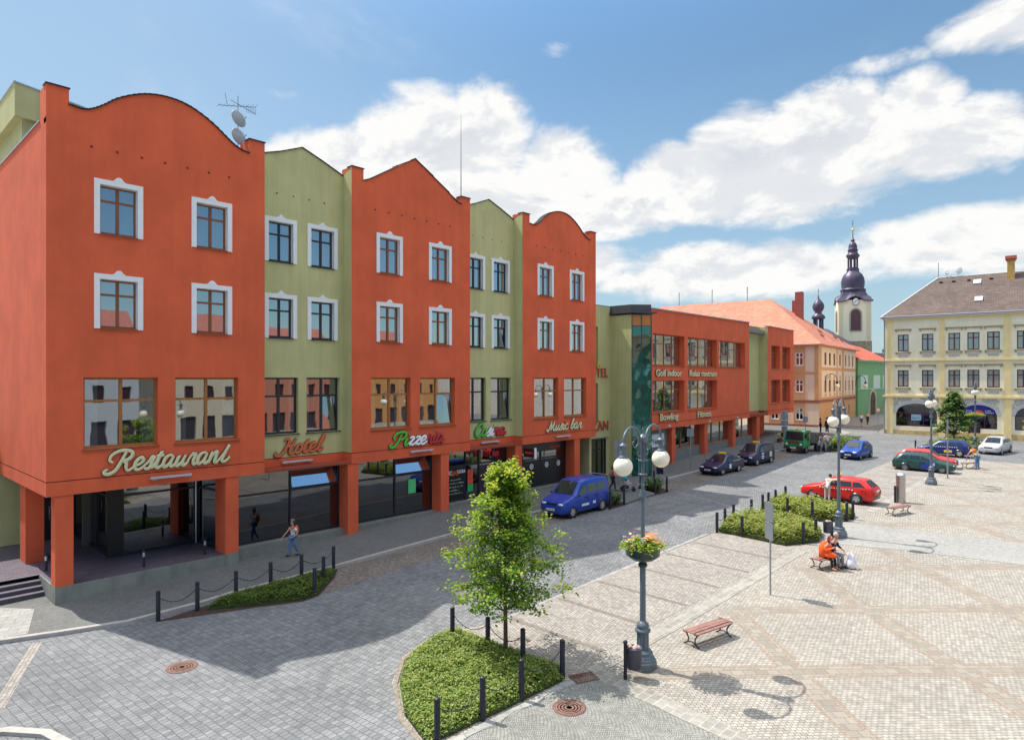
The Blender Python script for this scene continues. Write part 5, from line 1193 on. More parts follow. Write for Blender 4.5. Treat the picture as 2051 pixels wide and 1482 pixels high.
# ================= hill, far trees, houses seen over the alley =================
def hill():
    mb = MB(); nx, ny = 30, 16
    vs = [(180 + i * 20, -120 + j * 22, -3 + 24 * math.exp(-((i - 13) / 9) ** 2) * (.6 + .4 * math.sin(j * .9 + 1)) * min(1, i / 4)) for j in range(ny) for i in range(nx)]
    mb.add(vs, [(j * nx + i, j * nx + i + 1, (j + 1) * nx + i + 1, (j + 1) * nx + i) for j in range(ny - 1) for i in range(nx - 1)], 0, True)
    mb.build('hill', mat('hill_green', (.05, .085, .025), .95, var=.4, vscale=.08), kind='structure')
hill()

# ================= STREET LAMPS =================
def make_lamp():
    e = empty('street_lamp', (0, 0, 0))
    b = MB(); o8 = R(22.5)
    b.lathe([(.40, 0), (.40, .20), (.37, .23), (.37, .27), (.31, .36), (.29, .38), (.29, .46), (.24, .52)], 0, 0, 8, 0, False, o8); b.build('base', LAMP, e)
    b = MB(); vs = []; n = 32
    for z in (.50, 1.02):
        for k in range(n): t = 2 * math.pi * k / n; r = .165 + (.014 if k % 4 < 2 else -.008); vs.append((r * math.cos(t), r * math.sin(t), z))
    b.add(vs, [(k, (k + 1) % n, n + (k + 1) % n, n + k) for k in range(n)], 0, False)
    b.lathe([(.17, 1.0), (.22, 1.03), (.225, 1.09), (.17, 1.11), (.165, 1.15), (.185, 1.18), (.17, 1.24), (.12, 1.30), (.09, 1.33)], 0, 0, 20); b.build('pedestal', LAMP, e)
    b = MB(); b.lathe([(.088, 1.3), (.082, 3.0), (.078, 3.02)], 0, 0, 16); b.lathe([(.078, 3.0), (.062, 3.4), (.058, 4.85)], 0, 0, 14)
    b.lathe([(.06, 4.82), (.11, 4.86), (.12, 4.95), (.085, 5.0), (.1, 5.04), (.06, 5.1)], 0, 0, 14); b.tube([(0, 0, 5.0), (0, 0, 6.6)], .05, 10)
    b.lathe([(.05, 6.45), (.13, 6.5), (.155, 6.6), (.10, 6.66), (.04, 6.70), (.02, 6.74), (.04, 6.80), (.01, 6.9)], 0, 0, 12); b.build('pole', LAMP, e)
    b = MB()
    for a in (45, 135, 225, 315):
        x, y = .11 * math.cos(R(a)), .11 * math.sin(R(a)); b.tube([(x, y, 5.25), (x, y, 6.45)], .018, 6)
        for z in (5.25, 5.55, 5.95): b.sphere((x, y, z), .034, 8, 0, 5)
    for z in (5.55, 5.95): b.lathe([(.05, z - .02), (.13, z - .015), (.13, z + .015), (.05, z + .02)], 0, 0, 12)
    b.build('rod_cluster', LAMP, e)
    for s in (-1, 1):
        b = MB(); pts = [(s * .08, 0, 5.95), (s * .12, 0, 6.35)]
        pts += [(s * (.66 - .49 * math.cos(t)), 0, 6.52 + .42 * math.sin(t)) for t in [math.pi * k / 12 for k in range(0, 12)]] + [(s * 1.145, 0, 6.5), (s * 1.15, 0, 6.4)]
        b.tube(pts, [.034] * len(pts), 8); arm = b.build('arm', LAMP, e)
        b = MB(); pts = [(s * (.50 + (.24 - .02 * k) * math.cos(.55 * k + 2.4)), 0, 6.50 + (.22 - .02 * k) * math.sin(.55 * k + 2.4)) for k in range(11)]; b.tube(pts, .016, 6)
        b.tube([(s * .12, 0, 6.1), (s * .25, 0, 6.08), (s * .36, 0, 6.16), (s * .3, 0, 6.24)], .014, 5); b.build('scroll', LAMP, arm)
        b = MB(); c = s * 1.15; b.lathe([(r_, z_ + .29) for r_, z_ in [(.03, 6.26), (.05, 6.22), (.12, 6.19), (.125, 6.15), (.085, 6.12), (.08, 6.0), (.095, 5.98), (.085, 5.94), (.09, 5.90), (.13, 5.87), (.14, 5.84), (.11, 5.82)]], c, 0, 16); b.build('lamp_cap', LAMP, e)
        MB().sphere((c, 0, 5.89), .268, 24, 0, 14).build('globe', GLOBE, e)
    return e
LP = [(16.44, 10.26, R(4.4), 'tall twin-globe lamp carrying a flower bowl, nearest the viewer'), (35.62, 10.76, R(4.4), 'twin-globe street lamp behind the bench with the seated couple'),
      (56.0, 10.6, R(4.4), 'twin-globe street lamp in front of the green and blue estate car'), (82.4, 11.7, R(4.4), 'farthest twin-globe street lamp, with a flower bowl, by the silver car')]
lamp0 = make_lamp()
for i, (x, y, a, l) in enumerate(LP):
    o = lamp0 if i == 0 else copy_tree(lamp0); o.location = (x, y, g(x, y) + .005); o.rotation_euler.z = a; o['label'] = l; o['category'] = 'street lamp'; o['group'] = 'twin-globe street lamps along the square'

# ---------------- leaves ----------------
def leafmat(name, c, tr=.5):
    m = bpy.data.materials.new(name); m.use_nodes = True; t = NT(m.node_tree)
    d = t.n('ShaderNodeBsdfPrincipled'); d.inputs['Base Color'].default_value = c + (1,); d.inputs['Roughness'].default_value = .45; d.inputs['Specular IOR Level'].default_value = .4
    q = t.n('ShaderNodeBsdfTranslucent'); q.inputs[0].default_value = (min(1, c[0] * 1.9), min(1, c[1] * 1.6), c[2] * .7, 1)
    t.n('ShaderNodeOutputMaterial', i0=t.n('ShaderNodeMixShader', i0=tr, i1=d, i2=q)); return m
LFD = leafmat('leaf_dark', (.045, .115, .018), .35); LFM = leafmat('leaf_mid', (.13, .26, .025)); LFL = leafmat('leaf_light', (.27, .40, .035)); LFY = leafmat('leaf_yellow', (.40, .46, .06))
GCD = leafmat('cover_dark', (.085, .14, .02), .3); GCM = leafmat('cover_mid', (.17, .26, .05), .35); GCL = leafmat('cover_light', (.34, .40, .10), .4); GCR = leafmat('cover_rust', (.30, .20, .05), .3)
BARK = mat('bark', (.12, .075, .05), .9, var=.25, vscale=9, bump=.6, bscale=30)
def leaf(mb, p, s, up, m, rr, droop=.5):
    """one small folded leaf"""
    a = rr.uniform(0, 2 * math.pi); d = Vector((math.cos(a), math.sin(a), -droop + rr.uniform(-.5, .5))).normalized()
    n = (Vector((rr.uniform(-.6, .6), rr.uniform(-.6, .6), 1)) + up * .8); sd_ = d.cross(n).normalized() * s * .42; n2 = sd_.cross(d).normalized() * s * .12
    p = Vector(p); c = p + d * s
    mb.add([p, p + d * s * .45 + sd_ + n2, c, p + d * s * .45 - sd_ + n2], [(0, 1, 2), (0, 2, 3)], m)
def make_tree(prof, zb, hgt, trunk_r, nl, ls, seed, limbs=46, mats=None, droop=.45, lay=0.):
    """prof: list of (z, radius); returns an empty with trunk, limbs and crown"""
    rr = random.Random(seed); e = empty('street_tree', (0, 0, 0))
    def rad(z):
        for i in range(len(prof) - 1):
            (z0, r0), (z1, r1) = prof[i], prof[i + 1]
            if z0 <= z <= z1: return r0 + (r1 - r0) * (z - z0) / (z1 - z0)
        return .1
    t = MB(); pts = [(rr.uniform(-.03, .03) * k / 4, rr.uniform(-.03, .03) * k / 4, hgt * .97 * k / 10) for k in range(11)]; pts[0] = (0, 0, -.1)
    t.tube(pts, [trunk_r * (1 - .9 * k / 10) for k in range(11)], 9); tr = t.build('trunk', BARK, e)
    l = MB(); c = MB(); clumps = []
    for i in range(limbs):
        z = zb + .15 + (hgt - zb - .3) * (i / limbs) ** .9; a = i * 2.4 + rr.uniform(-.4, .4); Rr = rad(z) * rr.uniform(.72, 1.12)
        if lay: z = z + lay * math.sin(i * 1.3)
        d = Vector((math.cos(a), math.sin(a), 0)); b0 = Vector((0, 0, max(zb * .8, z - Rr * .30)))
        P = [b0, b0.lerp(Vector((0, 0, z)) + d * Rr, .45) + Vector((0, 0, .16 * Rr)), Vector((0, 0, z + .02)) + d * Rr * .82, Vector((0, 0, z - .10 * Rr)) + d * Rr]
        l.tube(P, [trunk_r * .32, trunk_r * .22, trunk_r * .12, .006], 5)
        for q in range(7):
            u = .30 + .70 * (q + rr.random()) / 7; k = min(2.999, u * 3); j = int(k); pt = P[j].lerp(P[j + 1], k - j)
            spread = .13 + .22 * Rr * (1 - abs(u - .6)); clumps.append((pt + Vector((rr.gauss(0, spread), rr.gauss(0, spread), rr.gauss(0, .09))), u, z))
    l.build('limb', BARK, tr)
    zmax = hgt
    for i in range(nl):
        pt, u, z = clumps[rr.randrange(len(clumps))]
        s_ = (.06 + .085 * rad(z)) * (1 if u < .8 else .75)
        p = pt + Vector((rr.gauss(0, s_), rr.gauss(0, s_), rr.gauss(0, .075)))
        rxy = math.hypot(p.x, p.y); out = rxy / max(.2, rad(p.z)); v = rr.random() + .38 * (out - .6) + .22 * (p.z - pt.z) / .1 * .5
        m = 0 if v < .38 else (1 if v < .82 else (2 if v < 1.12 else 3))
        leaf(c, p, ls * rr.uniform(.7, 1.25), Vector((p.x, p.y, .3)) * .3, m, rr, droop)
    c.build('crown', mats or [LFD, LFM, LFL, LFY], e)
    return e
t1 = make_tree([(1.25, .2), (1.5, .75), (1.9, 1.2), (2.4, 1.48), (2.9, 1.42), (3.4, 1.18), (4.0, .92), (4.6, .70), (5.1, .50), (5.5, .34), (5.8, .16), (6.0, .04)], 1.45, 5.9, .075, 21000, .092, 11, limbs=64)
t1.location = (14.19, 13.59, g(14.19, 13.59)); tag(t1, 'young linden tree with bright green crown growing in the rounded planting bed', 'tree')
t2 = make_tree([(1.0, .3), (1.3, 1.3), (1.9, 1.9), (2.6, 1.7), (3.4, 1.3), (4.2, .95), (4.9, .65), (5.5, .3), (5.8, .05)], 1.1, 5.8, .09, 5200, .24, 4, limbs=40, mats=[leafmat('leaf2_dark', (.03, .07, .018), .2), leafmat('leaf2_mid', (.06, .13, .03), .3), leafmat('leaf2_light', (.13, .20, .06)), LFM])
t2.location = (87.04, 14.34, g(87, 14.3)); tag(t2, 'small dark green tree in front of the pale yellow building', 'tree')
def far_tree(x, y, z, h, r, seed, label):
    o = make_tree([(h * .15, r * .5), (h * .35, r), (h * .6, r * .9), (h * .85, r * .5), (h, .1)], h * .2, h, .25, 1500, .9, seed, limbs=26, mats=[LFD, leafmat('leaf_far', (.05, .10, .03), .2), LFM, LFM]); o.location = (x, y, z)
    o['label'] = label; o['category'] = 'tree'
far_tree(178, 37, 8, 9, 4.2, 31, 'dark tree on the hillside seen over the alley roofs'); far_tree(196, 45, 9, 9, 4.5, 32, 'dark tree beside the church tower, far behind the alley')

# ---------------- planting ----------------
def inside(p, poly):
    x, y = p; c = False; j = len(poly) - 1
    for i in range(len(poly)):
        (xi, yi), (xj, yj) = poly[i], poly[j]
        if (yi > y) != (yj > y) and x < (xj - xi) * (y - yi) / (yj - yi) + xi: c = not c
        j = i
    return c
def edge_d(p, poly):
    b = 9
    for i in range(len(poly)):
        a, c = Vector(poly[i]), Vector(poly[(i + 1) % len(poly)]); q = Vector(p); t = max(0, min(1, (q - a).dot(c - a) / max(1e-6, (c - a).length_squared))); b = min(b, (a + (c - a) * t - q).length)
    return b
def ground_cover(poly, h, n, ls, mats, seed, dz=0., label=None, inner=None, edge=.32, clump=.06):
    rr = random.Random(seed); sheet('planting_soil', poly, .016 + dz, SOIL)
    mb = MB(); xs = [p[0] for p in poly]; ys = [p[1] for p in poly]; from mathutils import noise as N
    k = 0; src = inner or poly
    cen = Vector((sum(xs) / len(xs), sum(ys) / len(ys)))
    while k < n:
        p = (rr.uniform(min(xs) - .1, max(xs) + .1), rr.uniform(min(ys) - .1, max(ys) + .1))
        if not inside(p, src): continue
        e = edge_d(p, src); f = min(1, e / edge) ** .5; nz = N.noise(Vector((p[0] * 1.3, p[1] * 1.3, seed))) ; nz2 = N.noise(Vector((p[0] * 5, p[1] * 5, seed)))
        top = h * (.25 + .75 * f) * (1 + .35 * nz + .30 * nz2) * (1.35 if rr.random() < .06 else 1)
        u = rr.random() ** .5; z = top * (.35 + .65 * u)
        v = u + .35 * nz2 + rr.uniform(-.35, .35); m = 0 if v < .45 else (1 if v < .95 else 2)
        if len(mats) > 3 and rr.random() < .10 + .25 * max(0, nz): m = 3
        leaf(mb, (p[0], p[1], g(*p) + dz + z), ls * rr.uniform(.7, 1.3), Vector((0, 0, .5)), m, rr, -.1); k += 1
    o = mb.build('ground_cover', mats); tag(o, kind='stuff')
    if label: o['label'] = label; o['category'] = 'ground cover'
    # woody understorey so that the bed is not see-through
    u = sheet('planting_litter', src, dz + h * .34, mat('leaf_litter', (.045, .06, .015), .95, var=.4, vscale=12, bump=.8, bscale=40), skirt=h * .34, kind='stuff'); tag(u)
    return o
BED1 = [(9.72, 11.72), (9.82, 12.2), (10.15, 13.2), (11.1, 14.65), (12.1, 15.65), (13.5, 16.2), (14.55, 16.1), (14.5, 14.6), (14.6, 13.0), (14.62, 11.75), (14.2, 11.42), (12, 11.55)]
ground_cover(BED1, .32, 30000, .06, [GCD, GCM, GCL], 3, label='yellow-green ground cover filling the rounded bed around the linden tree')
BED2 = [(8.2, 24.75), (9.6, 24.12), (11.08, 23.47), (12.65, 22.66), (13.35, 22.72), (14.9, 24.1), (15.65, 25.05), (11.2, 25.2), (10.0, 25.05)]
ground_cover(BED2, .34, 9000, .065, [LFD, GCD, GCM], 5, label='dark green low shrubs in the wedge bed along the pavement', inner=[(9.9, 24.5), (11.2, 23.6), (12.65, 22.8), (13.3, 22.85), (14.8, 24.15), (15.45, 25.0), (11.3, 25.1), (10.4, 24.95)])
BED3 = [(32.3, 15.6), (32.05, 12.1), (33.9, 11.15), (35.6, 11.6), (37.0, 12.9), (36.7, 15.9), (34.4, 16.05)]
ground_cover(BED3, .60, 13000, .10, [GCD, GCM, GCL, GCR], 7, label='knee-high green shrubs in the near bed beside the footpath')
BED4 = [(38.5, 16.0), (38.35, 12.6), (39.3, 11.55), (41.0, 11.5), (42.3, 13.6), (42.4, 16.2), (40.4, 16.2)]
ground_cover(BED4, .60, 9000, .12, [GCD, GCM, GCL, GCR], 9, label='knee-high green shrubs in the far bed beside the red taxi')
BED5 = [(77.4, 15.4), (77.4, 13.2), (81.5, 11.6), (88.5, 11.6), (88.5, 15.4)]
ground_cover(BED5, .7, 1800, .25, [GCD, GCM, GCM], 10, label='green shrubs around the small tree by the yellow building')
BED6 = [(70.2, 22.8), (70.2, 21.2), (78, 21.2), (78, 23.3), (74, 23.6)]
ground_cover(BED6, .9, 1200, .25, [LFD, GCD, GCM], 12, label='dark shrub bed behind the two cyclists')
def shrub(x, y, h, r, seed, label, group, n=420, dz=0.):
    rr = random.Random(seed); e = empty('shrub', (x, y, g(x, y) + dz), 0, label, 'shrub', group); s = MB(); l = MB()
    for k in range(9):
        a = k * 2.4; d = Vector((math.cos(a), math.sin(a), 0)); tip = d * r * rr.uniform(.5, 1) + Vector((0, 0, h * rr.uniform(.6, 1))); s.tube([(0, 0, 0), tip * .5 + Vector((0, 0, .1)), tip], [.02, .012, .005], 4)
        for q in range(n // 9):
            u = rr.uniform(.3, 1.05); p = tip * u + Vector((rr.gauss(0, .08), rr.gauss(0, .08), rr.gauss(0, .07))); leaf(l, p, .11 * rr.uniform(.7, 1.3), Vector((0, 0, .4)), rr.choice((0, 0, 1, 1, 2)), rr, -.3)
    s.build('stem', BARK, e); l.build('foliage', [LFD, leafmat('shrub_mid', (.07, .14, .03), .3), GCM], e)
PL1 = [(34.3, 24.75), (32.75, 22.7), (34.75, 22.8), (34.5, 24.3)]; sheet('planting_soil', [(34.2, 24.9), (32.7, 22.7), (34.8, 22.75), (34.45, 24.5)], .03, SOIL); sheet('planting_soil', [(39.2, 24.6), (38.6, 23.15), (40.5, 23.1), (42.2, 25.5)], .03, SOIL)
for i, (x, y, h, r) in enumerate(((33.6, 23.4, .95, .5), (34.2, 23.3, .75, .5), (34.15, 24.2, .7, .42))): shrub(x, y, h, r, 50 + i, ['tallest sparse shrub in the soil bed behind the blue van', 'low sparse shrub at the road corner of the bed behind the blue van', 'sparse shrub at the pavement side of the bed behind the blue van'][i], 'shrubs in the pavement beds')
for i, (x, y, h, r) in enumerate(((39.5, 23.7, .85, .55), (40.6, 24.3, .85, .6), (39.9, 24.5, .7, .45))): shrub(x, y, h, r, 60 + i, ['leafy shrub at the near corner of the bed by the crossing', 'leafy shrub at the far end of the bed by the crossing', 'leafy shrub at the pavement side of the bed by the crossing'][i], 'shrubs in the pavement beds', n=800)

# ---------------- bollards with chains ----------------
def make_bollard(h=1.08):
    e = empty('bollard', (0, 0, 0)); b = MB(); b.lathe([(.075, -.1), (.075, h - .10), (.06, h - .07)], 0, 0, 14); b.build('post', IRON, e)
    b = MB(); b.lathe([(.06, h - .08), (.078, h - .065), (.078, h - .035), (.05, h - .01), (.01, h)], 0, 0, 14); b.sphere((0, .075, h - .22), .022, 6, 0, 4); b.sphere((0, -.075, h - .22), .022, 6, 0, 4); b.build('cap', IRON, e)
    return e
bol0 = make_bollard(); bol_parts = list(bol0.children); nb = [0]
ORD = ['first', 'second', 'third', 'fourth', 'fifth', 'sixth', 'seventh', 'eighth', 'ninth']
def bollards(pts, where, group, chains=(), sag=.32, h=.86, side='from left'):
    for i, (x, y) in enumerate(pts):
        if nb[0] == 0: o = bol0
        else:
            o = bol0.copy(); COL.objects.link(o)
            for c_ in bol_parts: k_ = c_.copy(); COL.objects.link(k_); k_.parent = o
        nb[0] += 1
        o.location = (x, y, g(x, y)); o['label'] = ('iron bollard %s, %s %s' % (where, ORD[i], side)) if len(pts) > 1 else 'iron bollard ' + where; o['category'] = 'bollard'; o['group'] = group
        for a, b in chains:
            if a != i: continue
            p, q = Vector((x, y, g(x, y) + h)), Vector((*pts[b], g(*pts[b]) + h)); c = MB(); n = max(14, int((q - p).length / .065)); dirv = (q - p).normalized(); hor = Vector((-dirv.y, dirv.x, 0))
            for k in range(n):      # alternating links along a sagging line
                u0, u1 = k / n, (k + 1) / n; A = p.lerp(q, u0) - Vector((0, 0, 4 * sag * u0 * (1 - u0))); B = p.lerp(q, u1) - Vector((0, 0, 4 * sag * u1 * (1 - u1)))
                w = hor if k % 2 else Vector((0, 0, 1)); c.tube([A - o.location, (A + B) / 2 + w * .014 - o.location, B - o.location], .009, 4); c.tube([A - o.location, (A + B) / 2 - w * .014 - o.location, B - o.location], .009, 4)
            ch = c.build('chain', IRON, o)
bollards([(8.31, 24.77), (9.63, 24.75), (11.14, 24.95), (12.56, 25.0), (13.9, 25.0), (15.4, 25.0)], 'along the wedge bed at the hotel pavement', 'chained bollards round the wedge bed', [(0, 1), (1, 2), (2, 3), (3, 4), (4, 5)])
bollards([(13.3, 22.93), (14.34, 24.03)], 'on the road side of the wedge bed', 'chained bollards round the wedge bed', [(0, 1)])
bollards([(9.86, 11.62), (11.3, 11.6), (12.66, 11.55), (14.35, 11.55)], 'on the near edge of the rounded bed', 'chained bollards round the tree bed', [(0, 1), (1, 2), (2, 3)])
bollards([(14.0, 15.75), (14.15, 14.3), (14.2, 12.9)], 'on the parking side of the rounded bed', 'chained bollards round the tree bed', [(0, 1), (1, 2)])
bollards([(32.09, 15.59), (33.29, 15.72), (34.6, 15.85), (36.6, 15.7)], 'along the road side of the near shrub bed', 'bollards round the shrub beds', [(0, 1), (1, 2), (2, 3)])
bollards([(32.2, 14.3), (32.3, 12.83), (33.04, 11.6), (34.2, 11.4)], 'along the parking side of the near shrub bed', 'bollards round the shrub beds')
bollards([(38.43, 15.81), (39.39, 15.85), (40.55, 15.88), (42.2, 15.9)], 'along the road side of the far shrub bed', 'bollards round the shrub beds', [(0, 1), (1, 2), (2, 3)])
bollards([(38.5, 14.4), (38.45, 13.0), (39.46, 11.5), (40.2, 11.4)], 'between the footpath and the far shrub bed', 'bollards round the shrub beds')
bollards([(32.9, 22.78), (34.55, 22.9), (34.6, 24.9), (34.1, 24.7)], 'round the soil bed behind the blue van', 'bollards round the pavement beds', [(0, 1), (1, 2)])
bollards([(38.72, 23.2), (40.15, 23.15), (41.9, 25.2), (39.35, 24.8)], 'round the leafy bed by the crossing', 'bollards round the pavement beds', [(0, 1)])
bollards([(77.21, 16.0), (78.66, 14.99), (82.9, 12.6), (84.2, 12.2)], 'beside the shrubs by the yellow building', 'bollards by the yellow building', [(0, 1)])
bollards([(47.0, 10.85)], 'standing beside the stainless steel column', 'single bollards')
bl = []
for i, (x, y) in enumerate(((9.4, 29.65), (11.9, 29.75), (6.5, 31.9))):
    e = empty('post_light', (x, y, .72), 0, 'short black post with metal collar on the restaurant terrace, ' + ['nearer the corner column', 'nearer the second column', 'at the steps'][i], 'post', 'short terrace posts')
    if i == 0:
        MB().lathe([(.05, 0), (.05, .62), (.045, .64)], 0, 0, 10).build('post', IRON, e); MB().lathe([(.056, .42), (.056, .60)], 0, 0, 10).build('collar', ALU, e); MB().sphere((0, 0, .66), .05, 10, 0, 5).build('cap', IRON, e); P0 = e
    else:
        for c in P0.children: k = c.copy(); COL.objects.link(k); k.parent = e

# ---------------- flower bowls ----------------
def flower_bowl(x, y, z, label, seed, r=.50):
    rr = random.Random(seed); e = empty('flower_bowl', (x, y, z), 0, label, 'flower bowl', 'flower bowls on the street lamps')
    b = MB(); b.lathe([(.10, -.06), (.12, .0), (.30, .05), (.48, .18), (r, .40), (r + .02, .42), (r - .04, .42), (.45, .30), (.1, .3)], 0, 0, 24); b.lathe([(.09, -.16), (.13, -.15), (.13, -.07), (.10, -.05)], 0, 0, 12); b.build('bowl', mat('bowl_green', (.018, .045, .038), .35, var=.1), e)
    f = MB()
    for k in range(900):
        a = rr.uniform(0, 6.283); q = rr.uniform(.1, r + .18); zz = .42 + .26 * rr.random() * (1.1 - q / (r + .2)) + .05 - (.32 * max(0, q - r) * 3 * rr.random()); leaf(f, (q * math.cos(a), q * math.sin(a), zz), .09, Vector((0, 0, .3)), rr.choice((0, 1, 1, 2)), rr, 0)
    f.build('foliage', [LFM, LFL, GCL], e)
    cols = [mat('petal_orange', (.80, .22, .03), .6), mat('petal_pink', (.80, .30, .32), .6), mat('petal_red', (.70, .04, .03), .6), mat('petal_violet', (.10, .035, .28), .6), mat('petal_yellow', (.80, .62, .04), .6), mat('petal_white', (.82, .76, .74), .6)]
    fl = [MB() for _ in cols]
    for k in range(85):
        a = rr.uniform(0, 6.283); q = rr.uniform(.15, r + .14); zz = .56 + .20 * rr.random() - .25 * max(0, q - r) * 3; ci = 0 if math.sin(a + 2.3) > .2 else rr.choice((1, 2, 3, 4, 5)); c = Vector((q * math.cos(a), q * math.sin(a), zz)); s_ = rr.uniform(.035, .06)
        for j in range(5): t_ = j * 1.257 + rr.random(); fl[ci].add([c, c + Vector((math.cos(t_) * s_, math.sin(t_) * s_, .02)), c + Vector((math.cos(t_ + .9) * s_, math.sin(t_ + .9) * s_, .02))], [(0, 1, 2)])
    for m_, c in zip(fl, cols):
        if m_.v: m_.build('flower', c, e)
flower_bowl(16.44, 10.26, g(16.5, 10.2) + 3.05, 'green bowl of orange, pink and violet flowers on the nearest street lamp', 5)
flower_bowl(82.4, 11.7, g(82.4, 11.7) + 3.1, 'bowl of orange and yellow flowers on the farthest street lamp', 8, .75)

# ---------------- benches ----------------
WOODB = mat('bench_wood', (.27, .14, .115), .6, var=.2, vscale=6); CAST = mat('cast_iron', (.035, .022, .03), .5, metal=.2)
def make_bench():
    e = empty('bench', (0, 0, 0)); L, W = 1.75, .56
    for k in range(4):
        y = -W / 2 + .07 + k * .14; z = .45 - (.02 if k in (0, 3) else .0); MB().box(-L / 2, y - .058, z - .035, L / 2, y + .058, z).build('slat', WOODB, e)
    for s in (-1, 1):
        b = MB(); x = s * (L / 2 - .10)
        for q in (-1, 1):
            pts = [(x, q * .26, .40), (x, q * .20, .34), (x, q * .13, .22), (x, q * .14, .12), (x, q * .22, .04), (x, q * .30, .015)]; b.tube([(p.x, p.y, p.z) for p in catmull(pts, 3)], .022, 6)
        b.tube([(x, -.27, .40), (x, .27, .40)], .022, 6); b.tube([(x, -.15, .08), (x, 0, .13), (x, .15, .08)], .016, 5); b.build('leg_frame', CAST, e)
        b = MB(); b.extr([(s * L / 2, -W / 2, .43), (s * (L / 2 + .045), -W / 2 + .08, .43), (s * (L / 2 + .06), 0, .44), (s * (L / 2 + .045), W / 2 - .08, .43), (s * L / 2, W / 2, .43)], (0, 0, .03)); b.build('end_rail', WOODB, e)
    return e
bn0 = make_bench()
for i, (x, y, a, l) in enumerate(((19.45, 9.75, R(-12), 'empty slatted wooden bench nearest the viewer, right of the flower-bowl lamp'), (30.1, 9.55, R(-14), 'wooden bench on which the couple sits'),
                                  (43.5, 9.9, R(-16), 'empty slatted bench near the stainless steel column'), (67.3, 9.9, R(-22), 'distant bench beside the person in the yellow and orange vest'))):
    o = bn0 if i == 0 else copy_tree(bn0); o.location = (x, y, g(x, y) + .006); o.rotation_euler.z = a; o['label'] = l; o['category'] = 'bench'; o['group'] = 'slatted benches on the square'

# ---------------- bins, steel column, sign posts, covers ----------------
def make_bin():
    e = empty('litter_bin', (0, 0, 0)); MB().lathe([(.05, -.05), (.05, 1.0), (.06, 1.01), (.06, 1.06), (.02, 1.09)], 0, 0, 12).build('post', IRON, e)
    b = MB(); b.lathe([(.17, .28), (.20, .30), (.215, .84), (.225, .86), (.20, .87), (.19, .6)], .27, 0, 20); b.build('bucket', mat('bin_grey', (.075, .075, .11), .45, metal=.2), e)
    MB().box(.04, -.02, .7, .1, .02, .8).build('bracket', IRON, e); b = MB(); rr = random.Random(2)
    for k in range(7): b.sphere((.27 + rr.uniform(-.1, .1), rr.uniform(-.1, .1), .83 + rr.uniform(0, .04)), .06, 6, 0, 4)
    b.build('rubbish', mat('rubbish', (.60, .40, .32), .8), e); return e
bi = make_bin(); bi.location = (15.45, 10.2, g(15.4, 10.2)); bi.rotation_euler.z = R(-30); tag(bi, 'grey litter bin on a dark post left of the nearest street lamp', 'litter bin', 'litter bins beside lamps')
b2 = copy_tree(bi); b2.location = (35.2, 10.95, g(35.2, 10.9)); b2.rotation_euler.z = R(150); b2['label'] = 'grey litter bin beside the lamp behind the seated couple'
SC = empty('steel_column', (47.31, 10.62, g(47.3, 10.6)), 0, 'stainless steel cylinder with domed top standing on the square', 'service column')
MB().lathe([(.27, 0), (.27, 1.68)], 0, 0, 24).build('cylinder', mat('stainless', (.50, .47, .45), .28, metal=.9), SC); MB().lathe([(.285, 1.66), (.285, 1.70), (.26, 1.78), (.17, 1.86), (.02, 1.90)], 0, 0, 24).build('dome', mat('stainless_top', (.65, .64, .64), .3, metal=.8), SC)
def sign_post(x, y, h, plates, label, a=0, dz=0., cat='sign post', r=.035, col=None):
    e = empty('sign_post', (x, y, g(x, y) + dz), a, label, cat); MB().tube([(0, 0, -.05), (0, 0, h)], r, 8).build('post', mat('zinc', (.33, .34, .38), .4, metal=.5), e)
    for (z0, z1, w, m) in plates:
        b = MB(); b.box(-w / 2, .04, z0, w / 2, .06, z1); b.box(-w / 2, .03, z0 + .05, w / 2, .039, z0 + .09); b.box(-w / 2, .03, z1 - .09, w / 2, .039, z1 - .05); b.build('sign_plate', m, e)
    return e
SGM = mat('sign_back', (.27, .30, .34), .45, metal=.4)
sign_post(39.2, 26.4, 3.3, [(1.95, 2.55, .62, SGM), (2.62, 3.25, .62, SGM)], 'post with two stacked grey sign boards behind the blue van', R(-50), SW)
sign_post(49.26, 26.23, 3.4, [(2.75, 3.4, .55, SGM)], 'post with a small grey sign box in front of the shop windows', R(-50), SW)
sign_post(24.9, 9.95, 3.7, [(2.1, 2.75, .60, SGM), (2.8, 3.5, .62, SGM)], 'tall post with narrow edge-on sign boards between the two benches', R(48))
sign_post(59.84, 10.25, 4.54, [(3.3, 3.9, .12, SGM)], 'thin tall post in front of the parked estate cars', R(30), r=.055)
sign_post(74.46, 25.9, 2.9, [(2.3, 2.9, .55, SGM)], 'post with a square grey sign near the orange house', R(-50), SW)
sign_post(70.6, 26.7, 3.7, [(1.5, 2.05, .6, SGM), (2.1, 2.65, .75, SGM), (2.7, 3.3, .75, SGM), (3.3, 3.7, .6, SGM)], 'post with a stack of grey panels at the end of the red building', R(-60), SW, r=.05)
rs = sign_post(92.94, 23.4, 2.75, [], 'round red and white no-entry-style sign by the corner of the yellow building', R(-46), SW)
rb = MB(); rb.disc(0, .0, 2.85, .38, .03, 20, 0, .26); rb.disc(0, .0, 2.85, .26, .026, 20, 1); rb.build('sign_plate', [mat('sign_red_ring', (.60, .10, .06), .5), mat('sign_cream', (.80, .66, .50), .5)], rs)
RUST = mat('rusty_iron', (.17, .085, .065), .75, var=.25, vscale=8, bump=.6, bscale=30)
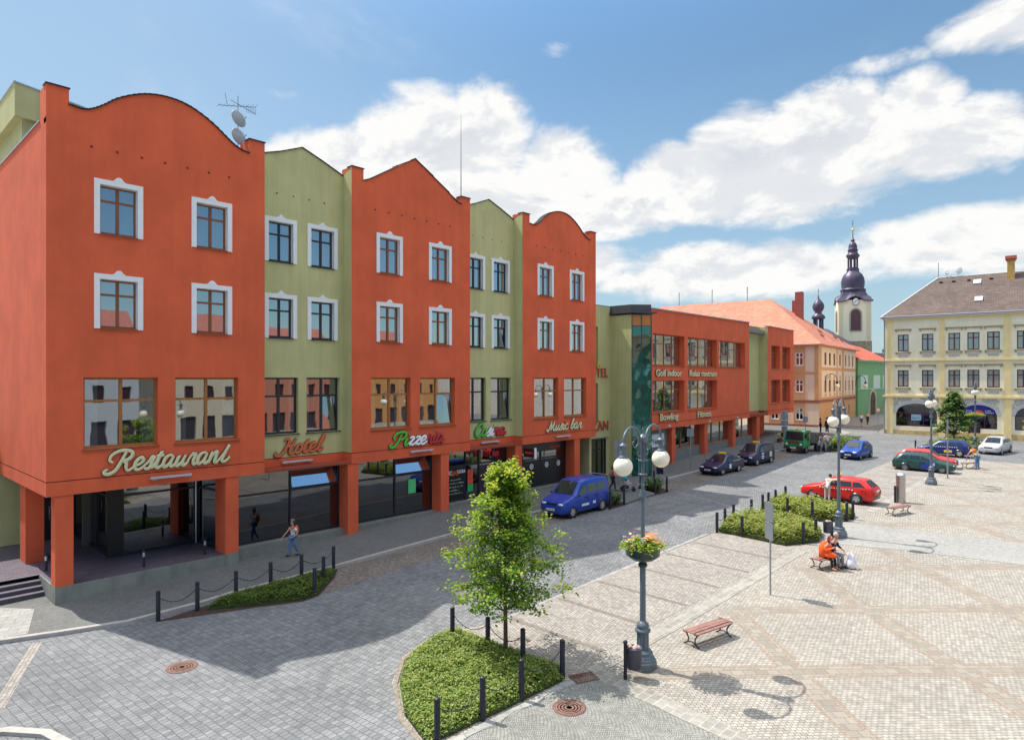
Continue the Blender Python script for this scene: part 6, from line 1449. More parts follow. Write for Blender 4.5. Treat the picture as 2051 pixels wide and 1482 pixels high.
for i, (x, y, r_) in enumerate(((7.46, 20.29, .37), (13.19, 10.39, .37))):
    e = empty('manhole_cover', (x, y, g(x, y) + .012), 0, 'round rusty manhole cover ' + ('in the road at the edge of the shade' if i == 0 else 'in the paving below the rounded bed'), 'manhole cover', 'manhole covers')
    b = MB(); b.lathe([(r_ + .06, -.02), (r_ + .06, .006), (r_ + .0, .008), (r_ - .02, .002), (.001, .003)], 0, 0, 32); b.build('frame', RUST, e); b = MB()
    for q in (.10, .18, .26, .33): b.lathe([(q - .025, .003), (q - .02, .007), (q + .02, .007), (q + .025, .003)], 0, 0, 28)
    b.build('raised_ring', mat('rust_light', (.20, .105, .08), .7, var=.3, vscale=8), e)
dr = empty('drain_grate', (14.75, 11.1, g(14.75, 11.1) + .02), R(-25), 'rusty slatted drain grate at the corner of the rounded bed', 'drain'); b = MB(); b.box(-.36, -.26, -.02, .36, -.22, .01); b.box(-.36, .22, -.02, .36, .26, .01); b.box(-.36, -.22, -.02, -.33, .22, .01); b.box(.33, -.22, -.02, .36, .22, .01); b.build('frame', RUST, dr)
b = MB()
for k in range(8): b.box(-.30 + k * .08, -.219, -.015, -.26 + k * .08, .219, .008)
b.build('bar', RUST, dr); MB().box(-.33, -.22, -.04, .33, .22, -.018).build('pit', BLK, dr)

# flower pots / goods at the end of the red building
rr = random.Random(14)
for i in range(5):
    x, y = 73.0 + i * 1.0, 28.2 + .25 * (i % 2); e = empty('flower_pot', (x, y, gs(x, y)), 0, '%s pot plant of the florist row at the end column' % ORD[i], 'flower pot', 'pot plants at the end column')
    MB().lathe([(.18, 0), (.26, .4), (.28, .4)], 0, 0, 10).build('pot', mat('terracotta', (.30, .12, .07), .8), e); f = MB(); c2 = rr.choice((1, 2))
    for k in range(140): leaf(f, (rr.gauss(0, .2), rr.gauss(0, .2), .45 + rr.random() * .5), .14, Vector((0, 0, .3)), 0 if rr.random() < .6 else c2, rr, 0)
    f.build('foliage', [LFM, mat('petal_white', (.82, .76, .74), .6), mat('petal_red', (.70, .04, .03), .6)], e)
# grass tuft and rounded kerb at the lower left corner
kerb([(1.9, 20.0), (2.6, 20.15), (3.3, 19.8), (3.95, 18.9), (4.2, 17.8), (4.2, 16.5)][::-1], w=.24, h=.10)
# ---------------- houses across the square, mirrored in the windows ----------------
def far_house(x0, w_, y, h, c, rc, label, arc=False, rh=5):
    e = empty('square_house', (x0, y, 0), R(180), label, 'building'); b = MB()      # local front faces -Y => world +Y
    wm = mat('fh_' + str(round(x0)), c, .9, var=.05); n = int(w_ / 2.6); ws = [(-w_ + (k + .5) * w_ / n - .55, -w_ + (k + .5) * w_ / n + .55) for k in range(n)]
    hs = [(a, b_, z, z + 1.9) for a, b_ in ws for z in ([5.6, 9.2] if h > 11 else [5.2])]
    wall_holes(b, -w_, 0, -.6, h, 0, hs + ([(a - .35, b_ + .35, .2, 3.4) for a, b_ in ws] if arc else []), .3); b.poly([(-w_, 0, -.6), (-w_, 9, -.6), (-w_, 9, h), (-w_, 0, h)]); b.poly([(0, 0, -.6), (0, 9, -.6), (0, 9, h), (0, 0, h)]); b.build('wall', wm, e)
    for a, b_, z0, z1 in hs: q = MB(); q.box(a, .2, z0, b_, .25, z1); q.build('window', mat('far_pane', (.05, .03, .04), .2), e)
    if arc:
        for a, b_ in ws: q = MB(); q.box(a - .35, .28, .2, b_ + .35, .33, 3.4); q.build('shop_window', mat('far_shop', (.04, .035, .05), .3), e)
    r = MB(); r.extr([(-w_ - .2, -.4, h), (-w_ - .2, 5, h + rh), (-w_ - .2, 10, h)], (w_ + .4, 0, 0)); r.build('roof', rc, e)
RT = mat('far_roof', (.34, .12, .08), .9, var=.15)
far_house(-14, 15, -30, 11.5, (.45, .40, .30), RT, 'sandy house with arcade across the square', True); far_house(4, 17.5, -31, 12, (.46, .49, .54), RT, 'pale blue house with arcade across the square', True)
far_house(16, 11.5, -30, 12, (.44, .49, .54), RT, 'blue-grey house with arcade across the square', True); far_house(30, 13.5, -32, 12.5, (.52, .49, .38), RT, 'cream house with arcade across the square', True)
far_house(44, 13.5, -33, 11.5, (.45, .19, .13), RT, 'brick pink house across the square', True); far_house(62, 17.5, -35, 12, (.50, .26, .09), RT, 'ochre house with arcade across the square', True)

# ================= VEHICLES =================
TYRE = mat('tyre', (.018, .018, .02), .8); RIM = mat('rim', (.55, .56, .58), .35, metal=.7); RIMD = mat('rim_steel', (.22, .23, .25), .45, metal=.5)
CGL = mat('car_glass', (.018, .024, .03), .06, spec=.8); HLT = mat('headlight', (.75, .78, .82), .12, metal=.3); TLT = mat('tail_light', (.45, .02, .015), .2)
PLT = mat('licence_plate', (.78, .78, .76), .5); BMP = mat('bumper_dark', (.035, .035, .045), .6); YSG = mat('taxi_yellow', (.85, .62, .04), .5)
def paint(name, c): return mat(name, c, .3, coat=.28, spec=.35)
def car(name, label, cat, x, y, yaw, st, wheels, cols, sc=1., screen=None, sides=(), rear=None, wr=.30, rim=RIM, plate_z=.42, hl=(.62, .10, .50), taxi=False, group=None, extra=None, bumper=True, grille=True, cell=None, xs=None):
    """st: stations from the front: (x, z_bottom, z_belt, z_top, half width, half roof width)"""
    e = empty(name, (x, y, g(x, y) + .012), yaw, label, cat, group); sx = xs or sc
    S = [(a * sx, b * sc, c * sc, d * sc, w * sc, t * sc) for a, b, c, d, w, t in st]
    def ring(s):
        a, zb, ze, zt, w, t = s; h = [(0, zb), (w * .82, zb), (w * .96, zb + .08 * sc), (w, zb + (ze - zb) * .45), (w * .985, zb + (ze - zb) * .8), (w * .955, ze), ((w * .955 * .12 + t * .88), ze + (zt - ze) * .86), (t * .93, zt - .006), (t * .5, zt + .012 * sc), (0, zt + .02 * sc)]
        return [(a, -y_, z) for y_, z in h[::-1]][:-1] + [(a, y_, z) for y_, z in h]
    rg = [ring(s) for s in S]; n = len(rg[0]); mb = MB()
    vs = [p for r_ in rg for p in r_]; mb.add(vs, [(i * n + k, i * n + (k + 1) % n, (i + 1) * n + (k + 1) % n, (i + 1) * n + k) for i in range(len(rg) - 1) for k in range(n)], 0, True)
    mb.add(rg[0], [tuple(range(n))]); mb.add(rg[-1], [tuple(range(n))[::-1]])
    body = mb.build('body', cols[0], e)
    if cell:       # body panels of other colours: (x from, x to, material) laid a few mm proud of the flank
        for a0, a1, m_, nm in cell:
            for sgn in (-1, 1):
                p = MB(); i0 = [i for i in range(len(S)) if S[i][0] <= a0 * sx + 1e-6][-1]; w = S[i0][4]; zb = S[i0][1]; ze = S[i0][2]
                pts = [(zb + .02, .9), (zb + .10, .968), (zb + (ze - zb) * .45, 1.006), (zb + (ze - zb) * .8, .992), (ze, .962)]
                for k in range(4): p.poly([(a0 * sx, sgn * (w * pts[k][1] + .004), pts[k][0]), (a1 * sx, sgn * (w * pts[k][1] + .004), pts[k][0]), (a1 * sx, sgn * (w * pts[k + 1][1] + .004), pts[k + 1][0]), (a0 * sx, sgn * (w * pts[k + 1][1] + .004), pts[k + 1][0])])
                p.build(nm, m_, e)
    def top_pt(i, f, k=0):       # point on the upper surface of station i at fraction f of the roof half width
        a, zb, ze, zt, w, t = S[i]; return Vector((a, f * t * .93, zt + .004))
    def pane(nm, i, j, inset, m_=CGL, f=.93):
        A, B, C, D = top_pt(i, -f), top_pt(i, f), top_pt(j, f), top_pt(j, -f); c = (A + B + C + D) / 4; nn = (B - A).cross(D - A).normalized(); nn = nn if nn.z > 0 or abs(nn.z) < .2 and nn.x * (1 if i > 3 else -1) > 0 else -nn
        P = [c + (p - c) * inset + nn * .022 for p in (A, B, C, D)]; mid = (P[0] + P[1]) / 2 + nn * .02, (P[3] + P[2]) / 2 + nn * .02
        q = MB(); q.add([P[0], mid[0], P[1], P[2], mid[1], P[3]], [(0, 1, 4, 5), (1, 2, 3, 4)], 0, True); return q.build(nm, m_, e)
    q = MB()
    for xs_ in {v for sd__ in sides for v in (sd__[0], sd__[1])}:
        i = [k for k in range(len(S)) if S[k][0] <= xs_ * sx][-1]; w = S[i][4]; zb, ze = S[i][1], S[i][2]
        for sgn in (-1, 1):
            pts = [(zb + .10, .968), (zb + (ze - zb) * .45, 1.004), (zb + (ze - zb) * .8, .99), (ze - .01, .962)]
            for k in range(3): q.poly([(xs_ * sx - .008, sgn * (w * pts[k][1] + .006), pts[k][0]), (xs_ * sx + .008, sgn * (w * pts[k][1] + .006), pts[k][0]), (xs_ * sx + .008, sgn * (w * pts[k + 1][1] + .006), pts[k + 1][0]), (xs_ * sx - .008, sgn * (w * pts[k + 1][1] + .006), pts[k + 1][0])])
            if xs_ > 1.6: q.box(xs_ * sx - .26, sgn * (w * .99) - .018, ze - .16, xs_ * sx - .10, sgn * (w * .99) + .018, ze - .13)
    q.build('door_seam', BLK, e)
    if screen: pane('windscreen', screen[0], screen[1], .94)
    if rear: pane('rear_window', rear[0], rear[1], .86)
    for (xa, xb, xc, xd) in sides:      # bottom front/back, top front/back (x) of each side window
        for sgn in (-1, 1):
            def sp(xq, up):
                xq *= sx
                for i in range(len(S) - 1):
                    if S[i][0] <= xq <= S[i + 1][0]:
                        u = (xq - S[i][0]) / (S[i + 1][0] - S[i][0]); v = [S[i][k] + (S[i + 1][k] - S[i][k]) * u for k in range(6)]; break
                a, zb, ze, zt, w, t = v; f = .10 if not up else .80
                w0 = w * .955; w1 = w * .955 * .12 + t * .88; zz = ze + (zt - ze) * .86 * f; return (a, sgn * (w0 + (w1 - w0) * f + .010), zz)
            q = MB(); q.poly([sp(xa, 0), sp(xb, 0), sp(xd, 1), sp(xc, 1)]); q.build('side_window', CGL, e)
    for wx in wheels:
        for sgn in (-1, 1):
            i = [k for k in range(len(S)) if S[k][0] <= wx * sx][-1]; w = S[i][4]; r = wr * sc; M = Matrix.Translation(Vector((wx * sx, sgn * (w - .085), r))) @ Matrix.Rotation(R(-90 * sgn), 4, 'X')
            a = MB(Matrix.Translation(Vector((wx * sx, sgn * (w * .995 - .04), r))) @ Matrix.Rotation(R(-90 * sgn), 4, 'X')); a.lathe([(.02, 0), (r * 1.20, 0), (r * 1.20, .047), (.02, .048)], 0, 0, 24); a.build('wheel_arch', BLK, e)
            t = MB(M); t.lathe([(r * .62, -.08), (r * .95, -.085), (r, -.05), (r, .075), (r * .95, .105), (r * .66, .108), (r * .62, .09)], 0, 0, 24); t.build('wheel', TYRE, e)
            wo_ = e.children[-1]; t = MB(M); t.lathe([(r * .64, .096), (r * .60, .104), (r * .55, .085), (r * .2, .095), (r * .12, .104), (.005, .105)], 0, 0, 20)
            t.build('rim', rim, wo_)
            if rim is RIM:
                t = MB(M)
                for k in range(5):
                    a0 = k * 1.257 + .3; t.add([(math.cos(a0) * r * .22, math.sin(a0) * r * .22, .099), (math.cos(a0 - .22) * r * .55, math.sin(a0 - .22) * r * .55, .100), (math.cos(a0 + .22) * r * .55, math.sin(a0 + .22) * r * .55, .100)], [(0, 1, 2)])
                t.build('rim_gap', BLK, wo_)
    L = S[-1][0]; w0, w1 = S[1][4], S[-2][4]
    if bumper:
        for xx, ww, d in ((S[0][0], w0, -1), (L, w1, 1)):
            q = MB(); q.extr([(xx + d * .015, -ww * .80, .0), (xx + d * .055, -ww * .5, 0), (xx + d * .07, 0, 0), (xx + d * .055, ww * .5, 0), (xx + d * .015, ww * .80, 0), (xx - d * .25, ww * 1.01, 0), (xx - d * .25, -ww * 1.01, 0)], (0, 0, .20 * sc)); q.sm = [False] * len(q.f)
            q.v = [(a, b, c + .30 * sc) for a, b, c in q.v]; q.build('bumper', cols[1] if len(cols) > 1 else BMP, e)
    hz, hh, hw_ = hl
    for sgn in (-1, 1):
        q = MB(); q.sphere((S[0][0] + .06 * sc, sgn * w0 * .70, hz * sc), (.085 * sc, w0 * .24, hh * .62 * sc), 14, 0, 6); q.build('headlight', HLT, e)
        q = MB(); q.box(L - .10 * sc, sgn * w1 * .80 - .07, S[-2][2] - .26 * sc, L + .035, sgn * w1 * .80 + .07, S[-2][2] - .04 * sc); q.build('tail_light', TLT, e)
        i = [k for k in range(len(S)) if S[k][0] <= 1.45 * sx][-1]; q = MB(); q.sphere(((1.5 if name != 'van' else 1.15) * sx, sgn * (S[i][4] + .10), S[i][2] + .08), (.05, .10, .07), 10, 0, 6); q.build('mirror', cols[0], e)
    q = MB(); q.box(S[0][0] - .085, -.26, plate_z * sc - .06, S[0][0] - .06, .26, plate_z * sc + .06); pl = q.build('licence_plate', PLT, e)
    q = MB()
    for k in range(7):
        if k != 2: q.box(S[0][0] - .088, -.2 + k * .057, plate_z * sc - .035, S[0][0] - .0855, -.165 + k * .057, plate_z * sc + .035)
    q.build('plate_print', BLK, pl)
    q = MB(); q.box(L + .06, -.26, .72 * sc, L + .075, .26, .84 * sc); q.build('licence_plate', PLT, e)
    if grille: q = MB(); q.box(S[0][0] - .01, -w0 * .42, hz * sc - .055, S[0][0] + .03, w0 * .42, hz * sc + .055); q.build('grille', BLK, e)
    if taxi is not False:
        q = MB(); zt = max(s[3] for s in S); q.extr([(taxi * sx - .08, -.30, zt + .015), (taxi * sx + .08, -.30, zt + .015), (taxi * sx + .05, -.30, zt + .14), (taxi * sx - .05, -.30, zt + .14)], (0, .6, 0)); q.build('taxi_sign', YSG, e)
    if extra: extra(e, S, sx, sc)
    return e
NAVY = paint('paint_navy', (.012, .012, .055)); BLUE = paint('paint_blue', (.016, .055, .36)); REDP = paint('paint_red', (.62, .018, .012)); PINK = paint('paint_faded_red', (.55, .06, .06)); SILV = paint('paint_silver', (.48, .48, .49)); DGRN = paint('paint_dark_green', (.018, .075, .065)); ROYB = paint('paint_royal', (.015, .05, .30)); TEAL = paint('paint_teal', (.01, .13, .27)); DBLU = paint('paint_deep_blue', (.012, .028, .18))
ESTATE = [(0, .30, .52, .56, .62, .52), (.05, .22, .60, .66, .74, .62), (.25, .2, .66, .74, .80, .70), (.95, .18, .78, .87, .83, .72), (1.18, .18, .86, .93, .83, .70), (1.80, .18, .90, 1.37, .835, .59), (2.5, .18, .91, 1.43, .84, .61), (3.45, .18, .93, 1.40, .84, .60), (3.68, .19, .94, 1.36, .83, .58), (4.08, .2, .94, 1.00, .80, .66), (4.18, .26, .80, .86, .77, .64), (4.20, .34, .6, .64, .72, .6)]
ESD = [(1.32, 2.22, 1.78, 2.20), (2.28, 3.02, 2.27, 2.98), (3.10, 3.80, 3.06, 3.45)]
HATCH = [(0, .30, .50, .54, .58, .50), (.05, .22, .58, .64, .70, .60), (.22, .2, .64, .74, .76, .66), (.80, .18, .80, .88, .80, .68), (1.0, .18, .88, .95, .80, .66), (1.60, .18, .92, 1.38, .80, .56), (2.3, .18, .93, 1.43, .80, .58), (3.0, .18, .95, 1.38, .80, .56), (3.50, .2, .95, 1.0, .77, .62), (3.60, .3, .75, .8, .74, .6), (3.62, .36, .6, .64, .7, .58)]
HSD = [(1.14, 2.0, 1.58, 1.98), (2.06, 2.78, 2.05, 2.70), (2.85, 3.2, 2.80, 3.0)]
VAN = [(0, .32, .60, .66, .62, .52), (.05, .22, .72, .80, .76, .64), (.25, .2, .82, .92, .82, .70), (.75, .18, .95, 1.04, .84, .72), (.95, .18, 1.02, 1.10, .84, .72), (1.55, .18, 1.06, 1.72, .845, .66), (2.0, .18, 1.07, 1.80, .85, .68), (3.7, .18, 1.09, 1.80, .85, .68), (3.92, .2, 1.09, 1.74, .84, .66), (4.0, .2, 1.06, 1.30, .83, .70), (4.04, .3, .9, 1.0, .81, .7)]
VSD = [(1.12, 1.95, 1.58, 1.95), (2.05, 2.85, 2.05, 2.85), (2.95, 3.65, 2.95, 3.65)]
OCT = [(0, .30, .50, .54, .60, .50), (.05, .22, .58, .64, .74, .62), (.25, .2, .64, .72, .80, .70), (1.0, .18, .78, .86, .83, .72), (1.22, .18, .86, .92, .83, .70), (1.95, .18, .90, 1.36, .835, .57), (2.6, .18, .91, 1.42, .84, .59), (3.3, .18, .93, 1.34, .84, .57), (4.05, .2, .94, 1.02, .81, .62), (4.38, .22, .92, .98, .78, .62), (4.44, .34, .7, .76, .74, .62)]
OSD = [(1.42, 2.30, 1.92, 2.28), (2.36, 3.1, 2.36, 3.02), (3.18, 3.7, 3.12, 3.3)]
def check_strip(S, e, sx, x0, x1, z, m, n=7, both=True):
    b = MB()
    for sgn in (-1, 1):
        for k in range(n):
            a = x0 + (x1 - x0) * k / n
            w = max(s[4] for s in S); b.box(a * sx, sgn * (w * 1.003) - .004, z, (a + (x1 - x0) / n * .5) * sx, sgn * (w * 1.003) + .004, z + .07)
    b.build('check_stripe', m, e)
def van_extra(e, S, sx, sc):
    b = MB(); w = S[6][4]
    for sgn in (1,):
        for k in range(6): b.box(1.45 * sx + k * .12, -w * 1.003 - .008, .50 * sc, 1.53 * sx + k * .12, -w * 1.0, .62 * sc)
        for k in range(2): b.box(2.45 * sx + k * .14, -w * 1.003 - .008, .52 * sc, 2.54 * sx + k * .14, -w * 1.0, .66 * sc)
    b.build('lettering', WLET, e)
    b = MB(); L = S[-1][0]; b.tube([(L + .02, -.6, 1.85 * sc), (L + .30, -.6, 1.80 * sc), (L + .22, -.55, .9 * sc)], .03, 6); b.tube([(L + .02, .6, 1.85 * sc), (L + .30, .6, 1.80 * sc), (L + .22, .55, .9 * sc)], .03, 6); b.tube([(L + .30, -.6, 1.80 * sc), (L + .30, .6, 1.80 * sc)], .03, 6); b.build('rear_rack', ALU, e)
car('van', 'bright blue small van with rear rack parked by the music bar', 'van', 28.55, 23.75, R(1), VAN, (.72, 3.32), [BLUE, paint('blue_bumper', (.02, .05, .25))], 1.10, (4, 5), VSD, (8, 9), .31, hl=(.72, .11, .5), extra=van_extra, plate_z=.45)
def oct_extra(e, S, sx, sc):
    b = MB(); w = S[6][4]; b.box(1.75 * sx, -w - .012, .45, 2.05 * sx, -w, .8); b.build('door_sticker', WLET, e)
    b = MB(); b.box(2.35 * sx, -w * .955 - .03, .93 * sc, 3.7 * sx, -w * .955 - .01, .975 * sc); b.build('window_trim', ALU, e)
car('parked_car', 'dark navy taxi hatchback, the nearer of the two dark taxis at the kerb', 'taxi', 48.55, 24.35, R(-1.5), OCT, (.80, 3.32), [NAVY, NAVY], 1.06, (4, 5), OSD, (7, 8), .31, RIM, hl=(.60, .09, .5), taxi=2.3, group='dark taxis at the kerb', extra=oct_extra)
def kan_extra(e, S, sx, sc):
    b = MB(); w = S[6][4]
    for z in (.55, .72, .92): b.box(1.45 * sx, -w - .012, z * sc, 1.85 * sx, -w, (z + .10) * sc)
    b.build('door_lettering', WLET, e); b = MB(); b.box(2.9 * sx, -w - .012, .62 * sc, 3.35 * sx, -w, 1.05 * sc); b.build('side_emblem', mat('emblem_cream', (.70, .60, .38), .5), e)
car('van', 'dark navy high-roofed taxi parked behind the dark taxi hatchback', 'taxi', 55.25, 24.35, R(-3.5), VAN, (.72, 3.25), [NAVY, paint('grey_bumper', (.03, .03, .06))], 1.02, (4, 5), VSD, (8, 9), .31, RIM, hl=(.70, .12, .5), taxi=2.2, group='dark taxis at the kerb', extra=kan_extra)
car('moving_car', 'small blue hatchback driving alone on the road past the crossing', 'car', 65.0, 18.85, R(-3), HATCH, (.66, 3.0), [paint('paint_mid_blue', (.012, .06, .30)), NAVY], 1.12, (4, 5), HSD, (7, 8), .29, RIMD, hl=(.62, .11, .5))
car('parked_car', 'red estate taxi with white check stripe parked beside the far shrub bed', 'taxi', 45.55, 15.9, R(-91.5), ESTATE, (.78, 3.30), [REDP, paint('red_low', (.10, .09, .10))], 1.05, (4, 5), ESD, (8, 9), .30, RIM, hl=(.62, .10, .5), taxi=2.1, extra=lambda e, S, sx, sc: check_strip(S, e, sx, 1.2, 3.2, .80, WLET, 12))
def gr_extra(e, S, sx, sc):
    b = MB(); w = S[6][4]; b.box(1.25 * sx, w + .004, .56, 1.47 * sx, w + .016, .80); b.build('door_sticker', mat('sticker_pink', (.75, .50, .52), .5), e)
car('parked_car', 'dark green estate car with blue front door and teal nose', 'car', 62.95, 10.25, R(93), ESTATE, (.78, 3.30), [DGRN, BMP], 1.03, (4, 5), ESD, (8, 9), .30, RIMD, hl=(.62, .08, .5), extra=gr_extra, cell=[(1.18, 2.22, ROYB, 'front_door'), (.40, 1.14, TEAL, 'front_wing')])
car('parked_car', 'faded red estate car parked behind the green estate car', 'car', 65.9, 10.6, R(92), ESTATE, (.78, 3.30), [PINK, BMP], 1.05, (4, 5), ESD, (8, 9), .30, RIMD, hl=(.62, .08, .5))
car('parked_car', 'deep blue estate taxi with white check stripe and yellow panel beyond the green estate', 'taxi', 74.5, 15.3, R(-87), ESTATE, (.80, 3.35), [DBLU, DBLU], 1.06, (4, 5), ESD, (8, 9), .31, RIM, hl=(.62, .10, .5), taxi=2.3, extra=lambda e, S, sx, sc: (check_strip(S, e, sx, 1.2, 3.3, .86, WLET, 12), MB().box(2.2 * sx, -S[6][4] - .012, .38, 2.8 * sx, -S[6][4], .60).build('yellow_panel', YSG, e)))
car('parked_car', 'silver estate car on the far side of the square, facing the viewer', 'car', 78.4, 10.1, R(-7), ESTATE, (.80, 3.35), [SILV, SILV], 1.13, (4, 5), ESD, (8, 9), .31, RIM, hl=(.62, .10, .5))

# green flatbed truck
TR = empty('tipper_truck', (66.2, 24.15, g(66.2, 24.15) + .012), R(-4), 'green cab truck with grey-brown tipper body parked at the kerb', 'truck')
TG = paint('paint_truck_green', (.012, .22, .06)); q = MB()
prof = [(-.05, .55), (0, 1.05), (.10, 1.30), (.34, 2.15), (.42, 2.22), (1.55, 2.22), (1.6, 2.1), (1.6, .55)]
q.extr([(x, -.95, z) for x, z in prof], (0, 1.9, 0)); q.build('cab', TG, TR)
q = MB(); q.extr([(.085, -.86, 1.28), (.325, -.82, 2.08), (.325, .82, 2.08), (.085, .86, 1.28)], (-.018, 0, .004)); q.build('windscreen', CGL, TR)
for s in (-1, 1):
    q = MB(); q.extr([(.45, s * .955, 1.25), (1.25, s * .955, 1.25), (1.25, s * .955, 2.02), (.62, s * .955, 2.02)], (0, s * .012, 0)); q.build('side_window', CGL, TR)
    q = MB(M=Matrix.Translation(Vector((-.035, s * .70, .86))) @ Matrix.Rotation(R(-90), 4, 'Y')); q.lathe([(.12, -.02), (.12, .03), (.08, .05), (.01, .055)], 0, 0, 14); q.build('headlight', HLT, TR)
    q = MB(); q.box(.0, s * 1.15 - .1, 1.55, .06, s * 1.15 + .1, 1.95); q.tube([(.05, s * .95, 1.9), (.03, s * 1.15, 1.9)], .015, 4); q.build('mirror', BLK, TR)
q = MB(); q.box(-.16, -.95, .42, .02, .95, .68); q.build('bumper', BMP, TR); q = MB(); q.box(-.18, -.3, .48, -.161, .3, .62); q.build('licence_plate', PLT, TR)
q = MB(); q.box(-.03, -.55, .98, -.0, .55, 1.2); q.build('grille', mat('grille_red', (.25, .03, .03), .5), TR); q = MB(); q.lathe([(.08, 2.22), (.09, 2.26), (.07, 2.38), (.01, 2.42)], .7, 0, 10); q.build('beacon', mat('beacon_orange', (.85, .22, .03), .3), TR)
q = MB(); q.box(1.5, -.4, .55, 4.3, .4, .75); q.build('chassis', BMP, TR); TBD = mat('tipper_grey', (.12, .10, .09), .8, var=.25, vscale=4)
q = MB(); q.box(1.75, -1.0, .95, 4.4, 1.0, 1.05); q.box(1.75, -1.0, 1.05, 4.4, -.95, 1.75); q.box(1.75, .95, 1.05, 4.4, 1.0, 1.75); q.box(1.75, -.95, 1.05, 1.8, .95, 2.1); q.box(4.35, -.95, 1.05, 4.4, .95, 1.75)
for k in range(7):
    for s in (-1, 1): q.box(1.85 + k * .40, s * 1.02 - .02, 1.0, 1.90 + k * .40, s * 1.02 + .02, 1.76)
q.build('tipper_body', TBD, TR)
for wx in (.75, 3.35):
    for s in (-1, 1):
        M = Matrix.Translation(Vector((wx, s * .82, .36))) @ Matrix.Rotation(R(-90 * s), 4, 'X'); q = MB(M); q.lathe([(.2, -.12), (.34, -.12), (.36, -.08), (.36, .10), (.34, .14), (.22, .14), (.2, .1)], 0, 0, 22); w_ = q.build('wheel', TYRE, TR); q = MB(M); q.lathe([(.21, .12), (.16, .08), (.08, .10), (.005, .11)], 0, 0, 16); q.build('rim', RIMD, w_)

# ================= PEOPLE =================
SKIN = mat('skin', (.52, .28, .19), .6); 
def skinmesh(nodes, edges, name, m, parent, sub=1, extra=None):
    me = bpy.data.meshes.new(name); me.from_pydata([n[0] for n in nodes], edges, []); o = bpy.data.objects.new(name, me); COL.objects.link(o)
    md = o.modifiers.new('skin', 'SKIN'); md.use_smooth_shade = True; md.branch_smoothing = .6
    sv = me.skin_vertices[0].data
    for i, n in enumerate(nodes): r = n[1]; sv[i].radius = r if isinstance(r, tuple) else (r, r)
    sv[0].use_root = True; s2 = o.modifiers.new('sub', 'SUBSURF'); s2.levels = sub; s2.render_levels = sub
    dg = bpy.context.evaluated_depsgraph_get(); me2 = bpy.data.meshes.new_from_object(o.evaluated_get(dg)); bpy.data.objects.remove(o)
    b = MB(); b.add([tuple(v.co) for v in me2.vertices], [tuple(p.vertices) for p in me2.polygons], 0, True); bpy.data.meshes.remove(me2)
    if extra: extra(b)
    return b.build(name, m, parent)
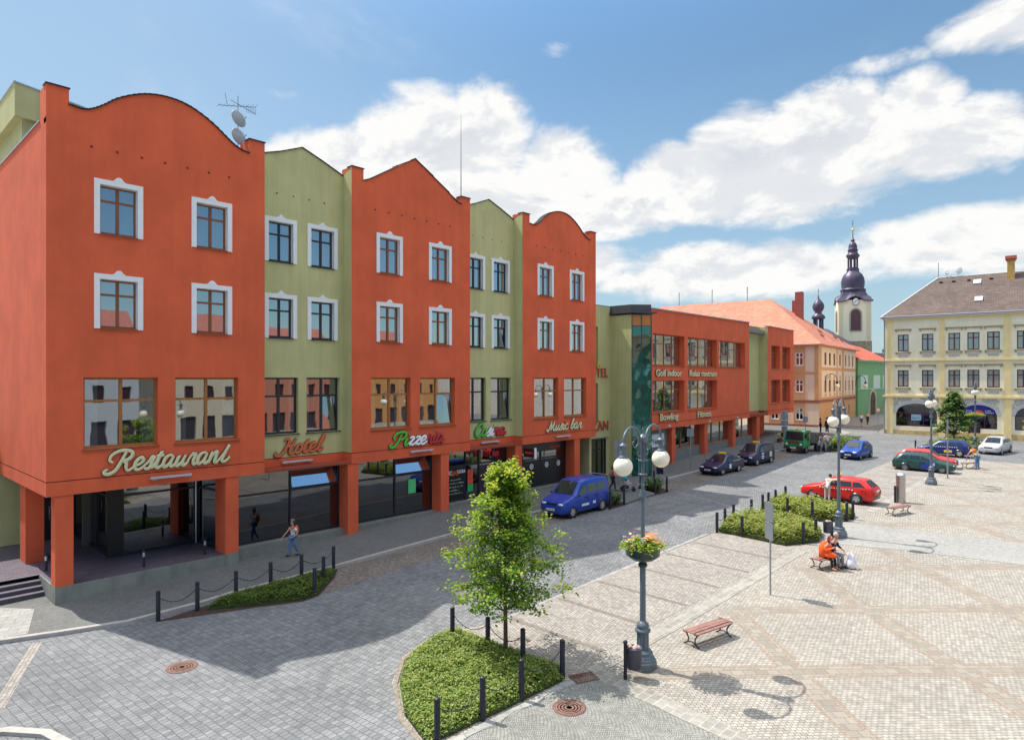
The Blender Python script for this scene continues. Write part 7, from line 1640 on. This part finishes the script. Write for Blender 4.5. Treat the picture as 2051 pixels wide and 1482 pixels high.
def person(label, x, y, z, yaw, h, top, legs, shoe, hair, pose='stand', sleeve=.5, skirt=None, hairlong=False, arms=None, lean=0., shorts=False, coat=0., extra=None, group=None, legpose=None, gender=1.):
    """local frame: faces -Y, feet on z = 0 (seated: hips at .45 / k)"""
    e = empty('person', (x, y, z), yaw, label, 'person', group); k = h / 1.75
    V = lambda *a: Vector(a)
    if pose == 'sit':
        hip = V(0, 0, .50); ch = V(0, -.08 - lean, .98); nk = V(0, -.12 - lean * 1.3, 1.15); hd = V(0, -.15 - lean * 1.5, 1.29)
        L = [[V(s * .10, 0, .50), V(s * .13, -.42, .50), V(s * .13, -.46, .10), V(s * .13, -.60, .04)] for s in (-1, 1)]
    else:
        hz = .93; hip = V(0, 0, hz); ch = V(0, -lean * .55, hz + .42 * math.cos(lean * .7)); nk = V(0, -lean * .85, hz + .53 * math.cos(lean)); hd = V(0, -lean * 1.02 - .02, hz + .665 * math.cos(lean * 1.1))
        if pose == 'walk': L = [[V(-.09, 0, hz), V(-.10, -.13, .50), V(-.10, -.16, .09), V(-.10, -.30, .04)], [V(.09, 0, hz), V(.10, .02, .50), V(.10, .26, .13), V(.10, .16, .04)]]
        else: L = [[V(s * .09, 0, hz), V(s * .11, -.01, .50), V(s * .12, .02, .09), V(s * .13, -.12, .04)] for s in (-1, 1)]
    if legpose: L = legpose(L)
    sh = [ch + V(s * .18, 0, .04) for s in (-1, 1)]
    A = arms or [[V(s * .26, .02, ch.z - .25), V(s * .25, -.07, ch.z - .50), V(s * .25, -.09, ch.z - .58)] for s in (-1, 1)]
    A = [[Vector(p) for p in a] for a in A]
    # body: pelvis root, spine, head, arms with hands and fingers, legs
    N = [(hip * k, (.135 * k, .10 * k)), ((hip.lerp(ch, .5)) * k, (.12 * k, .09 * k)), (ch * k, (.15 * k, .10 * k)), (nk * k, .052 * k), ((nk.lerp(hd, .45)) * k, .05 * k), (hd * k, .088 * k), ((hd + V(0, -.005, .10)) * k, .07 * k)]
    E = [(0, 1), (1, 2), (2, 3), (3, 4), (4, 5), (5, 6)]
    for i in (0, 1):
        a = len(N); el, wr_, hn = A[i]
        N += [(sh[i] * k, .055 * k), (el * k, .042 * k), (wr_ * k, .028 * k), (hn * k, (.034 * k, .018 * k))]; E += [(2, a), (a, a + 1), (a + 1, a + 2), (a + 2, a + 3)]
        d = (hn - wr_).normalized(); sd_ = d.cross(V(0, 0, 1)); sd_ = (sd_ if sd_.length > .1 else d.cross(V(1, 0, 0))).normalized()
        for f in range(4):
            b = len(N); o = sd_ * (-.026 + f * .0175); ln = (.062, .075, .078, .066)[f]; N += [((hn + d * .04 + o) * k, .0095 * k), ((hn + d * (.04 + ln * .6) + o - V(0, 0, .006)) * k, .0085 * k), ((hn + d * (.04 + ln) + o - V(0, 0, .02)) * k, .007 * k)]; E += [(a + 3, b), (b, b + 1), (b + 1, b + 2)]
        b = len(N); N += [((wr_.lerp(hn, .55) + sd_ * .035) * k, .011 * k), ((hn + sd_ * .055 + d * .03) * k, .0085 * k)]; E += [(a + 3, b), (b, b + 1)]
    for i in (0, 1):
        a = len(N); N += [(L[i][0] * k, .085 * k), (L[i][1] * k, .056 * k), (L[i][2] * k, .038 * k), (L[i][3] * k, (.04 * k, .03 * k))]; E += [(0, a), (a, a + 1), (a + 1, a + 2), (a + 2, a + 3)]
    def face(b):
        c = hd * k; b.sphere((c.x, c.y - .012 * k, c.z + .035 * k), (.084 * k, .098 * k, .12 * k), 14, 0, 10); b.sphere((c.x, c.y - .105 * k, c.z + .015 * k), (.014 * k, .02 * k, .022 * k), 6, 0, 5)
        for s in (-1, 1): b.sphere((c.x + s * .078 * k, c.y, c.z + .03 * k), (.012 * k, .022 * k, .03 * k), 6, 0, 5)
    body = skinmesh(N, E, 'body', SKIN, e, 1, face)
    c = hd * k; q = MB()
    for s in (-1, 1): q.sphere((c.x + s * .03 * k, c.y - .098 * k, c.z + .05 * k), .009 * k, 6, 0, 4)
    q.build('eye', BLK, e); q = MB(); q.sphere((c.x, c.y - .102 * k, c.z - .025 * k), (.024 * k, .006 * k, .006 * k), 8, 0, 4); q.build('mouth', mat('lips', (.40, .12, .10), .6), e)
    q = MB(); q.sphere((c.x, c.y + .018 * k, c.z + .06 * k), (.098 * k, .104 * k, .112 * k), 14, 0, 8)
    if hairlong: q.sphere((c.x, c.y + .06 * k, c.z - .05 * k), (.095 * k, .075 * k, .14 * k), 12, 0, 8)
    q.build('hair', hair, e)
    # clothes follow the same skeleton
    cw = 1.3 if coat else 1.
    up = [(hip * k, (.155 * k * cw, .118 * k * cw)), (hip.lerp(ch, .5) * k, (.14 * k * gender * cw, .108 * k * cw)), (ch * k, (.168 * k * cw, .118 * k * cw)), (ch.lerp(nk, .62) * k, .07 * k)]; ee = [(0, 1), (1, 2), (2, 3)]
    for i in (0, 1):
        a = len(up); el, wr_, hn = A[i]; up += [(sh[i] * k, .070 * k * cw)]; ee += [(2, a)]
        if sleeve <= .5: up += [(sh[i].lerp(el, max(.3, sleeve * 1.6)) * k, .060 * k)]; ee += [(a, a + 1)]
        else: up += [(el * k, .056 * k), (wr_ * k, .044 * k)]; ee += [(a, a + 1), (a + 1, a + 2)]
    if coat:
        a = len(up); up += [(L[0][0].lerp(L[0][1], coat) * k, (.12 * k, .12 * k)), (L[1][0].lerp(L[1][1], coat) * k, (.12 * k, .12 * k))]; ee += [(0, a), (0, a + 1)]
    skinmesh(up, ee, 'coat' if coat else 'shirt', top, e)
    if skirt:
        b = MB(); b.lathe([(.14 * k, .98 * k), (.17 * k, .88 * k), (.25 * k, .50 * k), (.24 * k, .49 * k), (.1 * k, .6 * k)], 0, 0, 16); b.build('skirt', skirt, e)
    else:
        lo = [(hip * k, (.152 * k, .116 * k))]; le = []
        for i in (0, 1):
            a = len(lo); lo += [(L[i][0] * k, .100 * k), (L[i][1] * k, .074 * k)]; le += [(0, a), (a, a + 1)]
            if not shorts: lo += [(L[i][2] * k, .056 * k)]; le += [(a + 1, a + 2)]
        skinmesh(lo, le, 'shorts' if shorts else 'trousers', legs, e)
    for i in (0, 1):
        q = MB(); m_ = (L[i][2] + L[i][3]) / 2; q.sphere((m_.x * k, (m_.y - .01) * k, max(.045, L[i][3].z) * k), (.052 * k, .15 * k, .052 * k), 12, 0, 6); q.build('shoe', shoe, e)
    if extra: extra(e, k, A, ch, hip)
    return e
mC = lambda n, c, r=.85: mat('cloth_' + n, c, r, var=.12, vscale=9)
JEAN = mC('jeans', (.10, .19, .38)); DKN = mC('navy', (.015, .018, .05)); WHC = mC('white', (.75, .75, .75)); BLKC = mC('black', (.012, .012, .016)); HB = mat('hair_brown', (.05, .022, .012), .7); HG = mat('hair_grey', (.45, .40, .34), .7); HR = mat('hair_red', (.22, .02, .012), .6); SHO = mat('shoe_dark', (.03, .03, .04), .6)
V = lambda *a: Vector(a)
def backpack(e, k, A, ch, hip):
    q = MB(); q.sphere((.0, .20 * k, (ch.z - .12) * k), (.15 * k, .10 * k, .26 * k), 12, 0, 8); q.build('backpack', mC('orange', (.62, .16, .05)), e)
    q = MB()
    for s in (-1, 1): q.tube([(s * .12 * k, .10 * k, (ch.z + .12) * k), (s * .13 * k, -.13 * k, (ch.z + .08) * k), (s * .14 * k, -.13 * k, (ch.z - .12) * k)], .018 * k, 6)
    q.build('strap', mC('orange', (.62, .16, .05)), e)
    q = MB(); q.lathe([(.10 * k, 0), (.105 * k, .05 * k), (.06 * k, .10 * k), (.005, .11 * k)], 0, 0, 12); q.v = [(a, b - .02, c + (ch.z + .38) * k) for a, b, c in q.v]; q.build('cap', mC('grey_cap', (.22, .15, .14)), e)
person('boy in white top and jeans with an orange backpack walking past the shop windows', 15.12, 27.96, gs(15.1, 28) + .05, R(-80), 1.60, WHC, JEAN, SHO, HB, 'walk', .3, extra=backpack, arms=[[V(-.28, -.16, 1.15), V(-.33, -.36, .95), V(-.34, -.42, .90)], [V(.26, .06, 1.10), V(.22, -.14, 1.00), V(.20, -.22, .98)]])
def stroller(x, y, yaw):
    e = empty('stroller', (x, y, gs(x, y)), yaw, 'teal and pale pushchair with child pushed along the pavement', 'pushchair'); k = 1.05
    for i, (px_, py_) in enumerate(((-.26, -.42), (.26, -.42), (-.26, .30), (.26, .30))):
        M = Matrix.Translation(Vector((px_ * k, py_ * k, .13 * k))) @ Matrix.Rotation(R(90), 4, 'Y'); q = MB(M); q.lathe([(.10, -.02), (.13, -.02), (.13, .02), (.10, .02)], 0, 0, 18); w_ = q.build('wheel', TYRE, e); q = MB(M); q.lathe([(.095, -.012), (.095, .012), (.005, .014)], 0, 0, 12); q.build('rim', RIM, w_)
    q = MB()
    for s in (-.26, .26): q.tube([(s, -.42, .14), (s, .15, .62), (s, .52, 1.0)], .014, 6); q.tube([(s, .30, .14), (s, -.15, .60), (s, -.25, .66)], .014, 6)
    q.tube([(-.26, .52, 1.0), (.26, .52, 1.0)], .016, 6); q.build('frame', mat('stroller_grey', (.45, .43, .45), .4, metal=.4), e)
    q = MB(); q.extr([(-.2, -.32, .48), (-.2, .14, .45), (-.2, .26, .85), (-.2, .20, .88), (-.2, .06, .52), (-.2, -.30, .54)], (.4, 0, 0)); q.build('seat', mC('pink', (.55, .33, .33)), e)
    q = MB(); q.sphere((0, .16, .84), (.24, .26, .20), 14, 0, 8); q.build('hood', mC('teal', (.03, .22, .30)), e); q = MB(); q.box(-.2, -.1, .2, .2, .28, .36); q.build('basket', BLKC, e)
    q = MB(); q.sphere((0, -.02, .66), (.10, .12, .15), 10, 0, 7); q.build('blanket', mC('pale_blanket', (.62, .58, .66)), e)
# the pushchair points the way the woman walks (local -Y)
person('woman in a red top pushing the pushchair, half hidden by the lamp globe', 37.4, 25.7, gs(37.4, 25.7), R(38), 1.72, mC('redtop', (.65, .06, .07)), DKN, SHO, HB, 'walk', .3, hairlong=True, arms=[[V(-.24, -.14, 1.10), V(-.22, -.38, 1.04), V(-.21, -.45, 1.03)], [V(.24, -.14, 1.10), V(.22, -.38, 1.04), V(.21, -.45, 1.03)]], gender=.9)
stroller(38.05, 25.0, R(38))
person('man in white shirt and pale trousers leaning on the red estate taxi', 44.25, 14.05, g(44.3, 14) + .01, R(80), 1.80, WHC, mC('stone', (.45, .42, .40)), SHO, HB, 'stand', .3, lean=.35, arms=[[V(-.26, -.34, 1.18), V(-.14, -.52, 1.22), V(-.10, -.58, 1.24)], [V(.26, -.34, 1.18), V(.14, -.52, 1.22), V(.10, -.58, 1.24)]])
DRS = mC('dress', (.55, .56, .62))
def bike(x, y, yaw, label):
    e = empty('bicycle', (x, y, g(x, y) + .01), yaw, label, 'bicycle', 'bicycles held by the couple'); fr = mat('bike_dark', (.05, .05, .06), .4, metal=.4)
    for wy in (-.52, .52):
        M = Matrix.Translation(Vector((0, wy, .34))) @ Matrix.Rotation(R(90), 4, 'Y'); q = MB(M); q.lathe([(.31, -.018), (.34, -.018), (.34, .018), (.31, .018)], 0, 0, 28); w_ = q.build('wheel', TYRE, e); q = MB(M)
        for k in range(8): a = k * math.pi / 4; q.tube([(0, 0, 0), (math.cos(a) * .31, math.sin(a) * .31, 0)], .004, 3)
        q.build('spoke', RIM, w_)
    q = MB(); bb, hd_, st_ = (0, .08, .30), (0, -.36, .82), (0, .24, .82)
    for a, b in ((bb, hd_), (bb, st_), (hd_, st_), ((0, .52, .34), bb), ((0, .52, .34), st_), ((0, -.52, .34), (0, -.34, .92))): q.tube([a, b], .016, 6)
    q.build('frame', fr, e); MB().sphere((0, .26, .90), (.07, .13, .035), 10, 0, 5).build('saddle', BLK, e); MB().tube([(-.26, -.22, 1.0), (-.2, -.34, .97), (.2, -.34, .97), (.26, -.22, 1.0)], .014, 6).build('handlebar', fr, e)
bike(69.3, 22.55, R(75), 'bicycle held by the woman in the pale dress behind the truck'); bike(70.15, 21.75, R(78), 'bicycle held by the man in the pale shirt behind the truck')
person('woman in a pale patterned dress standing with a bicycle behind the truck', 69.7, 22.95, g(69.7, 23), R(120), 1.85, DRS, DRS, SHO, HB, 'stand', .3, skirt=DRS, hairlong=True, gender=.9)
person('man in a pale shirt and grey trousers seen from behind, holding a bicycle', 69.4, 22.05, g(69.5, 22), R(140), 2.0, mC('pale', (.70, .66, .64)), mC('grey', (.22, .22, .24)), SHO, mat('bald_skin', (.50, .26, .18), .5), 'stand', .3, arms=[[V(-.30, -.12, 1.12), V(-.24, -.30, 1.0), V(-.22, -.36, .98)], [V(.30, -.12, 1.12), V(.24, -.30, 1.0), V(.22, -.36, .98)]])
person('long-haired person in dark plum clothes by the orange house wall', 86.6, 28.3, gs(86.6, 28.3), R(30), 1.9, mC('plum', (.06, .015, .03)), BLKC, SHO, HB, 'stand', .9, hairlong=True)
person('person in a navy jacket with white bag by the orange house', 85.9, 27.3, gs(85.9, 27.3), R(150), 2.1, DKN, DKN, SHO, HB, 'stand', .9, extra=lambda e, k, A, ch, hip: MB().sphere((-.12, -.16, 1.3), (.09, .05, .16), 8, 0, 6).build('bag', WHC, e))
person('person in white top and blue shorts walking down the alley', 101.9, 27.8, g(101.9, 27.8), R(-50), 1.95, WHC, mC('blueshorts', (.04, .11, .26)), SHO, HB, 'walk', .3, shorts=True)
person('person in a yellowish top walking behind the round sign in the alley', 106.1, 28.1, g(106, 28), R(-50), 1.95, mC('olive', (.50, .45, .30)), BLKC, SHO, HB, 'walk', .3)
# seated couple
bz = g(30.1, 9.55) + .01
person('woman in a bright orange coat sitting on the bench, leaning to her companion', 29.85, 9.62, bz, R(-12), 1.70, mC('orange_coat', (.90, .11, .015)), BLKC, mat('shoe_tan', (.35, .17, .10), .6), HR, 'sit', .95, hairlong=True, coat=.85, lean=.10, extra=lambda e, k, A, ch, hip: [MB().sphere((0, -.04, .74), (.29, .23, .40), 18, 0, 12).build('coat_body', mC('orange_coat', (.90, .11, .015)), e), MB().sphere((0, -.26, .58), (.24, .30, .13), 16, 0, 8).build('coat_lap', mC('orange_coat', (.90, .11, .015)), e)], arms=[[V(-.27, -.20, .82), V(-.14, -.42, .92), V(-.08, -.46, .96)], [V(.27, -.20, .82), V(.16, -.42, .92), V(.10, -.46, .96)]])
def cane(e, k, A, ch, hip):
    q = MB(); q.tube([(.18, -.42, .72), (.30, -1.05, .02)], .018, 6); q.tube([(.18, -.42, .72), (.15, -.36, .76), (.12, -.40, .72)], .018, 6); q.build('walking_stick', mat('cane_pale', (.70, .66, .52), .5), e)
person('man in dark jacket sitting beside the woman in orange, holding a pale stick', 30.42, 9.50, bz, R(-18), 1.78, mC('darkjacket', (.03, .025, .05)), mC('greytrousers', (.25, .25, .30)), SHO, HG, 'sit', .9, extra=cane, lean=.06, arms=[[V(-.27, -.12, .80), V(-.16, -.36, .74), V(-.10, -.42, .73)], [V(.27, -.14, .80), V(.20, -.36, .76), V(.17, -.42, .74)]])
b = MB(); b.lathe([(.02, .62), (.07, .60), (.13, .48), (.21, .22), (.23, .06), (.18, .0), (.05, .0)], 0, 0, 14); b.tube([(-.05, 0, .60), (-.02, 0, .74), (.05, 0, .60)], .012, 5)
tag(b.build('shopping_bag', mC('bag_white', (.74, .72, .84)), None, (30.55, 8.72, bz)), 'large white and lilac carrier bag standing at the seated man\'s knees', 'bag')
person('person in a yellow top and orange vest bending over the far bench', 66.85, 9.35, g(66.9, 9.3), R(150), 2.0, mC('yellow', (.75, .62, .08)), JEAN, SHO, HB, 'stand', .3, lean=.55, extra=lambda e, k, A, ch, hip: MB().sphere((0, .06 - .3, (ch.z - .02) * k), (.19, .15, .22), 12, 0, 8).build('vest', mC('orange', (.62, .16, .05)), e), arms=[[V(-.24, -.55, 1.0), V(-.20, -.66, .78), V(-.19, -.68, .72)], [V(.24, -.55, 1.0), V(.20, -.66, .78), V(.19, -.68, .72)]])
